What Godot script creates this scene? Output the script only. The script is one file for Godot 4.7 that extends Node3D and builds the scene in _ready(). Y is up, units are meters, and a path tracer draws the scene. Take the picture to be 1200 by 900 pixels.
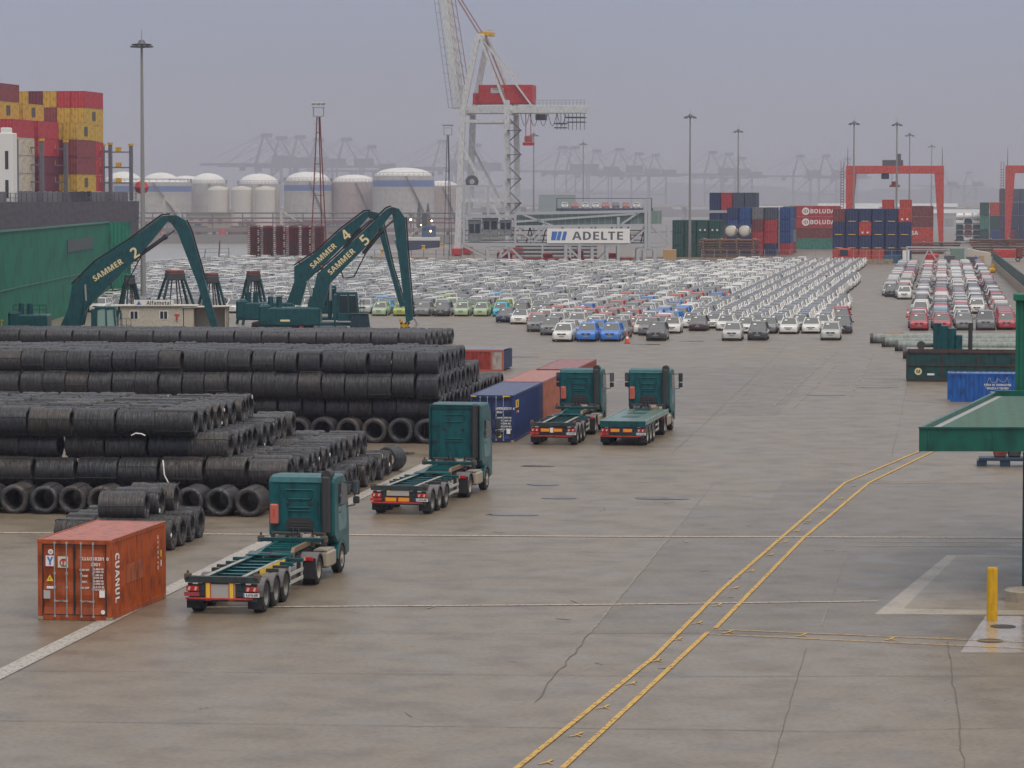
extends Node3D
# A container and car terminal seen from a ship's deck. One unit is one metre; -z runs along the yard, away from the camera.

var rng := RandomNumberGenerator.new()
var taken := {}
var cache := {}
var M := {}
const W := Vector3.ZERO

func _ready():
	# ---- camera
	var cam := Camera3D.new(); cam.name = "camera"; add_child(cam)
	cam.position = Vector3(0, 13.6, 0)
	cam.rotation = Vector3(deg_to_rad(-3.432), deg_to_rad(7.93), 0)
	cam.fov = 13.74; cam.near = 0.5; cam.far = 9000.0; cam.current = true
	# ---- sky, air and exposure
	var sky := overcast()
	var env := Environment.new()
	env.background_mode = Environment.BG_SKY; env.sky = Sky.new(); env.sky.sky_material = sky
	env.background_energy_multiplier = 1.0
	env.tonemap_mode = Environment.TONE_MAPPER_LINEAR; env.tonemap_exposure = 1.0
	env.fog_enabled = true; env.fog_density = 0.00016; env.fog_light_color = Color(0.84, 0.85, 0.95)
	env.volumetric_fog_enabled = true; env.volumetric_fog_density = 0.0
	env.sdfgi_enabled = true; env.ssao_enabled = true; env.ssil_enabled = true
	var we := WorldEnvironment.new(); we.name = "world_environment"; we.environment = env; add_child(we)
	var sun := DirectionalLight3D.new(); sun.name = "overcast_sun"; sun.light_energy = 0.5; sun.light_angular_distance = 40.0
	sun.light_color = Color(1.0, 0.94, 0.86); sun.shadow_enabled = true
	sun.rotation = Vector3(deg_to_rad(-55), deg_to_rad(38), 0); add_child(sun)
	rng.seed = 11
	materials()
	setting()
	near_yard()
	lorries()
	coils()
	quay_left()
	car_parks()
	boarding_bridge()
	container_yard()
	far_side()

func overcast() -> PanoramaSkyMaterial:                                 # even rain cloud: hazy at the horizon, brighter overhead
	var im := Image.create_empty(512, 256, false, Image.FORMAT_RGBF)
	var f := FastNoiseLite.new(); f.seed = 5; f.frequency = 1.6; f.fractal_octaves = 4
	var stops := [[-90.0, Color(0.24, 0.22, 0.21)], [-1.0, Color(0.34, 0.325, 0.345)], [0.0, Color(0.340, 0.330, 0.362)], [1.2, Color(0.300, 0.338, 0.420)], [4.0, Color(0.272, 0.360, 0.530)], [12.0, Color(0.41, 0.475, 0.57)], [35.0, Color(0.86, 0.87, 0.89)], [90.0, Color(1.14, 1.11, 1.07)]]
	for y in 256:
		var e := 90.0 - (y + 0.5) / 256.0 * 180.0
		var k := 0
		while k < stops.size() - 2 and e > stops[k + 1][0]: k += 1
		var t: float = clampf((e - stops[k][0]) / (stops[k + 1][0] - stops[k][0]), 0.0, 1.0)
		var base: Color = stops[k][1].lerp(stops[k + 1][1], t)
		for x in 512:
			var az := (x + 0.5) / 512.0 * TAU
			var q := Vector3(cos(az) * cos(deg_to_rad(e)), sin(deg_to_rad(e)) * 2.2, sin(az) * cos(deg_to_rad(e)))
			var w := 1.0 + 0.22 * f.get_noise_3dv(q * 2.0) * clampf((e + 1.0) / 3.0, 0.0, 1.0)
			im.set_pixel(x, y, Color(base.r * w, base.g * w, base.b * w))
	var m := PanoramaSkyMaterial.new(); m.panorama = ImageTexture.create_from_image(im)
	return m

# ---------------------------------------------------------------- mesh helper
class MB:
	var v := PackedVector3Array()
	var n := PackedVector3Array()
	var u := PackedVector2Array()
	func tri(a: Vector3, b: Vector3, c: Vector3, na: Vector3, nb: Vector3, nc: Vector3):
		if (b - a).cross(c - a).dot(na + nb + nc) > 0.0:
			v.append(a); v.append(c); v.append(b); n.append(na); n.append(nc); n.append(nb)
		else:
			v.append(a); v.append(b); v.append(c); n.append(na); n.append(nb); n.append(nc)
		for k in 3: u.append(Vector2.ZERO)
	func flat(a: Vector3, b: Vector3, c: Vector3, away: Vector3):       # a triangle that faces away from a point
		var m := (b - a).cross(c - a).normalized()
		if m.dot((a + b + c) / 3.0 - away) < 0.0: m = -m
		tri(a, b, c, m, m, m)
	func face(p: Array, away: Vector3):                                # a convex polygon that faces away from a point
		for k in range(1, p.size() - 1): flat(p[0], p[k], p[k + 1], away)
	func box(c: Vector3, s: Vector3, b := Basis(), bev := 0.0):
		var h := s / 2.0
		if bev <= 0.0:
			for ax in 3:
				for sg in [-1.0, 1.0]:
					var q := []
					for e in [[-1, -1], [1, -1], [1, 1], [-1, 1]]:
						var p := Vector3.ZERO
						p[ax] = h[ax] * sg; p[(ax + 1) % 3] = h[(ax + 1) % 3] * e[0]; p[(ax + 2) % 3] = h[(ax + 2) % 3] * e[1]
						q.append(c + b * p)
					face(q, c)
			return
		var g := h - Vector3.ONE * minf(bev, minf(h.x, minf(h.y, h.z)) * 0.9)
		var at := func(sx, sy, sz, ax):
			var sgn := [sx, sy, sz]
			var p := Vector3.ZERO
			for k in 3: p[k] = (h[k] if k == ax else g[k]) * sgn[k]
			return c + b * p
		for ax in 3:
			for sg in [-1.0, 1.0]:
				var q := []
				for e in [[-1, -1], [1, -1], [1, 1], [-1, 1]]:
					var s3 := [0.0, 0.0, 0.0]
					s3[ax] = sg; s3[(ax + 1) % 3] = e[0]; s3[(ax + 2) % 3] = e[1]
					q.append(at.call(s3[0], s3[1], s3[2], ax))
				face(q, c)
			var a1 := (ax + 1) % 3
			var a2 := (ax + 2) % 3
			for e in [[-1, -1], [1, -1], [1, 1], [-1, 1]]:
				var s3 := [0.0, 0.0, 0.0]
				s3[a1] = e[0]; s3[a2] = e[1]
				var r := []
				s3[ax] = -1.0; r.append(at.call(s3[0], s3[1], s3[2], a1)); r.append(at.call(s3[0], s3[1], s3[2], a2))
				s3[ax] = 1.0; r.append(at.call(s3[0], s3[1], s3[2], a2)); r.append(at.call(s3[0], s3[1], s3[2], a1))
				face(r, c)
		for sx in [-1.0, 1.0]:
			for sy in [-1.0, 1.0]:
				for sz in [-1.0, 1.0]:
					flat(at.call(sx, sy, sz, 0), at.call(sx, sy, sz, 1), at.call(sx, sy, sz, 2), c)
	func beam(a: Vector3, b: Vector3, w: float, h := -1.0, bev := 0.0):  # a bar of w by h from a to b
		if h < 0.0: h = w
		var z := (b - a).normalized()
		var up := Vector3.UP if absf(z.y) < 0.98 else Vector3.RIGHT
		var x := up.cross(z).normalized()
		box((a + b) / 2.0, Vector3(w, h, a.distance_to(b)), Basis(x, z.cross(x), z), bev)
	func tube(a: Vector3, b: Vector3, r0: float, r1 := -1.0, seg := 10, caps := true):
		if r1 < 0.0: r1 = r0
		var z := (b - a).normalized()
		var x := (Vector3.UP if absf(z.y) < 0.9 else Vector3.RIGHT).cross(z).normalized()
		var y := z.cross(x)
		for k in seg:
			var d0 := x * cos(TAU * k / seg) + y * sin(TAU * k / seg)
			var d1 := x * cos(TAU * (k + 1) / seg) + y * sin(TAU * (k + 1) / seg)
			tri(a + d0 * r0, a + d1 * r0, b + d1 * r1, d0, d1, d1)
			tri(a + d0 * r0, b + d1 * r1, b + d0 * r1, d0, d1, d0)
			if caps:
				tri(a, a + d0 * r0, a + d1 * r0, -z, -z, -z)
				tri(b, b + d0 * r1, b + d1 * r1, z, z, z)
	func path(p: Array, r: float, seg := 6):
		for k in p.size() - 1: tube(p[k], p[k + 1], r, r, seg)
	func lathe(o: Vector3, axis: Vector3, prof: Array, seg := 16, phase := 0.0):   # prof: Vector2(radius, along)
		var z := axis.normalized()
		var x := (Vector3.UP if absf(z.y) < 0.9 else Vector3.RIGHT).cross(z).normalized()
		var y := z.cross(x)
		for i in prof.size() - 1:
			var p: Vector2 = prof[i]
			var q: Vector2 = prof[i + 1]
			var t := Vector2(q.y - p.y, p.x - q.x)
			t = t.normalized()
			for k in seg:
				var a0 := TAU * k / seg + phase
				var a1 := TAU * (k + 1) / seg + phase
				var d0 := x * cos(a0) + y * sin(a0)
				var d1 := x * cos(a1) + y * sin(a1)
				var n0 := d0 * t.x + z * t.y
				var n1 := d1 * t.x + z * t.y
				if p.x > 0.0001: tri(o + d0 * p.x + z * p.y, o + d1 * p.x + z * p.y, o + d1 * q.x + z * q.y, n0, n1, n1)
				if q.x > 0.0001: tri(o + d0 * p.x + z * p.y, o + d1 * q.x + z * q.y, o + d0 * q.x + z * q.y, n0, n1, n0)
	func prism(pts: PackedVector2Array, d0: float, d1: float, xf := Transform3D()):   # a polygon in x, y drawn out along z
		var idx := Geometry2D.triangulate_polygon(pts)
		var nz := (xf.basis * Vector3(0, 0, 1)).normalized() * signf(d1 - d0)
		for k in range(0, idx.size(), 3):
			for e in [[d0, -nz], [d1, nz]]:
				var q := []
				for j in 3: q.append(xf * Vector3(pts[idx[k + j]].x, pts[idx[k + j]].y, e[0]))
				tri(q[0], q[1], q[2], e[1], e[1], e[1])
		var cw := Geometry2D.is_polygon_clockwise(pts)
		for k in pts.size():
			var a := pts[k]
			var b := pts[(k + 1) % pts.size()]
			var o := (b - a).orthogonal() * (1.0 if not cw else -1.0)     # outwards
			if Geometry2D.is_point_in_polygon((a + b) / 2.0 + o.normalized() * 0.002, pts): o = -o
			var m := (xf.basis * Vector3(o.x, o.y, 0)).normalized()
			var p0 := xf * Vector3(a.x, a.y, d0)
			var p1 := xf * Vector3(b.x, b.y, d0)
			var p2 := xf * Vector3(b.x, b.y, d1)
			var p3 := xf * Vector3(a.x, a.y, d1)
			tri(p0, p1, p2, m, m, m); tri(p0, p2, p3, m, m, m)
	func loft(rings: Array, closed := true):                           # rings of equally many points, flat faces, ends capped
		var mid := []
		for r in rings:
			var c := Vector3.ZERO
			for p in r: c += p
			mid.append(c / r.size())
		for i in rings.size() - 1:
			var c: Vector3 = (mid[i] + mid[i + 1]) / 2.0
			var m: int = rings[i].size()
			for k in (m if closed else m - 1):
				var j := (k + 1) % m
				flat(rings[i][k], rings[i][j], rings[i + 1][j], c); flat(rings[i][k], rings[i + 1][j], rings[i + 1][k], c)
		if closed:
			face(rings[0], mid[0] * 2.0 - mid[0] + (mid[1] - mid[0]))
			face(rings[-1], mid[-2])
	func sheet(p: Array, up := Vector3.UP):                            # a flat convex polygon seen from one side
		for k in range(1, p.size() - 1): tri(p[0], p[k], p[k + 1], up, up, up)
	func add(o: MB, xf: Transform3D):
		for k in o.v.size():
			v.append(xf * o.v[k]); n.append((xf.basis * o.n[k]).normalized()); u.append(o.u[k])
	func arrays() -> Array:
		var a := []
		a.resize(Mesh.ARRAY_MAX)
		a[Mesh.ARRAY_VERTEX] = v; a[Mesh.ARRAY_NORMAL] = n; a[Mesh.ARRAY_TEX_UV] = u
		return a
	func mesh() -> ArrayMesh:
		var m := ArrayMesh.new()
		m.add_surface_from_arrays(Mesh.PRIMITIVE_TRIANGLES, arrays())
		return m

func joined(pairs: Array) -> ArrayMesh:                                 # [[MB, material], ...] as one mesh of several surfaces
	var m := ArrayMesh.new()
	for p in pairs:
		if p[0].v.is_empty(): continue
		m.add_surface_from_arrays(Mesh.PRIMITIVE_TRIANGLES, p[0].arrays())
		m.surface_set_material(m.get_surface_count() - 1, p[1])
	return m

func P2(a: Array) -> PackedVector2Array:                                # [x0, y0, x1, y1, ...]
	var p := PackedVector2Array()
	for k in range(0, a.size(), 2): p.append(Vector2(a[k], a[k + 1]))
	return p

# ---------------------------------------------------------------- things, parts, tags
func numbered(called: String) -> String:
	if not taken.has(called):
		taken[called] = 0
		return called
	taken[called] += 1
	return "%s_%03d" % [called, taken[called]]

func tag(o: Node3D, label: String, category: String, group := ""):
	o.set_meta("label", label); o.set_meta("category", category)
	if group: o.set_meta("group", group)
	return o

func thing(called: String, label: String, category: String, at: Vector3, turn := 0.0, group := "") -> Node3D:
	var o := Node3D.new(); o.name = numbered(called); add_child(o); o.position = at; o.rotation.y = turn
	return tag(o, label, category, group)

func mesh_at(called: String, mesh: Mesh, mat: Material, parent: Node3D) -> MeshInstance3D:
	var o := MeshInstance3D.new(); o.mesh = mesh; o.name = called
	if mat: o.material_override = mat
	parent.add_child(o, true)
	return o

func part(called: String, b: MB, mat: Material, parent: Node3D, label := "") -> MeshInstance3D:
	var o := mesh_at(called, b.mesh(), mat, parent)
	if label: o.set_meta("label", label)
	return o

func whole(called: String, b: MB, mat: Material, label: String, category: String, at := Vector3.ZERO, group := "", turn := 0.0) -> MeshInstance3D:
	var o := MeshInstance3D.new(); o.mesh = b.mesh(); o.material_override = mat; o.name = numbered(called); add_child(o)
	o.position = at; o.rotation.y = turn
	return tag(o, label, category, group)

func struct(called: String, b: MB, mat: Material, label := "") -> MeshInstance3D:
	var o := MeshInstance3D.new(); o.mesh = b.mesh(); o.material_override = mat; o.name = numbered(called); add_child(o)
	o.set_meta("kind", "structure")
	if label: o.set_meta("label", label)
	return o

func copy(o: Node3D, at: Vector3, label := "") -> Node3D:
	var base := String(o.name)
	var cut := RegEx.create_from_string("_[0-9]{3}$").sub(base, "")
	var c: Node3D = o.duplicate(); c.name = numbered(cut); add_child(c); c.position = at
	if label: c.set_meta("label", label)
	return c

func words(called: String, text: String, height: float, mat: Material, parent: Node3D, xf: Transform3D, font := "Droid Sans", bold := true, squeeze := 1.0, deep := 0.012) -> MeshInstance3D:
	# flat lettering of a given capital height, centred on xf, read along its x axis
	var key := text + font + str(height) + str(bold) + str(deep)
	if not cache.has(key):
		var f := SystemFont.new(); f.font_names = PackedStringArray([font])
		if bold: f.font_weight = 700
		var t := TextMesh.new(); t.text = text; t.font = f; t.font_size = 40; t.pixel_size = height / 29.0; t.depth = deep; t.curve_step = 4.0
		cache[key] = t
	var o := mesh_at(called, cache[key], mat, parent)
	o.transform = xf * Transform3D(Basis().scaled(Vector3(squeeze, 1, 1)), Vector3.ZERO)
	return o

# ---------------------------------------------------------------- materials
func noise_tex(key: String, sd: int, freq: float, oct: int, stops: Array, size := 512, kind := FastNoiseLite.TYPE_SIMPLEX_SMOOTH, bump := false) -> Texture2D:
	if cache.has(key): return cache[key]
	var t := NoiseTexture2D.new(); t.width = size; t.height = size; t.seamless = true
	var f := FastNoiseLite.new(); f.seed = sd; f.frequency = freq; f.fractal_octaves = oct; f.noise_type = kind; t.noise = f
	t.as_normal_map = bump
	if bump: t.bump_strength = 4.0
	if stops.size():
		var g := Gradient.new()
		var po := PackedFloat32Array()
		var pc := PackedColorArray()
		for s in stops: po.append(s[0]); pc.append(s[1])
		g.offsets = po; g.colors = pc
		t.color_ramp = g
	cache[key] = t
	return t

func grey(x: float) -> Color: return Color(x, x, x)
func lin(r: float, g: float, b: float) -> Color: return Color(r, g, b).linear_to_srgb()

func mat(key: String, c: Color, rough: float, metal := 0.0, tex: Texture2D = null, scale := Vector3.ONE, world := false) -> StandardMaterial3D:
	if M.has(key): return M[key]
	var m := StandardMaterial3D.new(); m.resource_name = key
	m.albedo_color = c; m.roughness = rough; m.metallic = metal
	if tex:
		m.albedo_texture = tex; m.uv1_triplanar = true; m.uv1_world_triplanar = world; m.uv1_scale = scale
	M[key] = m
	return m

func paint(key: String, c: Color, rough := 0.45, scale := 0.35) -> StandardMaterial3D:   # worn industrial paint: blotches and runs
	return mat(key, c, rough, 0.0, cache["worn"], Vector3(scale, scale * 0.45, scale))

func materials():
	noise_tex("worn", 3, 0.012, 5, [[0.0, grey(0.62)], [0.35, grey(0.86)], [0.6, grey(1.0)], [1.0, grey(0.93)]], 512)
	noise_tex("fine", 7, 0.05, 4, [[0.0, grey(0.78)], [0.5, grey(0.95)], [1.0, grey(1.0)]], 512)
	noise_tex("slab", 21, 0.018, 6, [[0.0, Color(0.80, 0.78, 0.76)], [0.3, Color(0.90, 0.89, 0.88)], [0.5, Color(0.96, 0.955, 0.95)], [0.75, Color(1, 1, 1)], [1.0, Color(0.93, 0.92, 0.91)]], 1024)
	noise_tex("slab_fine", 22, 0.035, 5, [[0.0, grey(0.84)], [0.45, grey(0.96)], [0.7, grey(1.0)], [1.0, grey(0.95)]], 1024)
	noise_tex("wet", 23, 0.013, 6, [[0.0, grey(0.40)], [0.22, grey(0.50)], [0.38, grey(0.58)], [0.55, grey(0.62)], [1.0, grey(0.68)]], 1024)
	noise_tex("grain", 31, 0.18, 3, [], 512)
	noise_tex("chip", 41, 0.03, 4, [[0.0, grey(0.60)], [0.30, grey(0.66)], [0.40, grey(0.94)], [1.0, grey(1.0)]], 512)
	noise_tex("rusty", 43, 0.02, 5, [[0.0, Color(0.55, 0.40, 0.32)], [0.35, Color(0.78, 0.70, 0.66)], [0.6, Color(1, 1, 1)], [1.0, Color(0.86, 0.88, 0.92)]], 512)
	ground_mat("concrete", lin(0.215, 0.173, 0.126), 0.62)
	ground_mat("asphalt", lin(0.178, 0.144, 0.106), 0.62)
	ground_mat("pale_concrete", lin(0.41, 0.35, 0.27), 0.62)
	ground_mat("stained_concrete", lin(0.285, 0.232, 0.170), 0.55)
	ground_mat("worn_patch", lin(0.225, 0.178, 0.115), 0.6)
	mat("white_line", lin(0.42, 0.385, 0.345), 0.6, 0.0, cache["chip"], Vector3(0.35, 0.35, 0.35), true)
	mat("thin_line", lin(0.50, 0.42, 0.35), 0.6, 0.0, cache["chip"], Vector3(0.35, 0.35, 0.35), true)
	mat("faint_line", lin(0.27, 0.23, 0.19), 0.6, 0.0, cache["chip"], Vector3(0.35, 0.35, 0.35), true)
	mat("yellow_line", lin(0.58, 0.35, 0.07), 0.6, 0.0, cache["chip"], Vector3(0.3, 0.3, 0.3), true)
	mat("joint", lin(0.105, 0.086, 0.064), 0.55)
	mat("iron", lin(0.07, 0.068, 0.066), 0.5, 0.3)
	mat("black_rubber", lin(0.018, 0.018, 0.02), 0.8)
	mat("dark", lin(0.03, 0.032, 0.036), 0.6)
	mat("soot", lin(0.045, 0.045, 0.05), 0.75)
	mat("galvanised", lin(0.42, 0.42, 0.43), 0.5, 0.3, cache["fine"], Vector3(0.6, 0.6, 0.6))
	mat("steel_dark", lin(0.14, 0.14, 0.15), 0.5, 0.4, cache["worn"], Vector3(0.6, 0.6, 0.6))
	mat("white_print", lin(0.78, 0.77, 0.75), 0.6)
	mat("black_print", lin(0.03, 0.03, 0.03), 0.6)
	mat("yellow_print", lin(0.80, 0.55, 0.04), 0.5)
	mat("cream_print", lin(0.78, 0.64, 0.36), 0.55)
	mat("red_print", lin(0.55, 0.05, 0.045), 0.5)
	mat("blue_print", lin(0.05, 0.16, 0.50), 0.5)
	mat("grey_print", lin(0.42, 0.42, 0.42), 0.6)
	paint("teal", lin(0.002, 0.072, 0.083), 0.35)
	paint("bright_teal", lin(0.002, 0.100, 0.112), 0.32)
	paint("deep_teal", lin(0.004, 0.048, 0.055), 0.4)
	paint("shed_green", lin(0.006, 0.165, 0.100), 0.5, 0.08)
	paint("canopy_green", lin(0.003, 0.105, 0.075), 0.35, 0.2)
	paint("yellow_paint", lin(0.72, 0.40, 0.008), 0.35)
	paint("rust_red", lin(0.20, 0.048, 0.038), 0.6)
	paint("signal_red", lin(0.55, 0.045, 0.035), 0.5)
	mat("cream", lin(0.58, 0.54, 0.46), 0.55, 0.0, cache["fine"], Vector3(0.3, 0.1, 0.3))
	mat("silver_steel", lin(0.50, 0.52, 0.55), 0.45, 0.1, cache["fine"], Vector3(0.2, 0.2, 0.2))
	mat("crane_grey", lin(0.62, 0.63, 0.64), 0.5, 0.0, cache["fine"], Vector3(0.08, 0.03, 0.08))
	mat("window", lin(0.03, 0.04, 0.05), 0.08)
	mat("cab_glass", lin(0.014, 0.03, 0.034), 0.1)
	mat("leaf", lin(0.045, 0.065, 0.035), 0.7); mat("bark", lin(0.10, 0.08, 0.06), 0.9)
	ground_mat("wet_pad", lin(0.40, 0.335, 0.28), 0.3); M["wet_pad"].roughness = 0.30

func ground_mat(key: String, c: Color, _r: float):
	var m := StandardMaterial3D.new(); m.resource_name = key
	m.albedo_color = c; m.roughness = 0.66
	m.albedo_texture = cache["slab"]; m.uv1_triplanar = true; m.uv1_world_triplanar = true; m.uv1_scale = Vector3(0.021, 0.021, 0.021)
	m.roughness_texture = cache["wet"]
	m.detail_enabled = true; m.detail_albedo = cache["slab_fine"]; m.detail_blend_mode = BaseMaterial3D.BLEND_MODE_MUL
	m.detail_uv_layer = BaseMaterial3D.DETAIL_UV_2; m.uv2_triplanar = true; m.uv2_world_triplanar = true; m.uv2_scale = Vector3(0.12, 0.12, 0.10)
	M[key] = m

func strip(b: MB, x0: float, z0: float, x1: float, z1: float, w: float, y: float):   # a painted line on the ground
	var a := Vector3(x0, y, z0)
	var c := Vector3(x1, y, z1)
	var s := (c - a).cross(Vector3.UP).normalized() * w / 2.0
	b.sheet([a - s, a + s, c + s, c - s])

func flat_area(p: Array, y: float) -> MB:                     # x, z pairs of a convex area
	var b := MB.new()
	var q := []
	for k in range(0, p.size(), 2): q.append(Vector3(p[k], y, p[k + 1]))
	b.sheet(q)
	return b

func crack(b: MB, x0: float, z0: float, x1: float, z1: float, w: float, y: float, wobble: float, n: int):
	var last := Vector2(x0, z0)
	for k in range(1, n + 1):
		var t := float(k) / n
		var p := Vector2(lerpf(x0, x1, t) + rng.randf_range(-wobble, wobble), lerpf(z0, z1, t) + rng.randf_range(-wobble, wobble))
		if k == n: p = Vector2(x1, z1)
		strip(b, last.x, last.y, p.x, p.y, w * rng.randf_range(0.35, 0.85), y)
		last = p

func setting():
	# ground: the quay apron with its edge wall, and water all round
	var quay := P2([-146, 60, -146, -650, -128, -700, -128, -985, -60, -1240, 700, -1240, 700, 60])
	var g := MB.new()
	var xf := Transform3D(Basis(Vector3.RIGHT, -PI / 2), Vector3.ZERO)
	var flipped := PackedVector2Array()
	for p in quay: flipped.append(Vector2(p.x, -p.y))
	g.prism(flipped, -4.0, 0.0, xf)
	struct("ground", g, M["concrete"], "wet brownish grey concrete apron of the terminal")
	var wm := mat("water", lin(0.33, 0.33, 0.30), 0.2)
	wm.normal_enabled = true; wm.normal_texture = noise_tex("ripple", 61, 0.03, 4, [], 512, FastNoiseLite.TYPE_SIMPLEX_SMOOTH, true); wm.normal_scale = 0.15; wm.uv1_triplanar = true; wm.uv1_world_triplanar = true; wm.uv1_scale = Vector3(0.03, 0.03, 0.03)
	struct("water", flat_area([-2500, 200, 2500, 200, 2500, -5200, -2500, -5200], -2.4), wm, "pale calm harbour water")
	# older asphalt let into the concrete, with lighter and stained pads
	struct("pavement", flat_area([-8.04, -97.7, 60, -102.0, 60, -151.5, -8.04, -151.2], 0.004), M["asphalt"], "darker asphalt strip crossing the concrete apron")
	struct("pavement", flat_area([-11.13, -97.3, -8.05, -97.7, -8.05, -138.7, -11.1, -137.8], 0.004), M["asphalt"], "left end of the darker asphalt strip")
	struct("pavement", flat_area([-22.2, -193.3, -10.8, -194.9, -10.55, -250, -25.1, -248], 0.004), M["asphalt"], "darker rectangular patch beyond the flatbed lorry")
	struct("pavement", flat_area([-18.8, -284.1, -10.5, -285.3, -11.1, -262.9, -18.75, -261.9], 0.004), M["worn_patch"], "paler brownish patch in front of the white cars")
	struct("pavement", flat_area([-36, -262, -33.3, -258, -28.8, -296, -31.5, -300], 0.004), M["worn_patch"], "pale diagonal strip in front of the car field")
	struct("pavement", flat_area([-60.5, -300, -57.5, -296, -50.5, -347, -53.5, -349], 0.004), M["worn_patch"], "pale strip leading to the lime green cars")
	struct("pavement", flat_area([-2.52, -103.0, -0.24, -120.4, 8.0, -120.9, 8.0, -104.2], 0.008), M["pale_concrete"], "pale concrete border of the pad under the canopy")
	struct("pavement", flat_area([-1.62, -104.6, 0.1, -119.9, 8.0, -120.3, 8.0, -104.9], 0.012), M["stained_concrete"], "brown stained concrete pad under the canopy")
	struct("pavement", flat_area([0.21, -94.7, 1.03, -103.05, 2.26, -103.2, 2.09, -94.9], 0.008), M["wet_pad"], "small pale concrete pad at the foot of the yellow bollard")
	# joints, cracks and drains
	var j := MB.new()
	crack(j, -40, -86.3, -7.53, -88.9, 0.045, 0.0165, 0.03, 30)
	crack(j, -7.53, -88.9, 30, -94.6, 0.045, 0.0165, 0.03, 30)
	crack(j, -40, -78.0, -2.48, -80.3, 0.045, 0.0165, 0.03, 30)
	crack(j, -2.48, -80.3, 20, -86.5, 0.045, 0.0165, 0.05, 20)
	crack(j, -11.06, -83.85, -11.13, -97.2, 0.06, 0.0165, 0.07, 16)
	crack(j, -4.22, -74.96, -4.34, -95.0, 0.03, 0.0165, 0.03, 16)
	crack(j, 0.29, -75.6, -0.17, -97.0, 0.05, 0.0165, 0.05, 18)
	crack(j, -40, -93.5, -11.13, -97.2, 0.03, 0.0165, 0.03, 18)
	crack(j, -40, -118.0, -11.1, -119.6, 0.03, 0.0165, 0.04, 20)
	var pj := MB.new()
	crack(pj, -11.13, -97.2, -11.13, -128.3, 0.12, 0.0165, 0.03, 24)
	crack(pj, -11.13, -130.0, -11.2, -150.0, 0.07, 0.0165, 0.03, 12)
	crack(pj, -7.0, -104, -7.3, -120, 0.04, 0.0165, 0.02, 9)
	crack(pj, -4.1, -100, -4.0, -120, 0.06, 0.0165, 0.04, 9)
	for k in 7: crack(pj, -26, -108.0 - k * 7.3, -11.3, -109.5 - k * 7.3, 0.035, 0.0168, 0.04, 16)
	for k in 26:
		var x := rng.randf_range(-24, 0)
		var z := rng.randf_range(-150, -76)
		strip(pj, x, z, x + rng.randf_range(0.1, 0.5), z + rng.randf_range(-0.8, 0.8), rng.randf_range(0.03, 0.14), 0.0185)
	struct("pavement_joint", pj, M["faint_line"], "pale dusty seams and scrapes on the concrete and asphalt")
	for k in 5:
		var x := rng.randf_range(-24, -9)
		var z := rng.randf_range(-155, -70)
		crack(j, x, z, x + rng.randf_range(-1.2, 1.2), z + rng.randf_range(-2.0, 2.0), 0.035, 0.0165, 0.06, 6)
	for k in 14: crack(j, -26, -160.0 - k * 9.0, 6, -161.2 - k * 9.0, 0.04, 0.0165, 0.05, 20)
	for x in [-14.6, -3.2]: crack(j, x, -165, x - 0.3, -286, 0.03, 0.0165, 0.05, 24)
	struct("pavement_joint", j, M["joint"], "dark joints and cracks between the concrete slabs")
	# shallow puddles and rubber marks
	var pm := mat("puddle", lin(0.11, 0.092, 0.075), 0.14)
	var spots2 := [[-18.5, -133.0, 2.4, 0.7], [-17.5, -140.5, 1.8, 0.6], [-19.0, -147.0, 1.6, 0.8], [-13.0, -141.0, 2.6, 0.8], [-20.6, -157.0, 1.8, 0.7], [-31.0, -158.0, 2.4, 1.4], [-28.6, -163.5, 1.4, 1.6], [-8.6, -215.0, 3.0, 0.9], [-5.5, -224.0, 3.5, 0.8], [-22.0, -232.0, 3.2, 1.2], [-36.0, -262.0, 4.0, 1.6], [-41.0, -275.0, 3.4, 1.4], [-27.5, -285.0, 3.0, 1.2], [-24.0, -292.0, 2.6, 1.6]]
	for s in spots2:
		var b := MB.new()
		var q := []
		for k in 14: q.append(Vector3(s[0] + cos(TAU * k / 14) * s[2] * 0.5 * rng.randf_range(0.8, 1.1), 0.0205 if s[0] < 1.0 else 0.026, s[1] + sin(TAU * k / 14) * s[3] * 0.7 * rng.randf_range(0.8, 1.1)))
		for k in 14: b.tri(Vector3(s[0], q[0].y, s[1]), q[k], q[(k + 1) % 14], Vector3.UP, Vector3.UP, Vector3.UP)
		struct("puddle", b, pm)
	# painted lines
	var wl := MB.new()
	strip(wl, -26.95, 20, -26.6, -120, 0.62, 0.02); strip(wl, -26.6, -120, -26.1, -168, 0.62, 0.02)
	struct("white_line", wl, M["white_line"], "broad worn white line under the orange container")
	var t1 := MB.new()
	strip(t1, -40, -122.8, -13.9, -124.95, 0.32, 0.02); strip(t1, -13.9, -124.95, 12, -127.9, 0.32, 0.02)
	struct("white_line", t1, M["thin_line"], "thin pale line across the apron, farther one")
	var t2 := MB.new()
	strip(t2, -24.6, -101.6, -11.66, -104.12, 0.21, 0.0205); strip(t2, -11.66, -104.12, -2.46, -106.3, 0.21, 0.0205)
	struct("white_line", t2, M["thin_line"], "thin pale line across the apron, nearer one")
	var t3 := MB.new()
	for k in 10: strip(t3, -14.16, -196.0 - k * 6.0, -14.15, -199.0 - k * 6.0, 0.14, 0.02)
	for k in 12: strip(t3, -11.5 + k * 0.13, -203.0 - k * 6.4, -11.45 + k * 0.13, -207.0 - k * 6.4, 0.2, 0.02)
	for k in 10: strip(t3, -6.88, -214.0 - k * 6.0, -6.86, -218.0 - k * 6.0, 0.18, 0.02)
	for k in 8: strip(t3, -10.1 + k * 0.1, -203.0 - k * 6.4, -10.0 + k * 0.1, -207.0 - k * 6.4, 0.14, 0.02)
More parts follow.
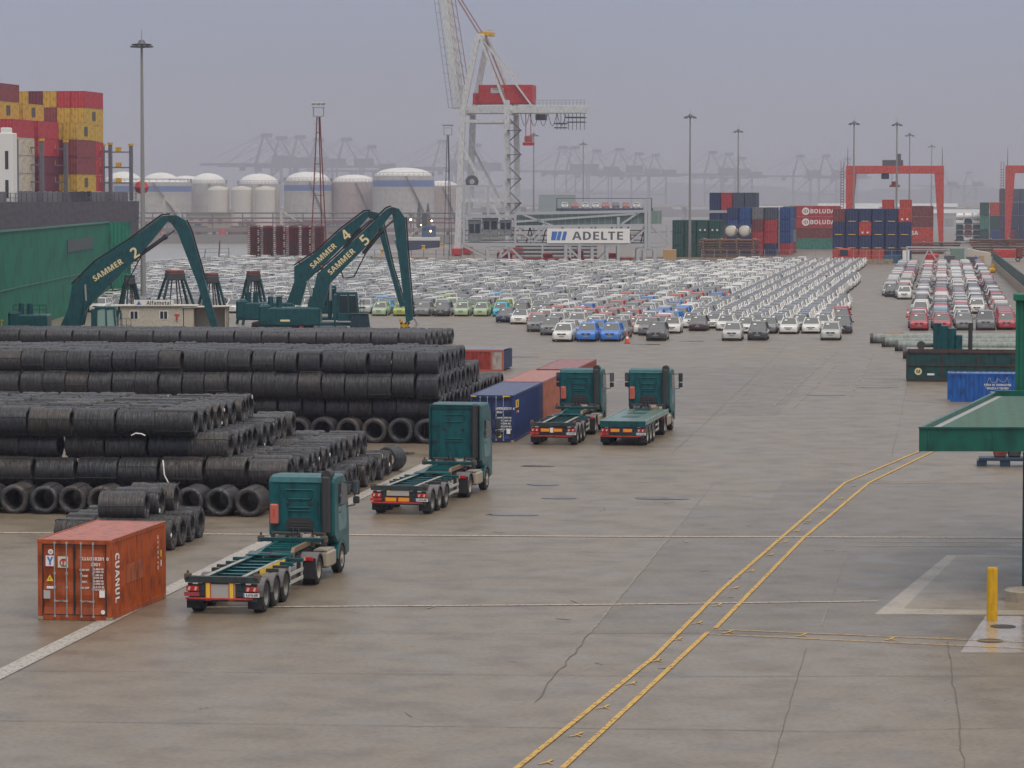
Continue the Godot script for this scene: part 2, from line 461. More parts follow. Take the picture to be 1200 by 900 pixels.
	for k in 6: strip(t3, -9.0, -226.0 - k * 4.2, -4.0, -226.6 - k * 4.2, 0.16, 0.0205)
	struct("faint_line", t3, M["faint_line"], "faint broken white lane lines in the middle of the yard")
	var ya := MB.new()
	var la := [[-10.7, -69.0], [-10.19, -74.13], [-8.67, -92.6], [-7.89, -108.5], [-5.09, -149.85], [-1.94, -168.2], [2.0, -190.0]]
	for k in la.size() - 1: strip(ya, la[k][0], la[k][1], la[k + 1][0], la[k + 1][1], 0.15, 0.024)
	struct("yellow_line", ya, M["yellow_line"], "left yellow edge line of the walkway")
	var yb := MB.new()
	var lb := [[-9.6, -69.0], [-9.12, -74.27], [-7.52, -98.1], [-7.36, -98.9], [-5.87, -125.6], [-3.98, -149.9], [-1.3, -167.6], [2.4, -190.0]]
	for k in lb.size() - 1:
		if k != 2: strip(yb, lb[k][0], lb[k][1], lb[k + 1][0], lb[k + 1][1], 0.15, 0.024)
	struct("yellow_line", yb, M["yellow_line"], "right yellow edge line of the walkway")
	var yc := MB.new()
	strip(yc, -7.43, -98.67, 0.21, -97.43, 0.085, 0.0245); strip(yc, 0.21, -97.43, 8, -96.2, 0.085, 0.0245)
	strip(yc, -7.5, -97.6, 0.17, -96.1, 0.085, 0.0245); strip(yc, 0.17, -96.1, 8, -94.7, 0.085, 0.0245)
	struct("yellow_line", yc, M["yellow_line"], "pair of thin yellow lines leading to the yellow bollard")
	var yd := MB.new()
	strip(yd, -4.2, -124.43, 4, -125.2, 0.07, 0.0245); strip(yd, -4.0, -123.0, 4, -123.7, 0.07, 0.0245)
	struct("yellow_line", yd, M["yellow_line"], "thin yellow lines beside the farther white line")
	var ye := MB.new()
	strip(ye, -3.9, -150.0, 6, -150.8, 0.08, 0.0245)
	struct("yellow_line", ye, M["yellow_line"], "single faint yellow line below the canopy corner")
	# walking figures painted between the yellow lines
	var spots := [[-9.59, -74.8], [-9.34, -78.7], [-9.14, -83.1], [-8.82, -87.3], [-8.54, -91.7], [-8.31, -96.2], [-7.99, -100.0], [-7.7, -104.4], [-7.45, -109.1], [-7.22, -114.1], [-6.85, -119.3], [-6.54, -123.8], [-6.28, -128.0], [-5.99, -132.0], [-5.6, -136.0], [-5.01, -141.8], [-4.64, -148.1]]
	for s in spots + [[-6.9, -98.0], [-4.6, -97.6], [-1.9, -97.1]]:
		var f := MB.new()
		strip(f, s[0] - 0.17, s[1] + 0.16, s[0] + 0.02, s[1] - 0.10, 0.075, 0.0245)
		strip(f, s[0] + 0.02, s[1] - 0.12, s[0] + 0.16, s[1] + 0.12, 0.05, 0.0247)
		strip(f, s[0] + 0.0, s[1] - 0.04, s[0] + 0.09, s[1] - 0.5, 0.09, 0.0249)
		struct("yellow_marking", f, M["yellow_line"])

# ---------------------------------------------------------------- the right-hand foreground
func near_yard():
	var b := MB.new()
	b.lathe(W, Vector3.UP, [Vector2(0.17, 0.0), Vector2(0.17, 1.66), Vector2(0.155, 1.72), Vector2(0.0, 1.74)], 24)
	whole("bollard", b, M["yellow_paint"], "tall yellow bollard standing on the small pale pad", "bollard", Vector3(1.22, 0.0, -101.9))
	for q in [[1.55, -100.6, "round iron manhole cover just right of the yellow bollard's foot"], [1.12, -97.3, "round iron manhole cover on the front of the pale pad"]]:
		var m := thing("manhole_cover", q[2], "manhole cover", Vector3(q[0], 0.012, q[1]))
		var r := MB.new(); r.lathe(W, Vector3.UP, [Vector2(0.40, 0.0), Vector2(0.40, 0.012), Vector2(0.34, 0.012), Vector2(0.34, 0.004)], 24); part("rim", r, M["iron"], m)
		var l := MB.new(); l.lathe(W, Vector3.UP, [Vector2(0.335, 0.0), Vector2(0.335, 0.01), Vector2(0.0, 0.011)], 24); part("lid", l, M["iron"], m)
	# canopy over the pad: steel column, flat corrugated roof with a skewed end, deep fascia
	var c := thing("canopy", "green corrugated canopy roof on a dark column over the stained pad", "canopy", Vector3(2.37, 0, -108.1))
	var k := MB.new(); k.box(Vector3(0.06, 2.45, 0), Vector3(0.30, 4.9, 0.30), Basis(), 0.02); part("column", k, M["deep_teal"], c)
	var o := Vector3(-2.37, 0, 108.1)                 # from the yard's origin to the canopy's own
	var A := Vector3(-1.17, 5.06, -106.0) + o          # front left, underside
	var B := Vector3(14.0, 5.06, -107.9) + o           # front right
	var D := Vector3(1.45, 5.06, -125.0) + o           # back left
	var E_ := Vector3(14.0, 5.06, -126.6) + o
	var up := Vector3(0, 0.80, 0)
	var fa := MB.new()
	fa.loft([[A, A + up, A + up + Vector3(0.02, 0, -0.12), A + Vector3(0.02, 0, -0.12)], [B, B + up, B + up + Vector3(0.02, 0, -0.12), B + Vector3(0.02, 0, -0.12)]])
	part("fascia", fa, M["canopy_green"], c)
	for i in 7:
		var jc := MB.new(); var jp := A.lerp(B, 0.02 + i * 0.14) + Vector3(0, 0.4, 0.012); jc.box(jp, Vector3(0.07, 0.78, 0.03), Basis(), 0.01); part("joint_cover", jc, M["canopy_green"], c)
	var lip := MB.new(); lip.beam(A + Vector3(-0.02, 0.79, 0.03), B + Vector3(0, 0.79, 0.03), 0.10, 0.05); part("fascia_lip", lip, M["canopy_green"], c)
	var dpipe := MB.new(); dpipe.tube(Vector3(0.27, 0.05, 0.1), Vector3(0.27, 4.95, 0.1), 0.05, -1, 8); part("downpipe", dpipe, M["deep_teal"], c)
	var fb := MB.new()
	var s1 := Vector3(0.13, 0, 0.0)
	fb.loft([[A + Vector3(0, 0, -0.125), A + up + Vector3(0, 0, -0.125), A + up + s1 + Vector3(0, 0, -0.125), A + s1 + Vector3(0, 0, -0.125)], [D, D + up, D + up + s1, D + s1]])
	part("fascia", fb, M["canopy_green"], c)
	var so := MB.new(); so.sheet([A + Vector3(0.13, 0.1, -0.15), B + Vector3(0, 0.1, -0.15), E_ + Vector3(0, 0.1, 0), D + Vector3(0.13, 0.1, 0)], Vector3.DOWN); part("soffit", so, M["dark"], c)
	# roof sheets: one corrugation after another, running along the front edge
	var rf := MB.new()
	var n := 42
	for i in n:
		var t0 := float(i) / n
		var t1 := float(i + 1) / n
		var h := Vector3(0, 0.62, 0)
		var tm := lerpf(t0, t1, 0.72)
		var a0 := A.lerp(D, t0) + h + Vector3(0.42, 0, -0.13)
		var a1 := A.lerp(D, tm) + h + Vector3(0.42, 0, -0.13)
		var a2 := A.lerp(D, lerpf(t0, t1, 0.8)) + h + Vector3(0.42, 0.06, -0.13)
		var a3 := A.lerp(D, lerpf(t0, t1, 0.92)) + h + Vector3(0.42, 0.06, -0.13)
		var a4 := A.lerp(D, t1) + h + Vector3(0.42, 0, -0.13)
		var b0 := B.lerp(E_, t0) + h
		var b1 := B.lerp(E_, tm) + h
		var b2 := B.lerp(E_, lerpf(t0, t1, 0.8)) + h + Vector3(0, 0.06, 0)
		var b3 := B.lerp(E_, lerpf(t0, t1, 0.92)) + h + Vector3(0, 0.06, 0)
		var b4 := B.lerp(E_, t1) + h
		var dn := (a0 + b4) / 2.0 - Vector3(0, 5, 0)
		rf.face([a0, b0, b1, a1], dn); rf.face([a1, b1, b2, a2], dn); rf.face([a2, b2, b3, a3], dn); rf.face([a3, b3, b4, a4], dn)
	part("roof_sheet", rf, paint("roof_green", lin(0.003, 0.105, 0.075), 0.4, 0.25), c)
	var gu := MB.new()
	gu.loft([[A + Vector3(0.16, 0.60, -0.2), A + Vector3(0.16, 0.66, -0.2), A + Vector3(0.42, 0.66, -0.2), A + Vector3(0.42, 0.60, -0.2)], [D + Vector3(0.16, 0.60, -0.05), D + Vector3(0.16, 0.66, -0.05), D + Vector3(0.42, 0.66, -0.05), D + Vector3(0.42, 0.60, -0.05)]])
	part("gutter", gu, M["galvanised"], c)
	var ri := MB.new(); ri.beam(D + Vector3(0.1, 0.72, -0.1), E_ + Vector3(0, 0.72, -0.1), 0.3, 0.3); part("ridge_trim", ri, M["canopy_green"], c)
	var pl := MB.new(); pl.lathe(W, Vector3.UP, [Vector2(0.86, 0.0), Vector2(0.86, 0.34), Vector2(0.82, 0.38), Vector2(0.0, 0.385)], 32)
	whole("plinth", pl, M["pale_concrete"], "round concrete plinth around the canopy column", "plinth", Vector3(2.55, 0.012, -107.2))
	# a tall corrugated wall stands on the canopy's back edge: only its left end is in view
	var sh := Node3D.new(); sh.name = "upper_wall"; c.add_child(sh, true); sh.position = Vector3(2.34, 5.3, -126.9) + o
	ribbed_wall(sh, Vector3(0, 0, 0), Vector3(14, 0, -0.9), 4.05, 0.3, M["shed_green"], "cladding")
	var bk := MB.new(); bk.beam(Vector3(0.03, 2.02, -0.3), Vector3(14, 2.02, -1.2), 0.4, 4.0); part("frame", bk, M["canopy_green"], sh)
	var cap := MB.new(); cap.beam(Vector3(-0.07, 4.2, -0.2), Vector3(14, 4.2, -1.1), 0.9, 0.3, 0.04); part("parapet", cap, M["shed_green"], sh)
	var k2 := MB.new(); k2.box(Vector3(8.0, 2.45, -17.5), Vector3(0.3, 4.9, 0.3), Basis(), 0.02); part("column", k2, M["deep_teal"], c)
	# a blue pallet of yellow drums under the far side of the canopy
	var p := thing("pallet", "blue pallet frame half hidden behind the canopy column", "pallet", Vector3(3.0, 0, -160.5))
	var d := MB.new(); d.box(Vector3(0, 0.36, 0), Vector3(3.6, 0.16, 1.2), Basis(), 0.02); part("deck", d, mat("pallet_blue", lin(0.018, 0.045, 0.085), 0.5), p)
	for x in [-1.65, -0.5, 0.65, 1.65]:
		var f := MB.new(); f.box(Vector3(x, 0.14, 0), Vector3(0.5, 0.27, 1.1)); part("foot", f, mat("pallet_blue", Color.BLACK, 0.5), p)
	for q in [[2.25, -160.4, "rust"], [2.95, -160.6, "dark"], [3.7, -160.4, "yellow"]]:
		var cr := thing("machine_part", {"rust": "rusty brown machine part at the left of the blue pallet", "dark": "dark machine part at the middle of the blue pallet", "yellow": "dull yellow machine part at the right of the blue pallet"}[q[2]], "machine part", Vector3(q[0], 0.441, q[1]))
		var mb := MB.new(); mb.box(Vector3(0, 0.3, 0), Vector3(0.62, 0.6, 0.6), Basis(), 0.06); part("housing", mb, {"rust": M["rust_red"], "dark": M["iron"], "yellow": M["cream_print"]}[q[2]], cr)
		var ax := MB.new(); ax.tube(Vector3(-0.34, 0.26, 0.1), Vector3(0.34, 0.26, 0.1), 0.1); part("shaft", ax, M["iron"], cr)
	# containers standing in the yard
	container("shipping_container", "orange-red container with white lettering standing on the white line, nearest the camera", Vector3(-27.72, 0.0, -98.0), 6.06, 2.59, lin(0.41, 0.078, 0.013), {"print": "front"}, -0.045)
	container("shipping_container", "long dark blue container beside the wire coils with a yellow mark", Vector3(-25.03, 0.0, -171.7), 12.19, 2.59, lin(0.014, 0.036, 0.145), {"print": "blue"})
	container("shipping_container", "pale orange container directly behind the long dark blue one", Vector3(-25.05, 0.0, -184.4), 12.19, 2.59, lin(0.40, 0.125, 0.070))
	container("shipping_container", "dusty red container with open-looking rusty door end, last of the row", Vector3(-24.8, 0.0, -197.8), 12.19, 2.59, lin(0.27, 0.060, 0.042))
	half_container("red half-height container with a grey cover behind the right end of the coil stack", Vector3(-34.2, 0, -240.6))
	container("shipping_container", "bright blue container with white line drawing beside the green bin", Vector3(11.69, 0.0, -210.7), 12.19, 1.86, lin(0.008, 0.105, 0.42), {"print": "festival"}, PI / 2)
	open_bin()
	pipe_pile()
	for q in [[-5.2, -352.0, "orange traffic cone left of the right-hand car park"], [-29.45, -287.0, "small orange cone in front of the right blue car"]]:
		var t := thing("traffic_cone", q[2], "cone", Vector3(q[0], 0.0, q[1]))
		var s := MB.new(); s.box(Vector3(0, 0.03, 0), Vector3(0.5, 0.06, 0.5)); part("base", s, M["black_rubber"], t)
		var co := MB.new(); co.lathe(W, Vector3.UP, [Vector2(0.2, 0.06), Vector2(0.05, 0.95), Vector2(0, 0.96)], 14); part("body", co, mat("cone_orange", lin(0.75, 0.07, 0.02), 0.5), t)
		var w := MB.new(); w.lathe(W, Vector3.UP, [Vector2(0.153, 0.42), Vector2(0.112, 0.62)], 14); part("band", w, M["white_print"], t)

func ribbed_wall(parent: Node3D, a: Vector3, c: Vector3, h: float, pitch: float, m: Material, called := "wall", depth := 0.05):
	# trapezoid sheet cladding from a to c, ribs standing up
	var d := (c - a)
	var out := Vector3.UP.cross(d).normalized() * -1.0
	out.y = 0
	var n := int(maxf(2.0, d.length() / pitch))
	var b := MB.new()
	var u := Vector3(0, h, 0)
	var mid := (a + c) / 2.0 + u / 2.0 - out * 10.0
	for k in n:
		var p := []
		for t in [[0.0, 0.0], [0.46, 0.0], [0.56, 1.0], [0.90, 1.0], [1.0, 0.0]]:
			p.append(a + d * ((k + t[0]) / n) + out * depth * t[1])
		for i in 4: b.face([p[i], p[i + 1], p[i + 1] + u, p[i] + u], mid)
	part(called, b, m, parent)

func container(called: String, label: String, at: Vector3, L: float, H: float, c: Color, opt := {}, turn := 0.0) -> Node3D:
	# the door end faces +z; the origin is the middle of the door end's sill
	var t := thing(called, label, "container", at, turn)
	var key := "box_%s" % c.to_html(false)
	var pm := paint(key, c, 0.45, 0.3)
	var rm := paint("roof_%s" % opt.get("roof", c).to_html(false), opt.get("roof", c), 0.16, 0.3)
	var hw := 1.219
	var fr := MB.new()
	for x in [-1.0, 1.0]:
		for z in [-0.09, -L + 0.09]:
			fr.box(Vector3(x * (hw - 0.08), H / 2, z), Vector3(0.16, H - 0.24, 0.18), Basis(), 0.02)
		fr.box(Vector3(x * (hw - 0.03), H - 0.06, -L / 2), Vector3(0.06, 0.12, L - 0.36)); fr.box(Vector3(x * (hw - 0.04), 0.09, -L / 2), Vector3(0.08, 0.16, L - 0.36))
	for z in [-0.07, -L + 0.07]:
		fr.box(Vector3(0, H - 0.08, z), Vector3(2 * hw - 0.32, 0.14, 0.13)); fr.box(Vector3(0, 0.09, z), Vector3(2 * hw - 0.32, 0.16, 0.13))
	part("frame", fr, pm, t)
	for x in [-1.0, 1.0]:
		for y in [0.06, H - 0.06]:
			for z in [-0.09, -L + 0.09]:
				var cc := MB.new(); cc.box(Vector3(x * (hw - 0.085), y, z), Vector3(0.178, 0.12, 0.186), Basis(), 0.012)
				part("corner_casting", cc, pm if y > 1.0 else mat("casting", lin(0.30, 0.24, 0.14), 0.6), t)
	# corrugated sides, inset between the rails
	for x in [-1.0, 1.0]:
		var b := MB.new()
		var n := int(L / 0.28)
		var z0 := -0.18
		var zl := L - 0.36
		for k in n:
			var q := []
			for e in [[0.0, 0.008], [0.26, 0.008], [0.5, 0.044], [0.76, 0.044], [1.0, 0.008]]:
				q.append(Vector3(x * (hw - e[1]), 0.17, z0 - zl * (k + e[0]) / n))
			for i in 4: b.face([q[i], q[i + 1], q[i + 1] + Vector3(0, H - 0.29, 0), q[i] + Vector3(0, H - 0.29, 0)], Vector3(0, H / 2, q[i].z))
		part("side_panel", b, pm, t)
	var fe := MB.new()
	for k in 8:
		var q := []
		for e in [[0.0, 0.02], [0.26, 0.02], [0.5, 0.06], [0.76, 0.06], [1.0, 0.02]]:
			q.append(Vector3(-hw + 0.16 + (2 * hw - 0.32) * (k + e[0]) / 8.0, 0.17, -L + e[1]))
		for i in 4: fe.face([q[i], q[i + 1], q[i + 1] + Vector3(0, H - 0.32, 0), q[i] + Vector3(0, H - 0.32, 0)], Vector3(0, H / 2, 0))
	part("front_panel", fe, pm, t)
	var ro := MB.new()
	var nr := int(L / 0.42)
	for k in nr:
		var q := []
		for e in [[0.0, 0.0], [0.3, 0.0], [0.45, 0.018], [0.85, 0.018], [1.0, 0.0]]:
			q.append(Vector3(-hw + 0.06, H - 0.03 + e[1], -0.14 - (L - 0.28) * (k + e[0]) / nr))
		for i in 4: ro.face([q[i], q[i + 1], q[i + 1] + Vector3(2 * hw - 0.12, 0, 0), q[i] + Vector3(2 * hw - 0.12, 0, 0)], Vector3(0, 0, q[i].z))
	part("roof", ro, rm, t)
	var fl := MB.new(); fl.box(Vector3(0, 0.13, -L / 2), Vector3(2 * hw - 0.17, 0.07, L - 0.3)); part("floor", fl, M["dark"], t)
	# doors with rubber seals, bars and handles
	for s in [-1.0, 1.0]:
		var d := MB.new()
		var dw := hw - 0.18
		var ys := [0.19, 0.42, 0.52, 0.82, 0.92, 1.22, 1.32, 1.66, 1.76, H - 0.42, H - 0.30, H - 0.17]
		for k in ys.size() - 3: ys[k] *= H / 2.59
		for k in ys.size() - 1:
			var za: float = [0.0, -0.035, -0.035, 0.0][k % 4] if false else (-0.055 if (k % 4) in [1, 2] else 0.0)
			var zb: float = -0.055 if ((k + 1) % 4) in [1, 2] else 0.0
			if k + 1 == ys.size() - 1: zb = 0.0
			d.face([Vector3(s * 0.02, ys[k], za - 0.02), Vector3(s * dw, ys[k], za - 0.02), Vector3(s * dw, ys[k + 1], zb - 0.02), Vector3(s * 0.02, ys[k + 1], zb - 0.02)], Vector3(0, 1.2, -3))
		var dp := part("door", d, pm, t)
		var se := MB.new()
		se.box(Vector3(s * 0.012, H / 2, -0.018), Vector3(0.022, H - 0.36, 0.05)); se.box(Vector3(s * (dw + 0.012), H / 2, -0.03), Vector3(0.03, H - 0.36, 0.05))
		se.box(Vector3(s * dw / 2, H - 0.158, -0.03), Vector3(dw, 0.03, 0.05)); se.box(Vector3(s * dw / 2, 0.18, -0.03), Vector3(dw, 0.03, 0.05))
		part("seal", se, M["black_rubber"], dp)
		for q in [0.22, 0.62]:
			var r := MB.new()
			var x: float = s * (q + 0.02)
			r.tube(Vector3(x, 0.10, 0.035), Vector3(x, H - 0.08, 0.035), 0.019, -1.0, 8)
			for y in [0.13, 0.62, 1.05, 1.5, H - 0.12]: r.box(Vector3(x, y, 0.02), Vector3(0.07, 0.08, 0.07), Basis(), 0.012)
			r.beam(Vector3(x, 0.62, 0.05), Vector3(x - s * 0.30 if q > 0.5 else x + s * 0.24, 0.64, 0.05), 0.02, 0.045)
			part("locking_bar", r, M["galvanised"], dp)
	var z := 0.035
	if opt.get("print", "") == "front": front_print(t, z, H, L)
	if opt.get("print", "") == "blue": blue_print(t, z, H, L)
	if opt.get("print", "") == "festival": festival_print(t, L)
	return t

func decal(called: String, parent: Node3D, c: Vector3, w: float, h: float, m: Material, turn := 0.0) -> MeshInstance3D:   # a stuck-on plate
	var b := MB.new(); b.box(W, Vector3(w, h, 0.008))
	var o := part(called, b, m, parent)
	o.transform = Transform3D(Basis(Vector3.UP, turn), c)
	return o

func front_print(t: Node3D, z: float, H: float, L: float):
	var w: Material = M["white_print"]
	var X := func(x, y): return Transform3D(Basis(), Vector3(x, y, z - 0.02))
	words("lettering", "TLLU", 0.105, w, t, X.call(0.36, 1.99)); words("lettering", "218281", 0.105, w, t, X.call(0.77, 1.99)); words("lettering", "0", 0.105, w, t, X.call(1.115, 1.99))
	words("lettering", "22G1", 0.10, w, t, X.call(0.72, 1.81))
	for k in 4:
		var y: float = 1.63 - k * 0.19
		words("lettering", ["MAX WT.", "TARE", "NET.", "CU.CAP"][k], 0.06, w, t, X.call(0.36, y)); words("lettering", ["30.480 KG", "2.180 KG", "28.300 KG", "33.2 CU.M"][k], 0.058, w, t, X.call(0.80, y + 0.03)); words("lettering", ["67.200 LB", "4.810 LB", "62.390 LB", "1.172 CU.FT"][k], 0.058, w, t, X.call(0.80, y - 0.055))
	var d := decal("sticker", t, Vector3(-0.79, 1.90, z - 0.012), 0.33, 0.38, M["red_print"]); decal("sticker_face", d, Vector3(0, 0, 0.006), 0.28, 0.33, M["white_print"]); words("letter", "Y", 0.26, M["blue_print"], d, Transform3D(Basis(), Vector3(0, 0, 0.014)))
	var e := decal("sticker", t, Vector3(-0.36, 1.87, z - 0.012), 0.34, 0.36, mat("sticker_cream", lin(0.62, 0.58, 0.48), 0.6))
	var ring := MB.new(); ring.lathe(Vector3(0.02, -0.02, 0.006), Vector3.BACK, [Vector2(0.13, 0.0), Vector2(0.13, 0.004), Vector2(0.1, 0.004), Vector2(0.1, 0.0)], 20); part("ring", ring, M["black_print"], e)
	var bar := MB.new(); bar.box(Vector3(0.01, 0.05, 0.011), Vector3(0.17, 0.05, 0.006)); bar.box(Vector3(0.01, -0.03, 0.0115), Vector3(0.05, 0.16, 0.006)); part("emblem", bar, M["red_print"], e)
	var seal := MB.new(); seal.lathe(Vector3(-0.77, 2.19, z - 0.016), Vector3.BACK, [Vector2(0.085, 0.0), Vector2(0.085, 0.008), Vector2(0, 0.008)], 20); part("round_badge", seal, M["white_print"], t)
	var seal2 := MB.new(); seal2.lathe(Vector3(-0.77, 2.19, z - 0.008), Vector3.BACK, [Vector2(0.05, 0.0), Vector2(0.05, 0.004), Vector2(0, 0.004)], 16); part("round_badge_core", seal2, M["grey_print"], t)
	var tri := MB.new(); tri.prism(P2([-0.92, 1.25, -0.68, 1.25, -0.80, 1.46]), z - 0.016, z - 0.008); part("warning_sign", tri, M["yellow_print"], t)
	var tri2 := MB.new(); tri2.prism(P2([-0.812, 1.29, -0.788, 1.29, -0.78, 1.37, -0.82, 1.37]), z - 0.008, z - 0.005); part("warning_bolt", tri2, M["black_print"], t)
	decal("label_plate", t, Vector3(-0.78, 1.05, z - 0.012), 0.25, 0.075, M["white_print"]); decal("data_plate", t, Vector3(-0.90, 0.82, z - 0.008), 0.22, 0.26, M["grey_print"]); decal("label_plate", t, Vector3(0.93, 0.87, z - 0.008), 0.18, 0.22, M["white_print"])
	var s3 := MB.new(); s3.lathe(Vector3(0.95, 0.29, z - 0.03), Vector3.BACK, [Vector2(0.07, 0.0), Vector2(0.07, 0.006), Vector2(0, 0.006)], 16); part("round_badge", s3, M["white_print"], t)
	# name painted up the right-hand side, reading downwards
	var side := Transform3D(Basis(Vector3.UP, PI / 2), Vector3(1.222, 0, 0))
	words("lettering", "CUANUL", 0.40, w, t, side * Transform3D(Basis(Vector3.BACK, -PI / 2), Vector3(0.66, 1.33, 0)), "Droid Sans", true, 0.72)
	for k in 7: decal("tag", t, Vector3(1.222, 2.15 - k * 0.17, -5.12), 0.05, 0.08 if k % 3 else 0.13, w, PI / 2)
	decal("tag", t, Vector3(1.222, 1.57, -5.47), 0.10, 0.22, M["yellow_print"], PI / 2); decal("tag", t, Vector3(1.222, 1.25, -5.47), 0.08, 0.2, w, PI / 2)
	decal("painted_patch", t, Vector3(1.2165, 1.32, -2.5), 1.9, 0.62, paint("patch_orange", lin(0.42, 0.10, 0.03), 0.5), PI / 2)

func blue_print(t: Node3D, z: float, H: float, L: float):
	var w: Material = M["white_print"]
	var X := func(x, y): return Transform3D(Basis(), Vector3(x, y, z - 0.02))
	decal("sticker", t, Vector3(-0.88, 1.83, z - 0.012), 0.42, 0.2, M["red_print"])
	words("lettering", "MRSU", 0.14, w, t, X.call(0.46, 1.86)); words("lettering", "302511 4", 0.14, w, t, X.call(0.86, 1.86)); words("lettering", "45G1", 0.12, w, t, X.call(0.46, 1.66))
	for k in 5: words("lettering", ["32.500 KG", "71.650 LB", "3.880 KG", "28.620 KG", "76.4 CU.M"][k], 0.09, w, t, X.call(0.80, 1.36 - k * 0.16)); words("lettering", "MGW", 0.07, w, t, X.call(0.42, 1.36 - k * 0.16))
	decal("label_plate", t, Vector3(0.92, 0.62, z - 0.012), 0.2, 0.28, M["white_print"]); decal("tag", t, Vector3(0.45, 0.36, z - 0.012), 0.14, 0.16, M["yellow_print"]); decal("tag", t, Vector3(-1.0, H - 0.06, 0.005), 0.3, 0.06, M["yellow_print"]); decal("tag", t, Vector3(0.8, H - 0.06, 0.005), 0.4, 0.06, M["yellow_print"])
	decal("logo", t, Vector3(1.222, 2.05, -1.3), 1.2, 0.42, M["yellow_print"], PI / 2); words("lettering", "SF", 0.28, mat("box_print_blue", lin(0.014, 0.036, 0.145), 0.5), t, Transform3D(Basis(Vector3.UP, PI / 2), Vector3(1.228, 2.05, -1.3)))
	decal("logo", t, Vector3(1.222, 1.62, -1.15), 0.5, 0.16, M["red_print"], PI / 2); decal("tag", t, Vector3(1.222, 1.6, -1.75), 0.35, 0.1, w, PI / 2)

func festival_print(t: Node3D, L: float):
	# white line drawing with three rows of small lettering on the long side that faces the camera
	var o := Node3D.new(); o.name = "artwork"; t.add_child(o, true)
	o.transform = Transform3D(Basis(Vector3.UP, -PI / 2), Vector3(-1.226, 0.98, -8.95)).scaled_local(Vector3(0.78, 0.8, 1.0))
	var w: Material = M["white_print"]
	var b := MB.new()
	for s in [[-0.95, 0.05, -0.78, 0.62], [-0.78, 0.62, -0.62, 0.74], [-0.62, 0.74, -0.55, 0.40], [-0.55, 0.40, -0.20, 0.36], [-0.20, 0.36, 0.0, 0.70], [0.0, 0.70, 0.22, 0.52], [0.22, 0.52, 0.42, 0.40], [0.42, 0.40, 0.62, 0.44], [0.62, 0.44, 0.78, 0.78], [0.78, 0.78, 0.92, 0.30], [-1.02, -0.10, -0.95, 0.05], [-0.1, 0.36, -0.02, 0.62], [0.92, 0.30, 0.95, 0.0]]:
		b.beam(Vector3(s[0], s[1], 0), Vector3(s[2], s[3], 0), 0.05, 0.014)
	part("line_drawing", b, w, o)
	for k in 3: words("lettering", ["FERIA DE TARRAGONA", "MUSICA Y TEATRO", "www.feriateatro.org"][k], [0.17, 0.17, 0.10][k], w, o, Transform3D(Basis(), Vector3(0.0, [0.17, -0.11, -0.40][k], 0)), "Droid Sans", true, 0.9)

func open_bin():
	# long open-topped bulk bin of dark green steel with ribs, seen from its long side
	var t := thing("bulk_bin", "long dark green open-topped steel bin with ribbed side", "skip", Vector3(2.8, 0.0, -233.0))
	var L := 12.6
	var H := 2.15
	var m := paint("bin_green", lin(0.006, 0.060, 0.058), 0.5)
	var mr := paint("bin_rust", lin(0.075, 0.035, 0.028), 0.7)
	for s in [[Vector3(0, H / 2 + 0.1, 1.2), Vector3(L, H - 0.2, 0.05)], [Vector3(0, H / 2 + 0.1, -1.2), Vector3(L, H - 0.2, 0.05)], [Vector3(-L / 2, H / 2 + 0.1, 0), Vector3(0.05, H - 0.2, 2.35)], [Vector3(L / 2, H / 2 + 0.1, 0), Vector3(0.05, H - 0.2, 2.35)]]:
		var b := MB.new(); b.box(s[0], s[1]); part("panel", b, m, t)
	var fl := MB.new(); fl.box(Vector3(0, 0.3, 0), Vector3(L - 0.06, 0.1, 2.3)); part("floor", fl, mr, t)
	for k in 11:
		var r := MB.new(); r.box(Vector3(-L / 2 + 0.06 + k * (L - 0.12) / 10.0, H / 2 + 0.08, 1.265), Vector3(0.09, H - 0.36, 0.08)); part("rib", r, m if k % 2 else mr, t)
	var rail := MB.new()
	for z in [1.25, -1.25]: rail.box(Vector3(0, H, z), Vector3(L + 0.12, 0.14, 0.16))
	for x in [-L / 2, L / 2]: rail.box(Vector3(x, H, 0), Vector3(0.14, 0.139, 2.34))
	part("top_rail", rail, mr, t)
	var mid := MB.new(); mid.box(Vector3(0, 1.18, 1.275), Vector3(L, 0.08, 0.07)); part("middle_rail", mid, mr, t)
	var sk := MB.new(); sk.box(Vector3(0, 0.14, 1.22), Vector3(L, 0.20, 0.14)); sk.box(Vector3(0, 0.14, -1.22), Vector3(L, 0.20, 0.14)); part("skid", sk, M["dark"], t)
	var ring := MB.new(); ring.lathe(Vector3(-L / 2 + 0.85, 0.72, 1.228), Vector3.BACK, [Vector2(0.26, 0.0), Vector2(0.26, 0.012), Vector2(0.0, 0.013)], 20); part("round_badge", ring, M["cream_print"], t)
	words("lettering", "M", 0.26, m, t, Transform3D(Basis(), Vector3(-L / 2 + 0.85, 0.72, 1.246)))
	decal("label_plate", t, Vector3(-L / 2 + 1.75, 0.52, 1.235), 0.5, 0.14, M["white_print"])

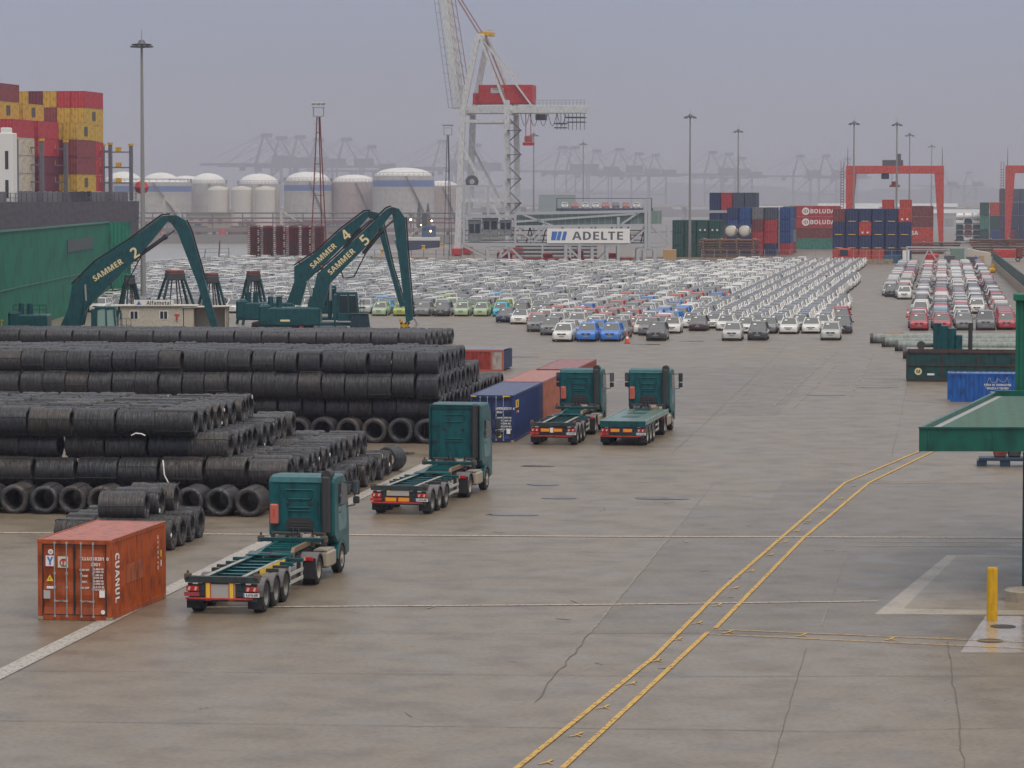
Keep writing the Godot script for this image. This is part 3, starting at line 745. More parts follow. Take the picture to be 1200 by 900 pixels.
func pipe_pile():
	# grey-green tubes lying side by side behind the bin
	var pm := paint("tube_grey", lin(0.24, 0.275, 0.255), 0.35)
	var e := paint("tube_edge", lin(0.33, 0.16, 0.07), 0.6)
	var q := [[-6.9, -296.5, 0.34, "rusty collar"], [-7.5, -290.5, 0.42, ""], [-6.3, -284.0, 0.40, ""], [-5.0, -276.5, 0.42, ""], [-4.1, -264.0, 0.46, ""]]
	var say := ["farthest grey-green steel tube of the pile, with a rusty orange collar", "second grey-green steel tube from the back of the pile, longest to the left", "middle grey-green steel tube of the pile behind the green bin", "second grey-green steel tube from the front of the pile", "nearest grey-green steel tube, lying right behind the green bin"]
	for k in 5:
		var t := thing("steel_tube", say[k], "tube", Vector3(q[k][0], q[k][2], q[k][1]), 0.0, "steel tubes behind the green bin")
		var r: float = q[k][2]
		var b := MB.new(); b.lathe(W, Vector3.RIGHT, [Vector2(r - 0.04, 18.0), Vector2(r - 0.04, 0.02), Vector2(r, 0.0), Vector2(r, 18.0), Vector2(r - 0.04, 18.0)], 24); part("tube", b, pm, t)
		if k == 0:
			var c := MB.new(); c.lathe(W, Vector3.RIGHT, [Vector2(r + 0.002, 0.3), Vector2(r + 0.03, 0.3), Vector2(r + 0.03, 2.2), Vector2(r + 0.002, 2.2)], 24); part("collar", c, e, t)
		else:
			var c := MB.new(); c.lathe(W, Vector3.RIGHT, [Vector2(r - 0.1, -0.18), Vector2(r + 0.06, -0.18), Vector2(r + 0.06, 0.12), Vector2(r + 0.002, 0.12)], 24); part("flange", c, M["iron"], t)
	# upright lifting gear between the tubes and the bin
	var g := thing("lifting_frame", "dark teal lifting frame standing between the tubes and the green bin", "lifting gear", Vector3(-1.0, 0, -240.5))
	var base := MB.new(); base.box(Vector3(0, 0.5, 0), Vector3(3.4, 0.5, 1.6), Basis(), 0.05); part("base", base, M["teal"], g)
	for s in [[-0.35, 3.9], [0.15, 3.7], [0.75, 3.5], [1.2, 3.0]]:
		var u := MB.new(); u.box(Vector3(s[0], s[1] / 2 + 0.3, 0), Vector3(0.62, s[1] - 0.6, 0.9), Basis(), 0.05); part("plate", u, M["teal"], g)
	var sp := MB.new(); sp.tube(Vector3(-1.5, 2.2, 0), Vector3(-0.5, 2.2, 0), 0.16); sp.tube(Vector3(-1.55, 2.2, -0.2), Vector3(-1.55, 2.2, 0.2), 0.32, -1.0, 14); part("winch", sp, M["iron"], g)
	var po := MB.new(); po.tube(Vector3(2.1, 0.3, 0), Vector3(2.1, 3.9, 0), 0.17); part("post", po, M["dark"], g)
	var arm := MB.new(); arm.path([Vector3(2.1, 1.6, 0), Vector3(2.7, 1.9, 0), Vector3(3.0, 1.4, 0)], 0.13, 8); part("hook_arm", arm, M["deep_teal"], g)

func half_container(label: String, at: Vector3):
	# low open-topped steel box on its long side, tarpaulin on top, navy right-hand end
	var t := thing("half_height_container", label, "container", at)
	var H := 1.62
	var L := 6.06
	ribbed_wall(t, Vector3(-L, 0.12, 0), Vector3(-0.95, 0.12, 0), H - 0.24, 0.3, paint("half_red", lin(0.33, 0.035, 0.022), 0.5), "side_panel", 0.035)
	var b := MB.new()
	for x in [-L - 0.02, -0.9, -0.02]: b.box(Vector3(x, H / 2, 0.0), Vector3(0.13, H, 0.12))
	for y in [0.07, H - 0.07]: b.box(Vector3(-L / 2, y, -0.005), Vector3(L - 0.12, 0.12, 0.10))
	part("frame", b, mat("half_frame", lin(0.40, 0.10, 0.07), 0.5), t)
	var w := MB.new(); w.box(Vector3(-0.46, H / 2, -0.01), Vector3(0.74, H - 0.26, 0.06)); part("pale_panel", w, paint("half_pale", lin(0.42, 0.36, 0.32), 0.55), t)
	ribbed_wall(t, Vector3(0.0, 0.12, -0.1), Vector3(0.0, 0.12, -4.8), H - 0.2, 0.3, paint("half_navy", lin(0.03, 0.05, 0.12), 0.5), "end_panel", 0.035)
	var c := MB.new(); c.box(Vector3(-L / 2, H + 0.0, -2.45), Vector3(L - 0.05, 0.06, 4.75), Basis(), 0.02); part("cover", c, paint("half_cover", lin(0.20, 0.20, 0.22), 0.25), t)
	var k := MB.new(); k.box(Vector3(-L / 2, H / 2, -4.82), Vector3(L - 0.1, H - 0.2, 0.06)); part("back_panel", k, M["dark"], t)

# ---------------------------------------------------------------- lorries seen from behind
func tyre_mesh(wide: float) -> ArrayMesh:
	var key := "tyre%f" % wide
	if not cache.has(key):
		var b := MB.new()
		b.lathe(W, Vector3.RIGHT, [Vector2(0.29, -wide / 2), Vector2(0.44, -wide / 2), Vector2(0.50, -wide / 2 + 0.05), Vector2(0.505, 0.0), Vector2(0.50, wide / 2 - 0.05), Vector2(0.44, wide / 2), Vector2(0.29, wide / 2)], 26)
		for k in 36:
			var a := TAU * k / 36
			b.box(Vector3(0, sin(a) * 0.5, cos(a) * 0.5), Vector3(wide - 0.09, 0.022, 0.055), Basis(Vector3.RIGHT, -a + PI / 2))
		cache[key] = b.mesh()
	return cache[key]

func rim_mesh(wide: float, dish: float) -> ArrayMesh:
	var key := "rim%f" % (wide * 10.0 + dish)
	if not cache.has(key):
		var b := MB.new()
		b.lathe(W, Vector3.RIGHT, [Vector2(0.295, wide / 2 - 0.005), Vector2(0.28, wide / 2 - 0.02), Vector2(0.25, wide / 2 - dish), Vector2(0.13, wide / 2 - dish), Vector2(0.12, wide / 2 - dish + 0.06), Vector2(0.0, wide / 2 - dish + 0.07)], 24)
		for k in 10:
			var a := TAU * k / 10
			b.tube(Vector3(wide / 2 - dish, sin(a) * 0.185, cos(a) * 0.185), Vector3(wide / 2 - dish + 0.03, sin(a) * 0.185, cos(a) * 0.185), 0.018, -1, 6)
		cache[key] = b.mesh()
	return cache[key]

func wheel(t: Node3D, x: float, z: float, wide: float, dish: float, pale: bool):
	var w := mesh_at("wheel", tyre_mesh(wide), M["black_rubber"], t)
	var r := mesh_at("rim", rim_mesh(wide, dish), mat("rim_pale", lin(0.36, 0.33, 0.28), 0.5, 0.1) if pale else mat("rim_grey", lin(0.20, 0.19, 0.18), 0.5, 0.2), w)
	r.name = "rim"
	w.position = Vector3(x, 0.505, -z)
	if x < 0: w.rotation.y = PI

func mudguard(t: Node3D, x: float, z: float, wide: float, r := 0.58):
	var b := MB.new()
	for k in 9:
		var a0 := PI * (0.02 + 0.96 * k / 9.0)
		var a1 := PI * (0.02 + 0.96 * (k + 1) / 9.0)
		var q := func(a, rr, dx): return Vector3(x + dx, 0.53 + sin(a) * rr, -z + cos(a) * rr)
		b.face([q.call(a0, r, -wide / 2), q.call(a1, r, -wide / 2), q.call(a1, r, wide / 2), q.call(a0, r, wide / 2)], Vector3(x, 0.5, -z))
		b.face([q.call(a0, r - 0.02, -wide / 2), q.call(a1, r - 0.02, -wide / 2), q.call(a1, r - 0.02, wide / 2), q.call(a0, r - 0.02, wide / 2)], Vector3(x, 3.0 * sin(a0), -z + 3.0 * cos(a0)))
		for s in [-1.0, 1.0]: b.face([q.call(a0, r - 0.07, s * wide / 2), q.call(a1, r - 0.07, s * wide / 2), q.call(a1, r + 0.003, s * wide / 2), q.call(a0, r + 0.003, s * wide / 2)], Vector3(x, 0.5, -z))
	part("mudguard", b, mat("guard_grey", lin(0.115, 0.105, 0.11), 0.55), t)

func lorries():
	lorry("teal lorry with empty skeletal trailer parked beside the orange container, nearest the camera", Vector3(-23.38, 0, -99.95), {"high": false, "boards": "tall", "deck": "skeletal", "turn": -0.034})
	lorry("teal lorry with tall cab roof and empty skeletal trailer beside the wire coils", Vector3(-23.24, 0, -132.2), {"high": true, "boards": "low_grey", "deck": "skeletal", "turn": -0.066})
	lorry("teal lorry with empty skeletal trailer parked against the dark blue container", Vector3(-21.45, 0, -169.9), {"high": false, "boards": "low", "deck": "skeletal", "turn": -0.02})
	lorry("teal lorry with flat green platform trailer, farthest right of the lorries", Vector3(-17.7, 0, -170.2), {"high": false, "boards": "low", "deck": "flat", "turn": -0.036})

func lorry(label: String, at: Vector3, o: Dictionary):
	var t := thing("lorry", label, "lorry", at, o.turn)
	var teal: Material = M["bright_teal"]
	var dk: Material = M["dark"]
	var flatbed: bool = o.deck == "flat"
	# --- trailer: wheels, guards, beams, cross members, bolsters
	for k in 3:
		var z := 1.0 + k * 1.32
		for s in [-1.0, 1.0]:
			wheel(t, s * 1.03, z, 0.40, 0.14, flatbed)
			mudguard(t, s * 1.03, z, 0.44)
		var ax := MB.new(); ax.tube(Vector3(-0.9, 0.5, -z), Vector3(0.9, 0.5, -z), 0.075); part("axle", ax, dk, t)
	for s in [-1.0, 1.0]:
		var b := MB.new()
		b.box(Vector3(s * 0.62, 1.195, -3.55), Vector3(0.15, 0.025, 7.0)); b.box(Vector3(s * 0.62, 1.0, -3.55), Vector3(0.03, 0.366, 7.0)); b.box(Vector3(s * 0.62, 0.82, -3.55), Vector3(0.15, 0.02, 7.0))
		part("main_beam", b, teal, t)
		if not flatbed:
			var tp := MB.new(); tp.box(Vector3(s * 0.62, 1.213, -2.6), Vector3(0.155, 0.012, 5.0)); part("worn_top", tp, mat("worn_beam", lin(0.34, 0.32, 0.29), 0.5, 0.0, cache["worn"], Vector3(0.8, 0.8, 0.8)), t)
			if s > 0 and o.boards == "tall":
				var y := MB.new(); y.box(Vector3(0.71, 1.10, -3.9), Vector3(0.022, 0.19, 3.4)); part("yellow_strip", y, M["yellow_print"], t)
		var gn := MB.new()
		gn.loft([[Vector3(s * 0.56, 1.2, -6.9), Vector3(s * 0.68, 1.2, -6.9), Vector3(s * 0.68, 0.82, -6.9), Vector3(s * 0.56, 0.82, -6.9)], [Vector3(s * 0.46, 1.36, -7.6), Vector3(s * 0.58, 1.36, -7.6), Vector3(s * 0.58, 1.2, -7.6), Vector3(s * 0.46, 1.2, -7.6)], [Vector3(s * 0.46, 1.36, -9.9), Vector3(s * 0.58, 1.36, -9.9), Vector3(s * 0.58, 1.2, -9.9), Vector3(s * 0.46, 1.2, -9.9)]])
		part("gooseneck_beam", gn, teal if s < 0 else mat("worn_brown", lin(0.20, 0.13, 0.07), 0.55), t)
	for z in [0.9, 1.8, 2.7, 3.6, 4.5, 5.4, 6.3]:
		var c := MB.new(); c.box(Vector3(0, 1.06, -z), Vector3(1.2, 0.12, 0.14)); c.box(Vector3(0, 1.122, -z), Vector3(1.2, 0.012, 0.20)); part("cross_member", c, teal, t)
	for z in [7.8, 8.4, 9.0, 9.5]:
		var c := MB.new(); c.box(Vector3(0, 1.28, -z), Vector3(0.95, 0.1, 0.16)); part("cross_member", c, teal, t)
	if not flatbed:
		for q in [[3.0, 1.0, 0.10], [3.9, 1.06, 0.10], [4.9, 1.02, 0.12], [6.1, 1.08, 0.16]]:
			for s in [-1.0, 1.0]:
				var c := MB.new(); c.beam(Vector3(s * 0.70, 1.12, -q[0]), Vector3(s * q[1] * 1.14, 1.12, -q[0]), q[2], 0.12, 0.01); part("outrigger", c, M["teal"] if q[0] > 4.0 else dk, t)
		var pl := MB.new(); pl.box(Vector3(-0.1, 1.235, -6.7), Vector3(1.5, 0.03, 0.8)); part("deck_plate", pl, M["bright_teal"], t)
		var hl := MB.new(); hl.box(Vector3(-0.25, 1.262, -6.62), Vector3(0.42, 0.02, 0.3), Basis(), 0.008); part("opening", hl, dk, t)
		for z in [0.06, 9.55]:
			var bo := MB.new()
			if z < 1.0: bo.box(Vector3(0, 1.13, -0.09), Vector3(2.44, 0.17, 0.2), Basis(), 0.01); bo.box(Vector3(0, 1.228, -0.12), Vector3(2.3, 0.02, 0.26))
			else: bo.box(Vector3(0, 1.42, -z), Vector3(2.3, 0.14, 0.22), Basis(), 0.01)
			part("bolster", bo, paint("dirty_frame", lin(0.028, 0.042, 0.040), 0.6) if z < 1.0 else M["teal"], t)
			for s in [-1.0, 1.0]:
				var tw := MB.new(); tw.box(Vector3(s * 1.15, (1.22 if z < 1.0 else 1.44), -z - 0.05), Vector3(0.2, 0.22, 0.24), Basis(), 0.02); tw.tube(Vector3(s * 1.15, (1.3 if z < 1.0 else 1.54), -z - 0.05), Vector3(s * 1.15, (1.42 if z < 1.0 else 1.66), -z - 0.05), 0.06, 0.03, 8); part("twistlock", tw, mat("lock_brown", lin(0.10, 0.07, 0.055), 0.6), t)
	else:
		var n := 16
		for k in n:
			var d := MB.new(); d.box(Vector3(0, 1.30, -(0.1 + (k + 0.5) * 9.75 / n)), Vector3(2.36, 0.07, 9.75 / n - 0.015), Basis(), 0.006); part("deck_plate", d, paint("deck_%d" % (k % 3), [lin(0.13, 0.22, 0.195), lin(0.095, 0.185, 0.165), lin(0.165, 0.235, 0.205)][k % 3], 0.3), t)
		for q in [[3.0, 1.15], [5.6, 1.3], [8.6, 1.5]]:
			var pch := MB.new(); pch.box(Vector3(-0.05, 1.340, -q[0] - q[1] / 2.0), Vector3(1.0, 0.012, q[1])); part("worn_patch", pch, M["teal"], t)
		for s in [-1.0, 1.0]:
			var e := MB.new(); e.box(Vector3(s * 1.215, 1.24, -4.98), Vector3(0.07, 0.26, 9.8), Basis(), 0.01); part("side_rail", e, paint("rail_pale", lin(0.24, 0.33, 0.30), 0.4), t)
		var rb := MB.new(); rb.box(Vector3(0, 1.17, -0.06), Vector3(2.48, 0.34, 0.1), Basis(), 0.01); part("rear_sill", rb, M["teal"], t)
	# --- tail: lamps, boards, number plate, red underrun bar, flaps
	var back := MB.new(); back.box(Vector3(0, 0.80, -0.13), Vector3(2.3, 0.42, 0.08)); part("tail_frame", back, M["dark"] if not flatbed else M["teal"], t)
	var un := MB.new(); un.box(Vector3(-0.10, 0.52, -0.03), Vector3(2.24, 0.055, 0.05), Basis(), 0.008); part("underrun_bar", un, M["signal_red"], t)
	var un2 := MB.new(); un2.box(Vector3(0, 0.50, -0.075), Vector3(2.3, 0.13, 0.035)); part("bumper", un2, M["dark"], t)
	for s in [-1.0, 1.0]:
		var lb := MB.new(); lb.box(Vector3(s * 0.98, 0.84, -0.055), Vector3(0.42, 0.17, 0.06), Basis(), 0.015)
		var l := part("tail_light", lb, mat("lamp_red", lin(0.45, 0.02, 0.018), 0.25), t)
		var st := MB.new()
		for k in 2: st.box(Vector3(s * 0.98 + (k - 0.5) * 0.22, 0.84, -0.022), Vector3(0.07, 0.12, 0.012), Basis(Vector3.BACK, -0.35))
		part("reflector", st, mat("lamp_pale", lin(0.62, 0.42, 0.36), 0.3), l)
		var wl := MB.new(); wl.box(Vector3(s * 0.88, 1.02, -0.04), Vector3(0.18, 0.07, 0.05), Basis(), 0.01); part("work_lamp", wl, mat("lamp_glass", lin(0.62, 0.62, 0.62), 0.2), t)
		var fl := MB.new(); fl.box(Vector3(s * 1.02, 0.34, -0.32), Vector3(0.46, 0.34, 0.025)); part("mud_flap", fl, M["black_rubber"], t)
	var np := decal("number_plate", t, Vector3(0.98, 0.655, -0.02), 0.54, 0.13, M["white_print"])
	words("lettering", "R-4710-BBT", 0.08, M["black_print"], np, Transform3D(Basis(), Vector3(0.03, 0, 0.006)), "Droid Sans", true, 0.72)
	decal("country_band", np, Vector3(-0.245, 0, 0.002), 0.05, 0.128, M["blue_print"])
	decal("red_board", t, Vector3(-1.0, 0.66, -0.02), 0.5, 0.13, M["signal_red"] if o.boards != "tall" else mat("dull_red", lin(0.33, 0.045, 0.06), 0.5))
	if o.boards == "tall":
		decal("panel", t, Vector3(-0.06, 0.80, -0.055), 1.0, 0.52, mat("tail_grey", lin(0.40, 0.38, 0.36), 0.55))
		var rp := MB.new()
		for s in [-1.0, 1.0]:
			var r := decal("reflective_board", t, Vector3(-0.07 + s * 0.39, 0.76, -0.035), 0.19, 0.60, M["red_print"])
			decal("board_face", r, Vector3(0, 0, 0.006), 0.12, 0.54, M["yellow_print"])
		decal("step", t, Vector3(-0.06, 1.02, -0.04), 0.62, 0.05, M["dark"])
	else:
		if o.boards == "low_grey":
			decal("panel", t, Vector3(-0.05, 0.97, -0.02), 0.98, 0.30, mat("tail_grey", lin(0.40, 0.38, 0.36), 0.55))
			var yd := MB.new(); yd.lathe(Vector3(-0.45, 1.03, -0.012), Vector3.BACK, [Vector2(0.07, 0.0), Vector2(0.07, 0.006), Vector2(0, 0.006)], 14); part("round_badge", yd, M["yellow_print"], t)
		var yy := 0.66 if o.boards == "low_grey" else 0.84
		for s in [-1.0, 1.0]:
			var r := decal("reflective_board", t, Vector3(-0.07 + s * (0.28 if o.boards == "low_grey" else 0.34), yy, -0.012), 0.52, 0.21, M["signal_red"])
			decal("board_face", r, Vector3(0, 0, 0.006), 0.46, 0.15, mat("board_orange", lin(0.80, 0.33, 0.01), 0.45))
		if not flatbed and o.boards == "low": decal("panel", t, Vector3(-0.05, 0.84, -0.018), 0.2, 0.26, M["white_print"])
	# side guard ladder between trailer and tractor wheels
	for s in [-1.0, 1.0]:
		var g := MB.new()
		for y in [0.50, 0.78]: g.box(Vector3(s * 1.12, y, -5.55), Vector3(0.03, 0.11, 1.9))
		for z in [4.7, 6.4]: g.box(Vector3(s * 1.10, 0.72, -z), Vector3(0.05, 0.66, 0.06))
		part("side_guard", g, mat("guard_white", lin(0.42, 0.40, 0.37), 0.55), t)
		var leg := MB.new(); leg.box(Vector3(s * 0.85, 0.7, -7.0), Vector3(0.13, 0.9, 0.13)); leg.box(Vector3(s * 0.85, 0.27, -7.0), Vector3(0.24, 0.04, 0.24)); part("landing_leg", leg, dk, t)
	# --- tractor
	var zd := 8.45
	var zf := 12.05
	for s in [-1.0, 1.0]:
		wheel(t, s * 0.93, zd, 0.58, 0.20, true)
		wheel(t, s * 1.05, zf, 0.34, 0.03, true)
		mudguard(t, s * 0.95, zd, 0.62, 0.60)
		var fl := MB.new(); fl.box(Vector3(s * 0.95, 0.62, -zd + 0.66), Vector3(0.62, 0.72, 0.03)); part("mud_flap", fl, M["black_rubber"], t)
		var lb := MB.new(); lb.box(Vector3(s * 0.92, 0.96, -zd + 0.70), Vector3(0.5, 0.14, 0.05), Basis(), 0.012); var l := part("tail_light", lb, mat("lamp_red", Color.RED, 0.25), t)
		var am := MB.new(); am.box(Vector3(s * 0.86, 0.96, -zd + 0.73), Vector3(0.1, 0.11, 0.012)); part("indicator", am, mat("lamp_pale", Color.RED, 0.3), l)
		var rl := MB.new(); rl.box(Vector3(s * 0.42, 0.92, -9.9), Vector3(0.09, 0.27, 5.0)); part("chassis_rail", rl, dk, t)
	var fw := MB.new(); fw.lathe(Vector3(0, 1.08, -zd + 0.1), Vector3.UP, [Vector2(0.5, 0.0), Vector2(0.5, 0.09), Vector2(0.0, 0.095)], 18); part("fifth_wheel", fw, M["iron"], t)
	var tank := MB.new(); tank.box(Vector3(0.98, 0.72, -10.25), Vector3(0.62, 0.62, 1.25), Basis(), 0.09); part("fuel_tank", tank, mat("tank_beige", lin(0.34, 0.29, 0.22), 0.5), t)
	var tk2 := MB.new(); tk2.box(Vector3(-0.98, 0.72, -10.25), Vector3(0.6, 0.6, 1.2), Basis(), 0.08); part("battery_box", tk2, dk, t)
	var step := MB.new(); step.box(Vector3(0.98, 1.045, -10.2), Vector3(0.5, 0.03, 1.15)); part("catwalk", step, mat("rim_pale", Color.WHITE, 0.5), t)
	for q in [[-0.62, 1.24, 0.16], [0.30, 1.28, 0.17], [0.62, 1.22, 0.14], [-0.2, 1.18, 0.2]]:
		var ta := MB.new(); ta.tube(Vector3(q[0] - 0.12, q[1] + 0.08, -10.45), Vector3(q[0] + 0.18, q[1] + 0.10, -10.45), q[2], -1, 12); part("air_tank", ta, mat("dusty_metal", lin(0.28, 0.24, 0.20), 0.6) if q[0] > 0 else M["iron"], t)
	var cf := MB.new(); cf.box(Vector3(-0.05, 1.26, -10.78), Vector3(2.0, 0.62, 0.22), Basis(), 0.04); part("cab_bearer", cf, M["dark"], t)
	for q in [[-0.85, 1.35], [0.05, 1.42], [0.48, 1.36]]:
		var cy := MB.new(); cy.tube(Vector3(q[0], 1.05, -10.6), Vector3(q[0] + 0.06, q[1] + 0.12, -10.55), 0.09, 0.07, 8); part("damper", cy, mat("dusty_metal", lin(0.28, 0.24, 0.20), 0.6), t)
	for x in [-0.3, -0.1, 0.45]:
		var hose := MB.new(); hose.path([Vector3(x, 1.15, -10.7), Vector3(x + 0.05, 1.6, -10.55), Vector3(x + 0.15, 1.75, -10.3), Vector3(x + 0.2, 1.3, -9.9)], 0.025, 6); part("air_hose", hose, M["black_rubber"], t)
	# cab: a bevelled body lofted across its width
	var top := 4.02 if o.high else 3.56
	var prof := [Vector2(-10.95, 1.42), Vector2(-10.92, top - 0.22), Vector2(-11.02, top - 0.07), Vector2(-11.3, top), Vector2(-12.5, top - (0.02 if o.high else 0.04)), Vector2(-12.95, top - 0.35), Vector2(-13.22, 2.35), Vector2(-13.32, 1.5), Vector2(-13.30, 0.55), Vector2(-12.75, 0.50), Vector2(-12.62, 1.08), Vector2(-11.45, 1.10)]
	var cab := MB.new()
	var rings := []
	for q in [[-1.20, 0.955], [-1.12, 1.0], [1.12, 1.0], [1.20, 0.955]]:
		var r := []
		for p in prof: r.append(Vector3(q[0], 2.2 + (p.y - 2.2) * q[1], -12.0 + (p.x + 12.0) * q[1]))
		rings.append(r)
	for i in 3:
		for k in prof.size():
			var j := (k + 1) % prof.size()
			cab.flat(rings[i][k], rings[i][j], rings[i + 1][j], Vector3(0, 2.3, -12.0)); cab.flat(rings[i][k], rings[i + 1][j], rings[i + 1][k], Vector3(0, 2.3, -12.0))
	for e in [[rings[0], Vector3(-1, 0, 0)], [rings[3], Vector3(1, 0, 0)]]:
		var pp := PackedVector2Array()
		for p in e[0]: pp.append(Vector2(p.z, p.y))
		var ix := Geometry2D.triangulate_polygon(pp)
		for k in range(0, ix.size(), 3): cab.tri(e[0][ix[k]], e[0][ix[k + 1]], e[0][ix[k + 2]], e[1], e[1], e[1])
	var cb := part("cab", cab, teal, t)
	# pressings of the rear wall
	var zr := -10.925
	var pr := MB.new()
	var yb := top - 3.56
	for q in [[-0.08, 3.32 + yb, 1.9, 0.04], [-0.08, 3.05 + yb, 1.0, 0.035], [-0.08, 2.72 + yb, 0.86, 0.03], [-0.08, 2.42, 0.8, 0.03], [-0.08, 2.30, 0.8, 0.025]]: pr.box(Vector3(q[0], q[1], zr + 0.02), Vector3(q[2], q[3] * 1.5, 0.06), Basis(), 0.02)
	for s in [-1.0, 1.0]: pr.beam(Vector3(-0.08 + s * 0.52, 3.05 + yb, zr + 0.01), Vector3(-0.08 + s * 0.43, 2.72 + yb, zr + 0.01), 0.05, 0.05, 0.015); pr.box(Vector3(-0.08 + s * 0.75, 2.6, zr + 0.015), Vector3(0.05, 1.5, 0.05), Basis(), 0.008)
	part("rear_pressing", pr, teal, cb)
	for s in [-1.0, 1.0]:
		var v := MB.new(); v.box(Vector3(-0.08 + s * 0.42, 2.58 + yb * 0.6, zr + 0.02), Vector3(0.10, 0.13, 0.04), Basis(), 0.01); part("vent", v, dk, cb)
	if not o.high:
		var gr := MB.new(); gr.prism(P2([-0.55, 1.62, 0.42, 1.62, 0.42, 1.93, 0.30, 2.05, -0.43, 2.05, -0.55, 1.93]), zr - 0.02, zr + 0.035); part("rear_recess", gr, dk, cb)
		for k in 3:
			var gl := MB.new(); gl.box(Vector3(-0.065, 1.70 + k * 0.1, zr + 0.045), Vector3(0.76, 0.035, 0.03)); part("slat", gl, mat("grille_grey", lin(0.06, 0.055, 0.05), 0.6), cb)
		var rb := MB.new(); rb.box(Vector3(-0.98, 2.18, zr + 0.07), Vector3(0.30, 0.72, 0.14), Basis(), 0.04); var box := part("extinguisher_box", rb, mat("box_red", lin(0.52, 0.13, 0.09), 0.5) if at.x > -22.0 or at.z > -120 else M["signal_red"], t)
		decal("label_plate", box, Vector3(-0.98, 2.22, zr + 0.144), 0.06, 0.3, M["red_print"])
	else:
		var ri := MB.new(); ri.box(Vector3(0, 3.93, zr + 0.06), Vector3(2.36, 0.10, 0.10), Basis(), 0.02); part("roof_rail", ri, M["deep_teal"], cb)
		for s in [-1.0, 1.0]:
			var sd := MB.new(); sd.box(Vector3(s * 1.17, 2.7, zr + 0.12), Vector3(0.06, 2.5, 0.3), Basis(), 0.02); part("side_deflector", sd, M["teal"], cb)
		for y in [2.3, 3.0]:
			var hg := MB.new(); hg.box(Vector3(-0.98, y, zr + 0.03), Vector3(0.4, 0.05, 0.05)); part("strap", hg, dk, cb)
	var ai := MB.new(); ai.box(Vector3(0.93, (top + 1.55) / 2.0 - 0.02, zr + 0.10), Vector3(0.30, top - 1.52, 0.26), Basis(), 0.06); part("air_intake", ai, mat("intake", lin(0.035, 0.034, 0.036), 0.6), t)
	if not o.high:
		var ah := MB.new(); ah.tube(Vector3(0.93, top + 0.02, zr + 0.12), Vector3(0.93, top + 0.02, zr - 0.40), 0.19, -1, 14); part("intake_hood", ah, mat("intake", Color.BLACK, 0.6), t)
	# right and left doors, windows, steps
	for s in [-1.0, 1.0]:
		var side := MB.new(); side.prism(P2([11.55, 2.42, 11.55, 3.22, 12.75, 3.22, 13.02, 2.42]), 0.0, 0.02, Transform3D(Basis(Vector3(0, 0, -1), Vector3.UP, Vector3(1, 0, 0)), Vector3(s * 1.205 - 0.01, 0, 0)))
		part("side_window", side, M["window"], cb)
		var dp := MB.new(); dp.box(Vector3(s * 1.203, 1.95, -12.15), Vector3(0.03, 0.85, 1.25), Basis(), 0.012); part("door", dp, paint("door_sky_sheen", lin(0.12, 0.22, 0.24), 0.4), cb)  # paler than the teal cab: the sky's reflection is put into the door colour
		var hd := MB.new(); hd.box(Vector3(s * 1.225, 2.2, -11.7), Vector3(0.03, 0.05, 0.22), Basis(), 0.01); part("handle", hd, dk, cb)
		mudguard(t, s * 1.04, zf, 0.36, 0.62)
		var fg := MB.new()
		for k in 8:
			var a0 := PI * (0.02 + 0.96 * k / 8.0)
			var a1 := PI * (0.02 + 0.96 * (k + 1) / 8.0)
			var q := func(a, rr, dx): return Vector3(s * (1.0 + dx), 0.53 + sin(a) * rr, -zf + cos(a) * rr)
			fg.loft([[q.call(a0, 0.64, 0.0), q.call(a0, 0.76, 0.0), q.call(a0, 0.76, 0.23), q.call(a0, 0.64, 0.23)], [q.call(a1, 0.64, 0.0), q.call(a1, 0.76, 0.0), q.call(a1, 0.76, 0.23), q.call(a1, 0.64, 0.23)]])
		part("wheel_arch", fg, teal, cb)
		var ms := MB.new(); ms.path([Vector3(s * 1.2, 3.15, -12.85), Vector3(s * 1.5, 3.2, -12.9), Vector3(s * 1.5, 2.35, -12.9), Vector3(s * 1.22, 2.3, -12.9)], 0.022, 6); var mr := part("mirror", ms, dk, t)
		var mh := MB.new(); mh.box(Vector3(s * 1.56, 2.98, -12.88), Vector3(0.24, 0.50, 0.14), Basis(), 0.03); mh.box(Vector3(s * 1.56, 2.54, -12.88), Vector3(0.23, 0.26, 0.13), Basis(), 0.03); part("mirror_housing", mh, dk, mr)
		var mg := MB.new(); mg.box(Vector3(s * 1.56, 2.98, -12.805), Vector3(0.18, 0.42, 0.01)); part("mirror_glass", mg, mat("mirror_face", lin(0.25, 0.27, 0.30), 0.08, 0.9), mr)
	var ws := MB.new(); ws.beam(Vector3(0, top - 0.45, -12.965), Vector3(0, 2.40, -13.24), 2.1, 0.03); part("windscreen", ws, M["window"], cb)
	var gi := MB.new(); gi.box(Vector3(0, 1.5, -13.33), Vector3(1.9, 1.2, 0.05), Basis(), 0.02); part("front_grille", gi, dk, cb)
	for s in [-1.0, 1.0]:
		var hl := MB.new(); hl.box(Vector3(s * 0.92, 0.82, -13.31), Vector3(0.42, 0.2, 0.06), Basis(), 0.03); part("headlight", hl, mat("lamp_glass", Color.WHITE, 0.2), cb)

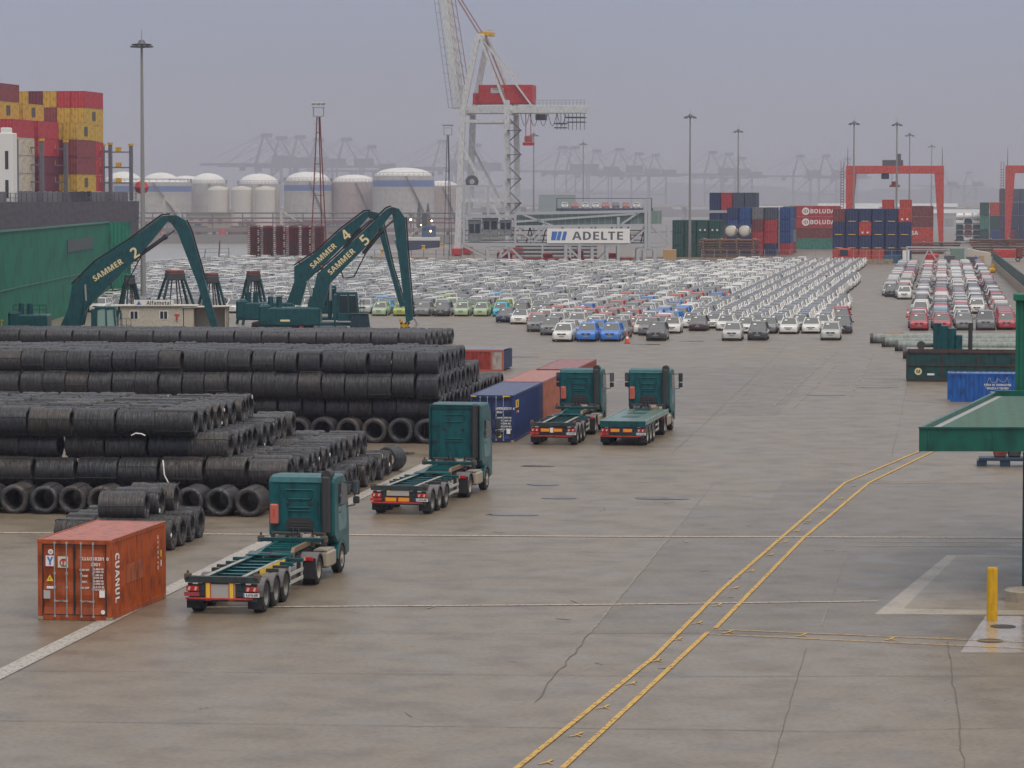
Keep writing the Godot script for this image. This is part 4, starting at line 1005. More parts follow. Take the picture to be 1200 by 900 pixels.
# ---------------------------------------------------------------- wire rod coils
func coil_mesh(sd: int) -> ArrayMesh:                       # axis along x, one metre in diameter and one long
	var r := RandomNumberGenerator.new(); r.seed = sd
	var b := MB.new()
	var seg := 22
	var prof := [[0.325, 0.47], [0.37, 0.50], [0.45, 0.498], [0.495, 0.46], [0.5, 0.34], [0.492, 0.2], [0.502, 0.05], [0.49, -0.1], [0.503, -0.24], [0.494, -0.36], [0.49, -0.46], [0.44, -0.50], [0.365, -0.495], [0.325, -0.46], [0.32, 0.0]]
	var pts := []
	for p in prof:
		var ring := []
		var j := r.randf_range(-0.013, 0.013)
		for k in seg:
			var a := TAU * k / seg
			var rr: float = p[0] + j + r.randf_range(-0.008, 0.008)
			ring.append(Vector3(p[1] + r.randf_range(-0.008, 0.008), sin(a) * rr * (0.97 if sin(a) > 0 else 0.985), cos(a) * rr * 1.02))
		pts.append(ring)
	# shared smooth normals from the quads round each point
	var m := pts.size()
	var nrm := []
	for i in m:
		var row := []
		for k in seg:
			var du: Vector3 = pts[i][(k + 1) % seg] - pts[i][(k + seg - 1) % seg]
			var dv: Vector3 = pts[(i + 1) % m][k] - pts[(i + m - 1) % m][k]
			row.append(dv.cross(du).normalized())
		nrm.append(row)
	var sgn := 1.0 if nrm[6][0].dot(Vector3(0, sin(0.0), cos(0.0))) > 0.0 else -1.0
	for i in m:
		var i2 := (i + 1) % m
		for k in seg:
			var k2 := (k + 1) % seg
			b.tri(pts[i][k], pts[i][k2], pts[i2][k2], nrm[i][k] * sgn, nrm[i][k2] * sgn, nrm[i2][k2] * sgn)
			b.tri(pts[i][k], pts[i2][k2], pts[i2][k], nrm[i][k] * sgn, nrm[i2][k2] * sgn, nrm[i2][k] * sgn)
	return b.mesh()

func strap_mesh(a: float) -> ArrayMesh:                     # one binding wire along the coil and down its faces
	var b := MB.new()
	var q := func(r, x): return Vector3(x, sin(a) * r, cos(a) * r)
	b.path([q.call(0.32, 0.505), q.call(0.49, 0.50), q.call(0.515, 0.44), q.call(0.512, 0.0), q.call(0.515, -0.44), q.call(0.49, -0.505), q.call(0.32, -0.50)], 0.011, 5)
	return b.mesh()

var coil_protos := []
var coil_spots := []

func coil(pos: Vector3, d: float, L: float, turn: float, label: String, weight: float):
	coil_spots.append([pos, d * rng.randf_range(0.965, 1.025), L, turn + rng.randf_range(-0.055, 0.055), label, weight + rng.randf() * 0.01, rng.randi() % 5, rng.randf_range(0, TAU)])

func nth(k: int) -> String:
	return ["first", "second", "third", "fourth", "fifth", "sixth", "seventh", "eighth", "ninth", "tenth", "eleventh", "twelfth", "thirteenth", "fourteenth", "fifteenth", "sixteenth", "seventeenth", "eighteenth", "nineteenth", "twentieth", "twenty-first", "twenty-second", "twenty-third", "twenty-fourth"][clampi(k, 0, 23)]

func coils():
	var dark := []
	for k in 5:
		var m := StandardMaterial3D.new(); m.resource_name = "wire_rod_%d" % k
		m.albedo_color = [lin(0.078, 0.080, 0.088), lin(0.064, 0.069, 0.080), lin(0.094, 0.086, 0.082), lin(0.071, 0.072, 0.077), lin(0.086, 0.080, 0.080)][k]
		m.roughness = 0.38; m.metallic = 0.3
		m.albedo_texture = noise_tex("wire", 71, 0.06, 4, [[0.0, Color(0.62, 0.61, 0.62)], [0.34, Color(0.74, 0.73, 0.74)], [0.5, Color(0.88, 0.87, 0.88)], [0.66, Color(1, 1, 1)], [1.0, Color(0.86, 0.74, 0.66)]], 512)
		m.uv1_triplanar = true; m.uv1_scale = Vector3(0.85, 0.05, 0.05); m.uv1_offset = Vector3(k * 0.37, k * 0.61, 0.2 * k)
		m.heightmap_enabled = true; m.heightmap_texture = noise_tex("wire_relief", 77, 0.075, 3, [], 512); m.heightmap_scale = 7.0
		dark.append(m)
		coil_protos.append(coil_mesh(100 + k))
	var straps := []
	for k in 4: straps.append(strap_mesh(TAU * k / 4 + 0.5))
	var looses := []
	for k in 3:
		var lm := MB.new()
		var pts := []
		var a0 := k * 2.1
		for i in 12:
			var a := a0 + i * 0.24
			pts.append(Vector3(0.5 + 0.05 * sin(i * 0.9 + k), sin(a) * (0.47 + 0.06 * sin(i * 0.5)), cos(a) * (0.47 + 0.06 * sin(i * 0.5))))
		lm.path(pts, 0.009, 4); looses.append(lm.mesh())
	var tagm := MB.new(); tagm.box(Vector3(0.508, -0.30, 0.26), Vector3(0.012, 0.13, 0.10))
	var tag_mesh := tagm.mesh()
	# nearest stack: an end-on row in front, then four layers of rows lying across
	var D := 1.22
	var L := 1.80
	for i in 12: coil(Vector3(-29.35 - i * 1.275, D / 2, -131.4), D, L, PI / 2 + 0.02, "end-on wire coil in near stack's front row, %s from right" % nth(i), 100)
	var ends := [-27.2, -28.15, -30.85, -32.05]
	var rows := [15, 14, 11, 9]
	var cols := [10, 8, 8, 8]
	for l in 4:
		for r in rows[l]:
			for c in cols[l]:
				if l == 0 and r > 1 and c > 2: continue
				if l == 1 and r > 0 and c > 3: continue
				if l == 2 and r > 0 and c > 2: continue
				var z: float = -133.7 - r * 1.235 + (0.61 if l % 2 == 1 else 0.0)
				var x: float = ends[l] - L / 2 - c * (L + 0.05) + rng.randf_range(-0.12, 0.12) + r * 0.02
				coil(Vector3(x, D / 2 + l * 1.055 + rng.randf_range(-0.04, 0.04), z + rng.randf_range(-0.05, 0.05)), D, L * rng.randf_range(0.92, 1.03), 0.0, "wire coil, near stack: %s from right, %s row back, %s layer" % [nth(c), nth(r), nth(l)], (60.0 if c == 0 or r == 0 else 45.0 - r * 0.3) + (3 - l) * 0.1)
	# small heap beside the orange container
	for r in 4:
		for c in 3: coil(Vector3(-29.45 - 0.75 - c * 1.53, D / 2, -118.0 - r * 1.5), D, 1.5, 0.0, "wire coil on the ground behind the orange container, %s from right, %s row" % [nth(c), nth(r)], 110)
	for r in 3: coil(Vector3(-31.6 + 0.22 * r, D / 2 + 0.98, -118.75 - r * 1.5), D, L, 0.0, "wire coil on top of the heap behind the orange container, %s from front" % nth(r), 110)
	coil(Vector3(-27.35, D / 2, -153.4), D, 1.0, PI / 2 - 0.35, "short wire coil turned askew at the back right end of the near stack", 110)
	# middle stack behind it
	D = 1.38; L = 1.27
	for i in 8: coil(Vector3(-28.4 - i * 1.44, D / 2, -170.8), D, L, PI / 2, "end-on wire coil in the ground row of the middle stack, %s from the right" % nth(i), 90)
	for l in 4:
		var nrow: int = [22, 17, 11, 7][l]
		for r in nrow:
			for c in 21:
				if l == 0 and (c > 9 or r == 0 or (r > 2 and c > 1)): continue
				if l == 1 and (c > 9 or (r > 0 and c > 1)): continue
				if l == 2 and r > 0 and c > 1: continue
				var z: float = -171.6 - r * 1.40 + (0.68 if l % 2 == 0 else 0.0) - (1.1 if l == 0 else 0.0)
				var x: float = -27.55 - L / 2 - c * (L + 0.035) + rng.randf_range(-0.05, 0.05) - l * 0.1
				coil(Vector3(x, D / 2 + l * 1.195 + rng.randf_range(-0.04, 0.04), z + rng.randf_range(-0.06, 0.06)), D, L * rng.randf_range(0.92, 1.03), 0.0, "wire coil, middle stack: %s from right, %s row back, %s layer" % [nth(c), nth(r), nth(l)], 30.0 - r - (0.0 if r == 0 else 3.0) + (2.0 if c == 0 else 0.0))
	# far low stack
	D = 1.40; L = 2.35
	for r in 6:
		for c in 18: coil(Vector3(-46.3 - L / 2 - c * (L + 0.12) + r * 0.25, D / 2, -277.5 - r * 1.42), D, L, 0.0, "", 5.0 - r * 0.5)
	coil_spots.sort_custom(func(a, b): return a[5] > b[5])
	var rest := [[], [], [], [], []]
	for i in coil_spots.size():
		var s = coil_spots[i]
		var bs := Basis(Vector3.UP, s[3]) * Basis(Vector3.RIGHT, s[7]) * Basis().scaled(Vector3(s[2], s[1], s[1]))
		if i < 298 and s[4] != "":
			var o := MeshInstance3D.new(); o.mesh = coil_protos[s[6]]; o.material_override = dark[s[6]]; o.name = numbered("wire_coil"); add_child(o)
			o.transform = Transform3D(bs, s[0]); tag(o, s[4], "wire coil", "coils of steel wire rod stacked in the yard")
			for k in 4: mesh_at("tie_wire", straps[k], M["iron"], o)
			if rng.randf() < 0.4: mesh_at("loose_wire", looses[rng.randi() % 3], dark[s[6]], o)
			if rng.randf() < 0.16: mesh_at("tag", tag_mesh, M["white_print"], o)
			continue
		rest[s[6]].append(Transform3D(bs, s[0]))
	for k in 5:
		if rest[k].is_empty(): continue
	var all := []
	for k in 5: all.append_array(rest[k])
	var mm := MultiMesh.new(); mm.transform_format = MultiMesh.TRANSFORM_3D; mm.mesh = coil_protos[0]; mm.instance_count = all.size()
	for k in all.size(): mm.set_instance_transform(k, all[k])
	var mi := MultiMeshInstance3D.new(); mi.multimesh = mm; mi.material_override = dark[0]; mi.name = "wire_coils"; add_child(mi)
	tag(mi, "remaining dark wire coils of the middle and far stacks", "wire coils", "coils of steel wire rod stacked in the yard"); mi.set_meta("kind", "stuff")
	# pale broken binding straps hanging over the near stack
	for q in [[Vector3(-34.85, 3.25, -132.3), "pale loose strap end curled over a coil of the near stack's third layer"], [Vector3(-33.45, 2.2, -132.2), "long pale loose strap hanging down the near stack's second layer"]]:
		var b := MB.new(); b.path([W, Vector3(0.06, -0.25, 0.14), Vector3(0.10, -0.6, 0.18), Vector3(0.30, -1.0, 0.16)] if q[0].y < 3.0 else [W, Vector3(0.2, 0.1, 0.05), Vector3(0.45, 0.08, 0.05), Vector3(0.62, 0.0, 0.05)], 0.03, 6)
		whole("loose_strap", b, M["white_print"], q[1], "strap", q[0])

# ---------------------------------------------------------------- cars
func car_parts(kind: String) -> Dictionary:
	if cache.has("car" + kind): return cache["car" + kind]
	var K: Dictionary = {"suv": [4.55, 0.93, 1.65, 1.02, 0.30, 0.19], "hatch": [4.1, 0.89, 1.50, 0.94, 0.24, 0.16], "sedan": [4.7, 0.92, 1.46, 0.93, 0.22, 0.16], "small": [3.6, 0.81, 1.50, 0.92, 0.24, 0.13], "van": [4.9, 0.96, 1.90, 1.12, 0.28, 0.18]}
	var p: Array = K[kind]
	var L: float = p[0]
	var w: float = p[1]
	var H: float = p[2]
	var belt: float = p[3]
	var y0: float = p[5]
	var hood: float = belt - 0.06
	var out := {}
	var body := MB.new()
	var rings := []
	for s in [[0.5, 0.74, hood - 0.34, 0.10], [0.485, 0.86, hood - 0.18, 0.03], [0.44, 0.95, hood - 0.08, 0.0], [0.24, 0.99, hood + 0.03, 0.0], [0.20, 1.0, belt, 0.0], [-0.30, 1.0, belt + 0.02, 0.0], [-0.45, 0.96, belt + 0.01, 0.02], [-0.49, 0.88, belt - 0.05, 0.08], [-0.5, 0.80, belt - 0.30, 0.14]]:
		var z: float = s[0] * L
		var ww: float = w * s[1]
		var t: float = s[2]
		var lo: float = y0 + s[3]
		rings.append([Vector3(-ww * 0.94, lo, z), Vector3(-ww, lo + 0.14, z), Vector3(-ww, lerpf(lo, t, 0.62), z), Vector3(-ww * 0.96, lerpf(lo, t, 0.88), z), Vector3(-ww * 0.86, t, z), Vector3(ww * 0.86, t, z), Vector3(ww * 0.96, lerpf(lo, t, 0.88), z), Vector3(ww, lerpf(lo, t, 0.62), z), Vector3(ww, lo + 0.14, z), Vector3(ww * 0.94, lo, z)])
	body.loft(rings)
	# greenhouse corners: windscreen base, roof front, roof rear, rear window base
	var zb0 := L * 0.235
	var zr0 := L * (0.06 if kind != "van" else 0.12)
	var zr1 := -L * (0.36 if kind in ["suv", "hatch", "small", "van"] else 0.22)
	var zb1 := -L * (0.455 if kind != "sedan" else 0.40)
	var wb := w * 0.87
	var wr := w * 0.66
	var yr := H - 0.05
	var g := MB.new()
	g.loft([[Vector3(-wb, belt - 0.05, zb0), Vector3(wb, belt - 0.05, zb0), Vector3(wb, belt - 0.05, zb1), Vector3(-wb, belt - 0.05, zb1)], [Vector3(-wr, yr, zr0), Vector3(wr, yr, zr0), Vector3(wr, yr, zr1), Vector3(-wr, yr, zr1)]])
	var rf := MB.new()
	rf.loft([[Vector3(-wr - 0.02, yr - 0.035, zr0 + 0.06), Vector3(wr + 0.02, yr - 0.035, zr0 + 0.06), Vector3(wr + 0.02, yr - 0.035, zr1 - 0.05), Vector3(-wr - 0.02, yr - 0.035, zr1 - 0.05)], [Vector3(-wr + 0.04, H - 0.01, zr0 - 0.08), Vector3(wr - 0.04, H - 0.01, zr0 - 0.08), Vector3(wr - 0.04, H - 0.01, zr1 + 0.08), Vector3(-wr + 0.04, H - 0.01, zr1 + 0.08)], [Vector3(-wr * 0.6, H + 0.015, zr0 - 0.3), Vector3(wr * 0.6, H + 0.015, zr0 - 0.3), Vector3(wr * 0.6, H + 0.015, zr1 + 0.3), Vector3(-wr * 0.6, H + 0.015, zr1 + 0.3)]])
	var pis := [MB.new(), MB.new()]
	for s in [-1.0, 1.0]:
		var pi: MB = pis[0 if s < 0.0 else 1]
		pi.beam(Vector3(s * wb, belt - 0.04, zb0), Vector3(s * wr, yr, zr0), 0.07, 0.06); pi.beam(Vector3(s * wb, belt - 0.04, zb1), Vector3(s * wr, yr, zr1), 0.16, 0.14)
		pi.beam(Vector3(s * (wb + 0.005), belt - 0.04, -L * 0.06), Vector3(s * (wr + 0.005), yr, -L * 0.06), 0.03, 0.08); pi.beam(Vector3(s * (wr + 0.005), yr - 0.01, zr0), Vector3(s * (wr + 0.005), yr - 0.01, zr1), 0.07, 0.06)
		pi.beam(Vector3(s * (wb + 0.004), belt - 0.03, -L * 0.27), Vector3(s * (wr + 0.004), yr, -L * 0.26), 0.03, 0.08)
	var dk := MB.new()
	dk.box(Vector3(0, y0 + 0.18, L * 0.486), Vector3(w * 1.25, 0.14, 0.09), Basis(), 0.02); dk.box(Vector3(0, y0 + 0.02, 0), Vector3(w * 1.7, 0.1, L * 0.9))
	var gr := MB.new(); gr.box(Vector3(0, hood - 0.28, L * 0.494), Vector3(w * (0.86 if kind != "small" else 0.6), 0.19 if kind in ["suv", "van"] else 0.09, 0.05), Basis(), 0.015)
	var hl := MB.new(); hl.box(W, Vector3(w * 0.36, 0.12, 0.16), Basis(Vector3.UP, 0.0), 0.03)
	var mi := MB.new(); mi.box(W, Vector3(0.22, 0.14, 0.10), Basis(), 0.03)
	var wh := MB.new(); wh.lathe(W, Vector3.RIGHT, [Vector2(0.0, -0.10), Vector2(0.30, -0.10), Vector2(0.335, -0.06), Vector2(0.335, 0.06), Vector2(0.30, 0.10), Vector2(0.0, 0.10)], 16)
	var ri := MB.new(); ri.lathe(W, Vector3.RIGHT, [Vector2(0.225, 0.102), Vector2(0.20, 0.085), Vector2(0.05, 0.095), Vector2(0.0, 0.1)], 12)
	var pl := MB.new(); pl.box(Vector3(0, y0 + 0.30, L * 0.5 + 0.005), Vector3(0.48, 0.10, 0.02))
	var em := MB.new(); em.lathe(Vector3(0, hood - 0.28, L * 0.494 + 0.024), Vector3.BACK, [Vector2(0.09, 0.0), Vector2(0.09, 0.014), Vector2(0.0, 0.016)], 12)
	var cp := MB.new(); cp.box(Vector3(-w * 0.33, lerpf(belt, yr, 0.72), lerpf(zb0, zr0, 0.72) + 0.022), Vector3(0.24, 0.015, 0.18), Basis(Vector3.RIGHT, atan2(yr - belt, zb0 - zr0)))
	out = {"body": body, "glass": g, "roof": rf, "pillars": pis[0], "pillars2": pis[1], "dark": dk, "grille": gr, "lamp": hl, "mirror": mi, "wheel": wh, "rim": ri, "plate": pl, "badge": em, "card": cp, "L": L, "w": w, "hood": hood, "belt": belt, "zb0": zb0}
	for k in ["body", "glass", "roof", "pillars", "pillars2", "dark", "grille", "lamp", "mirror", "wheel", "rim", "plate", "badge", "card"]: out["m_" + k] = out[k].mesh()
	cache["car" + kind] = out
	return out

func car_paint(c: String) -> StandardMaterial3D:
	var t := {"white": lin(0.72, 0.71, 0.69), "silver": lin(0.48, 0.48, 0.47), "grey": lin(0.17, 0.17, 0.18), "dark grey": lin(0.055, 0.056, 0.062), "blue": lin(0.035, 0.19, 0.62), "navy": lin(0.016, 0.024, 0.07), "red": lin(0.42, 0.035, 0.05), "dark red": lin(0.20, 0.018, 0.022), "orange red": lin(0.50, 0.10, 0.06), "lime": lin(0.34, 0.43, 0.03), "pale green": lin(0.38, 0.50, 0.30), "turquoise": lin(0.04, 0.45, 0.62), "brown": lin(0.085, 0.07, 0.062), "maroon": lin(0.050, 0.024, 0.028), "sky blue": lin(0.10, 0.40, 0.72)}
	var m := mat("car_" + c, t[c], 0.32, 0.0)
	m.clearcoat_enabled = true; m.clearcoat = 0.7; m.clearcoat_roughness = 0.08
	return m

func car_lod(kind: String) -> Array:                          # body and details as MBs in few surfaces, for cars a dozen pixels wide
	if cache.has("lod" + kind): return cache["lod" + kind]
	var p := car_parts(kind)
	var a := MB.new()
	a.add(p.body, Transform3D()); a.add(p.pillars, Transform3D()); a.add(p.pillars2, Transform3D())
	var dark_roof: bool = kind in ["sedan", "hatch"]
	if not dark_roof: a.add(p.roof, Transform3D())
	var gg := MB.new()
	gg.add(p.glass, Transform3D())
	if dark_roof: gg.add(p.roof, Transform3D())
	var d := MB.new()
	d.add(p.dark, Transform3D()); d.add(p.grille, Transform3D())
	for s in [-1.0, 1.0]:
		for z in [p.L * 0.31, -p.L * 0.29]: d.tube(Vector3(s * (p.w - 0.21), 0.33, z), Vector3(s * (p.w - 0.0), 0.33, z), 0.335, -1, 10)
		a.add(p.mirror, Transform3D(Basis(), Vector3(s * (p.w + 0.08), p.belt + 0.05, p.zb0 - 0.45)))
	var l := MB.new()
	for s in [-1.0, 1.0]: l.add(p.lamp, Transform3D(Basis(), Vector3(s * p.w * 0.66, p.hood - 0.22, p.L * 0.468)))
	l.add(p.plate, Transform3D())
	cache["lod" + kind] = [a, gg, d, l]
	return cache["lod" + kind]

func car(kind: String, colour: String, at: Vector3, label: String, group: String, detail: bool, turn := 0.0):
	var p := car_parts(kind)
	var cm := car_paint(colour)
	var gl := mat("car_glass", lin(0.045, 0.05, 0.05), 0.06)
	gl.metallic_specular = 0.9; gl.clearcoat_enabled = true; gl.clearcoat = 1.0; gl.clearcoat_roughness = 0.05
	var tr: Material = M["dark"]
	if not detail:
		var key := "car1 %s %s" % [kind, colour]
		if not cache.has(key):
			var q := car_lod(kind)
			cache[key] = joined([[q[0], cm], [q[1], gl], [q[2], tr], [q[3], mat("car_lamp", lin(0.55, 0.56, 0.58), 0.15)]])
		var o := MeshInstance3D.new(); o.mesh = cache[key]; o.name = numbered("parked_car"); add_child(o); o.position = at; o.rotation.y = turn
		tag(o, label, "car", group)
		return
	var ck := "cargood %s %s" % [kind, colour]
	var t: Node3D
	if cache.has(ck):
		t = cache[ck].duplicate(); t.name = numbered("parked_car"); add_child(t)
		t.position = at; t.rotation.y = turn; tag(t, label, "car", group)
		return
	t = thing("parked_car", label, "car", at, turn, group)
	cache[ck] = t
	mesh_at("body", p.m_body, cm, t); mesh_at("windows", p.m_glass, gl, t); mesh_at("roof", p.m_roof, gl if kind == "sedan" or (kind == "hatch" and colour == "white") else cm, t); mesh_at("pillars", p.m_pillars, cm, t); mesh_at("pillars", p.m_pillars2, cm, t); mesh_at("bumper", p.m_dark, tr, t)
	mesh_at("grille", p.m_grille, M["dark"], t)
	mesh_at("badge", p.m_badge, M["galvanised"], t)
	mesh_at("number_plate", p.m_plate, mat("car_plate", lin(0.30, 0.28, 0.25), 0.5), t)
	mesh_at("paper_card", p.m_card, M["white_print"], t)
	for s in [-1.0, 1.0]:
		var l := mesh_at("headlight", p.m_lamp, mat("car_lamp", lin(0.55, 0.56, 0.58), 0.15), t); l.position = Vector3(s * p.w * 0.66, p.hood - 0.22, p.L * 0.468)
		var m := mesh_at("mirror", p.m_mirror, cm, t); m.position = Vector3(s * (p.w + 0.08), p.belt + 0.05, p.zb0 - 0.45)
		for z in [p.L * 0.31, -p.L * 0.29]:
			var w := mesh_at("wheel", p.m_wheel, M["black_rubber"], t); w.position = Vector3(s * (p.w - 0.105), 0.335, z)
			var r := mesh_at("rim", p.m_rim, mat("car_rim", lin(0.30, 0.30, 0.31), 0.35, 0.5), w)
			if s < 0: w.rotation.y = PI

func car_parks():
	var G1 := "cars parked in the big car field"
	# the loose front edge of the field, one by one
	var front := [["sedan", "navy", -47.0, -333.4, "navy saloon at the left end of the field's stepped front, beside a white car"], ["sedan", "white", -44.9, -329.3, "white hatchback just right of the navy car at the stepped front edge"], ["suv", "grey", -40.8, -311.6, "grey estate alone one step left of the front cars"], ["suv", "grey", -38.5, -304.3, "grey estate directly left of and behind the front white car"], ["suv", "white", -35.68, -291.1, "white sports utility car at the front, left of two blue ones"], ["suv", "blue", -33.55, -291.7, "left of the two bright blue cars at the very front"], ["suv", "blue", -31.35, -292.0, "right of the two bright blue cars at the very front, with cone"], ["suv", "dark grey", -27.35, -294.3, "dark grey sports utility car alone in front, right of the blue pair"], ["suv", "silver", -20.45, -295.3, "silver sports utility car at the front beside a dark grey one"], ["suv", "dark grey", -18.15, -296.4, "dark grey sports utility car at the front, right of a silver one"], ["suv", "silver", -11.45, -297.4, "silver sports utility car at the right end of the front"],
		["suv", "blue", -33.5, -298.6, "blue car right behind the left bright blue one"], ["suv", "grey", -31.3, -298.8, "grey car right behind the right bright blue one"], ["suv", "grey", -29.1, -304.8, "grey sports utility car in the second rank right of the blue pair"], ["suv", "silver", -36.2, -298.2, "silver car just behind the front white one"],
		["hatch", "white", -27.3, -309.6, "white car behind the lone dark grey one, left of the maroon car"], ["hatch", "white", -29.9, -307.4, "white hatchback second rank, left of the lone dark grey car"], ["sedan", "maroon", -25.2, -315.7, "low maroon car between white ones in the second rank"], ["sedan", "white", -22.6, -317.0, "white saloon right of the maroon car"], ["sedan", "white", -20.2, -310.6, "white saloon behind the silver and dark grey front pair"], ["sedan", "grey", -18.1, -311.0, "grey saloon behind the dark grey front car"], ["sedan", "white", -16.0, -310.3, "left white saloon of the pair near the right front"], ["sedan", "white", -13.9, -311.5, "right white saloon of the pair near the right front"], ["suv", "dark grey", -10.9, -311.9, "dark grey car at the right edge behind the silver one"], ["suv", "dark red", -11.7, -331.0, "dark red car at the right edge of the field, nearer one"], ["suv", "red", -12.0, -337.5, "red car at the right edge of the field, farther one"]]
	for f in front: car(f[0], f[1], Vector3(f[2], 0, f[3]), f[4], G1, true, rng.randf_range(-0.015, 0.015))
	# the lime and green small cars at the left
	var lime := [["pale green", -63.3], ["lime", -60.95], ["grey", -58.5], ["dark grey", -56.3], ["pale green", -54.1], ["pale green", -51.95], ["turquoise", -49.8], ["brown", -47.6]]
	for i in lime.size(): car("small" if lime[i][0] in ["pale green", "lime", "turquoise"] else "hatch", lime[i][0], Vector3(lime[i][1], 0, -349.0), "%s small car, %s from left in the row behind the crane grab" % [lime[i][0], nth(i)], G1, true)
	# the regular columns behind
	var rest := {"hatch": [], "sedan": [], "suv": []}
	var tints := {"hatch": [], "sedan": [], "suv": []}
	var singles := []
	for c in 60:
		var x := -13.2 - c * 2.2
		var z0 := -318.5
		if x < -18.0: z0 = -320.0
		if x < -24.0: z0 = -322.0
		if x < -28.0: z0 = -311.0
		if x < -36.9: z0 = -317.0
		if x < -39.6: z0 = -319.5
		if x < -42.0: z0 = -336.0
		if x < -46.0: z0 = -355.0
		var zz := z0
		var r := 0
		while zz > (-604.0 if x > -40.0 or x < -112.0 else -574.0):
			var px := zz * -0.0 + x
			var right_edge := -11.5 + (zz + 300.0) * 0.020
			var left_edge := zz * 0.30
			if x < right_edge and x > left_edge and x > -143.0:
				var white := 0.92 if x > -30.0 else 0.12
				if zz < -420.0: white = 0.80 if x > -42.0 else 0.22
				var k := rng.randf()
				var col := "white" if rng.randf() < white else ("silver" if k < 0.72 else ("grey" if k < 0.93 else "dark grey"))
				if x < -27.0 and x > -42.0 and zz > -400.0:
					col = ["silver", "silver", "grey", "white", "silver", "orange red", "silver", "grey", "white", "silver", "grey", "blue", "silver", "orange red"][rng.randi() % 14]
				if x < -46.0 and x > -72.0 and zz > -400.0 and rng.randf() < 0.10: col = ["pale green", "lime", "sky blue", "brown"][rng.randi() % 4]
				var kind: String = ["hatch", "suv"][rng.randi() % 2] if x < -27.0 else (["sedan", "sedan", "hatch"][rng.randi() % 3])
				singles.append([kind, col, Vector3(x + rng.randf_range(-0.18, 0.18), 0, zz + rng.randf_range(-0.3, 0.3)), c, r])
			zz -= 5.05 + rng.randf_range(-0.1, 0.15)
			r += 1
	singles.sort_custom(func(a, b): return a[2].z > b[2].z)
	for i in singles.size():
		var s = singles[i]
		if i < 150:
			car(s[0], s[1], s[2], "%s %s, big car field: %s column from right, %s row back" % [s[1], {"hatch": "hatchback", "sedan": "saloon", "suv": "tall car"}[s[0]], ordinal(s[3] + 1), nth(s[4])], G1, s[2].z > -345.0)
		else:
			rest[s[0]].append(s[2]); tints[s[0]].append(s[1])
	# the park on the right
	var G2 := "cars parked beside the green-topped wall"
	var firsts := [["suv", "red", -3.6, -319.6, "red car at the left end of the right park's front row"], ["suv", "red", -1.35, -319.9, "second red car in the right park's front row"], ["suv", "grey", 0.8, -321.2, "grey car in the middle of the right park's front row"], ["van", "grey", 2.95, -321.6, "grey people carrier with roof rails in the right park's front row"], ["suv", "red", 5.0, -322.4, "red car at the right end of the right park's front row, by the shed"], ["suv", "white", 2.35, -365.0, "white sports utility car standing proud in the middle of the right park"], ["suv", "dark grey", -8.32, -422.2, "dark car at the front of the right park's leftmost column"], ["suv", "white", -6.53, -412.3, "white car at the front of the right park's second column"]]
	for f in firsts: car(f[0], f[1], Vector3(f[2], 0, f[3]), f[4], G2, true)
	var cols := [[-8.32, -427.5], [-6.5, -417.6], [-3.75, -325.0], [-1.5, -325.3], [0.7, -326.6], [2.6, -370.4], [5.0, -327.8]]
	for ci in cols.size():
		var z: float = cols[ci][1]
		var r := 1
		while z > -580.0:
			var gap: bool = (ci == 2 and z < -336.0 and z > -352.0) or rng.randf() < 0.06
			if not gap:
				var col: String = ["silver", "grey", "white", "grey", "dark grey", "silver", "white", "grey", "red", "silver", "navy"][rng.randi() % 11]
				if ci == 3 and r == 3: col = "sky blue"
				var x: float = cols[ci][0] + (z + 325.0) * 0.004 + rng.randf_range(-0.1, 0.1)
				if z > -425.0: car("suv", col, Vector3(x, 0, z), "%s tall car, right car park: %s column, %s row back" % [col, nth(ci), nth(r)], G2, z > -345.0)
				else: rest["suv"].append(Vector3(x, 0, z)); tints["suv"].append(col)
			z -= 5.1
			r += 1
	for kind in rest:
		var n: int = rest[kind].size()
		if n == 0: continue
		var q := car_lod(kind)
		var m := mat("car_any", Color.WHITE, 0.32); m.vertex_color_use_as_albedo = true; m.clearcoat_enabled = true; m.clearcoat = 0.7; m.clearcoat_roughness = 0.08
		var mm := MultiMesh.new(); mm.transform_format = MultiMesh.TRANSFORM_3D; mm.use_colors = true
		mm.mesh = joined([[q[0], m], [q[1], mat("car_glass", Color.BLACK, 0.12)], [q[2], M["dark"]], [q[3], mat("car_lamp", Color.WHITE, 0.15)]])
		mm.instance_count = n
		for k in n:
			mm.set_instance_transform(k, Transform3D(Basis(Vector3.UP, rng.randf_range(-0.01, 0.01)), rest[kind][k]))
			mm.set_instance_color(k, car_paint(tints[kind][k]).albedo_color.srgb_to_linear())
		var mi := MultiMeshInstance3D.new(); mi.multimesh = mm; mi.name = {"hatch": "parked_hatchbacks", "sedan": "parked_saloons", "suv": "parked_tall_cars"}[kind]; add_child(mi)
		tag(mi, {"hatch": "far hatchbacks of the big car field, too many to tell apart", "sedan": "far white saloons on the right side of the big car field", "suv": "far tall cars of the big field and the right park"}[kind], "cars", "far parked cars"); mi.set_meta("kind", "stuff")

func ordinal(k: int) -> String:
	if k <= 24: return nth(k - 1)
	var tail := "th"
	if k % 10 == 1: tail = "st"
	elif k % 10 == 2: tail = "nd"
	elif k % 10 == 3: tail = "rd"
	return "%d%s" % [k, tail]

# ---------------------------------------------------------------- the quay on the left
const AIM := 0.1384                                          # things set square to the line of sight

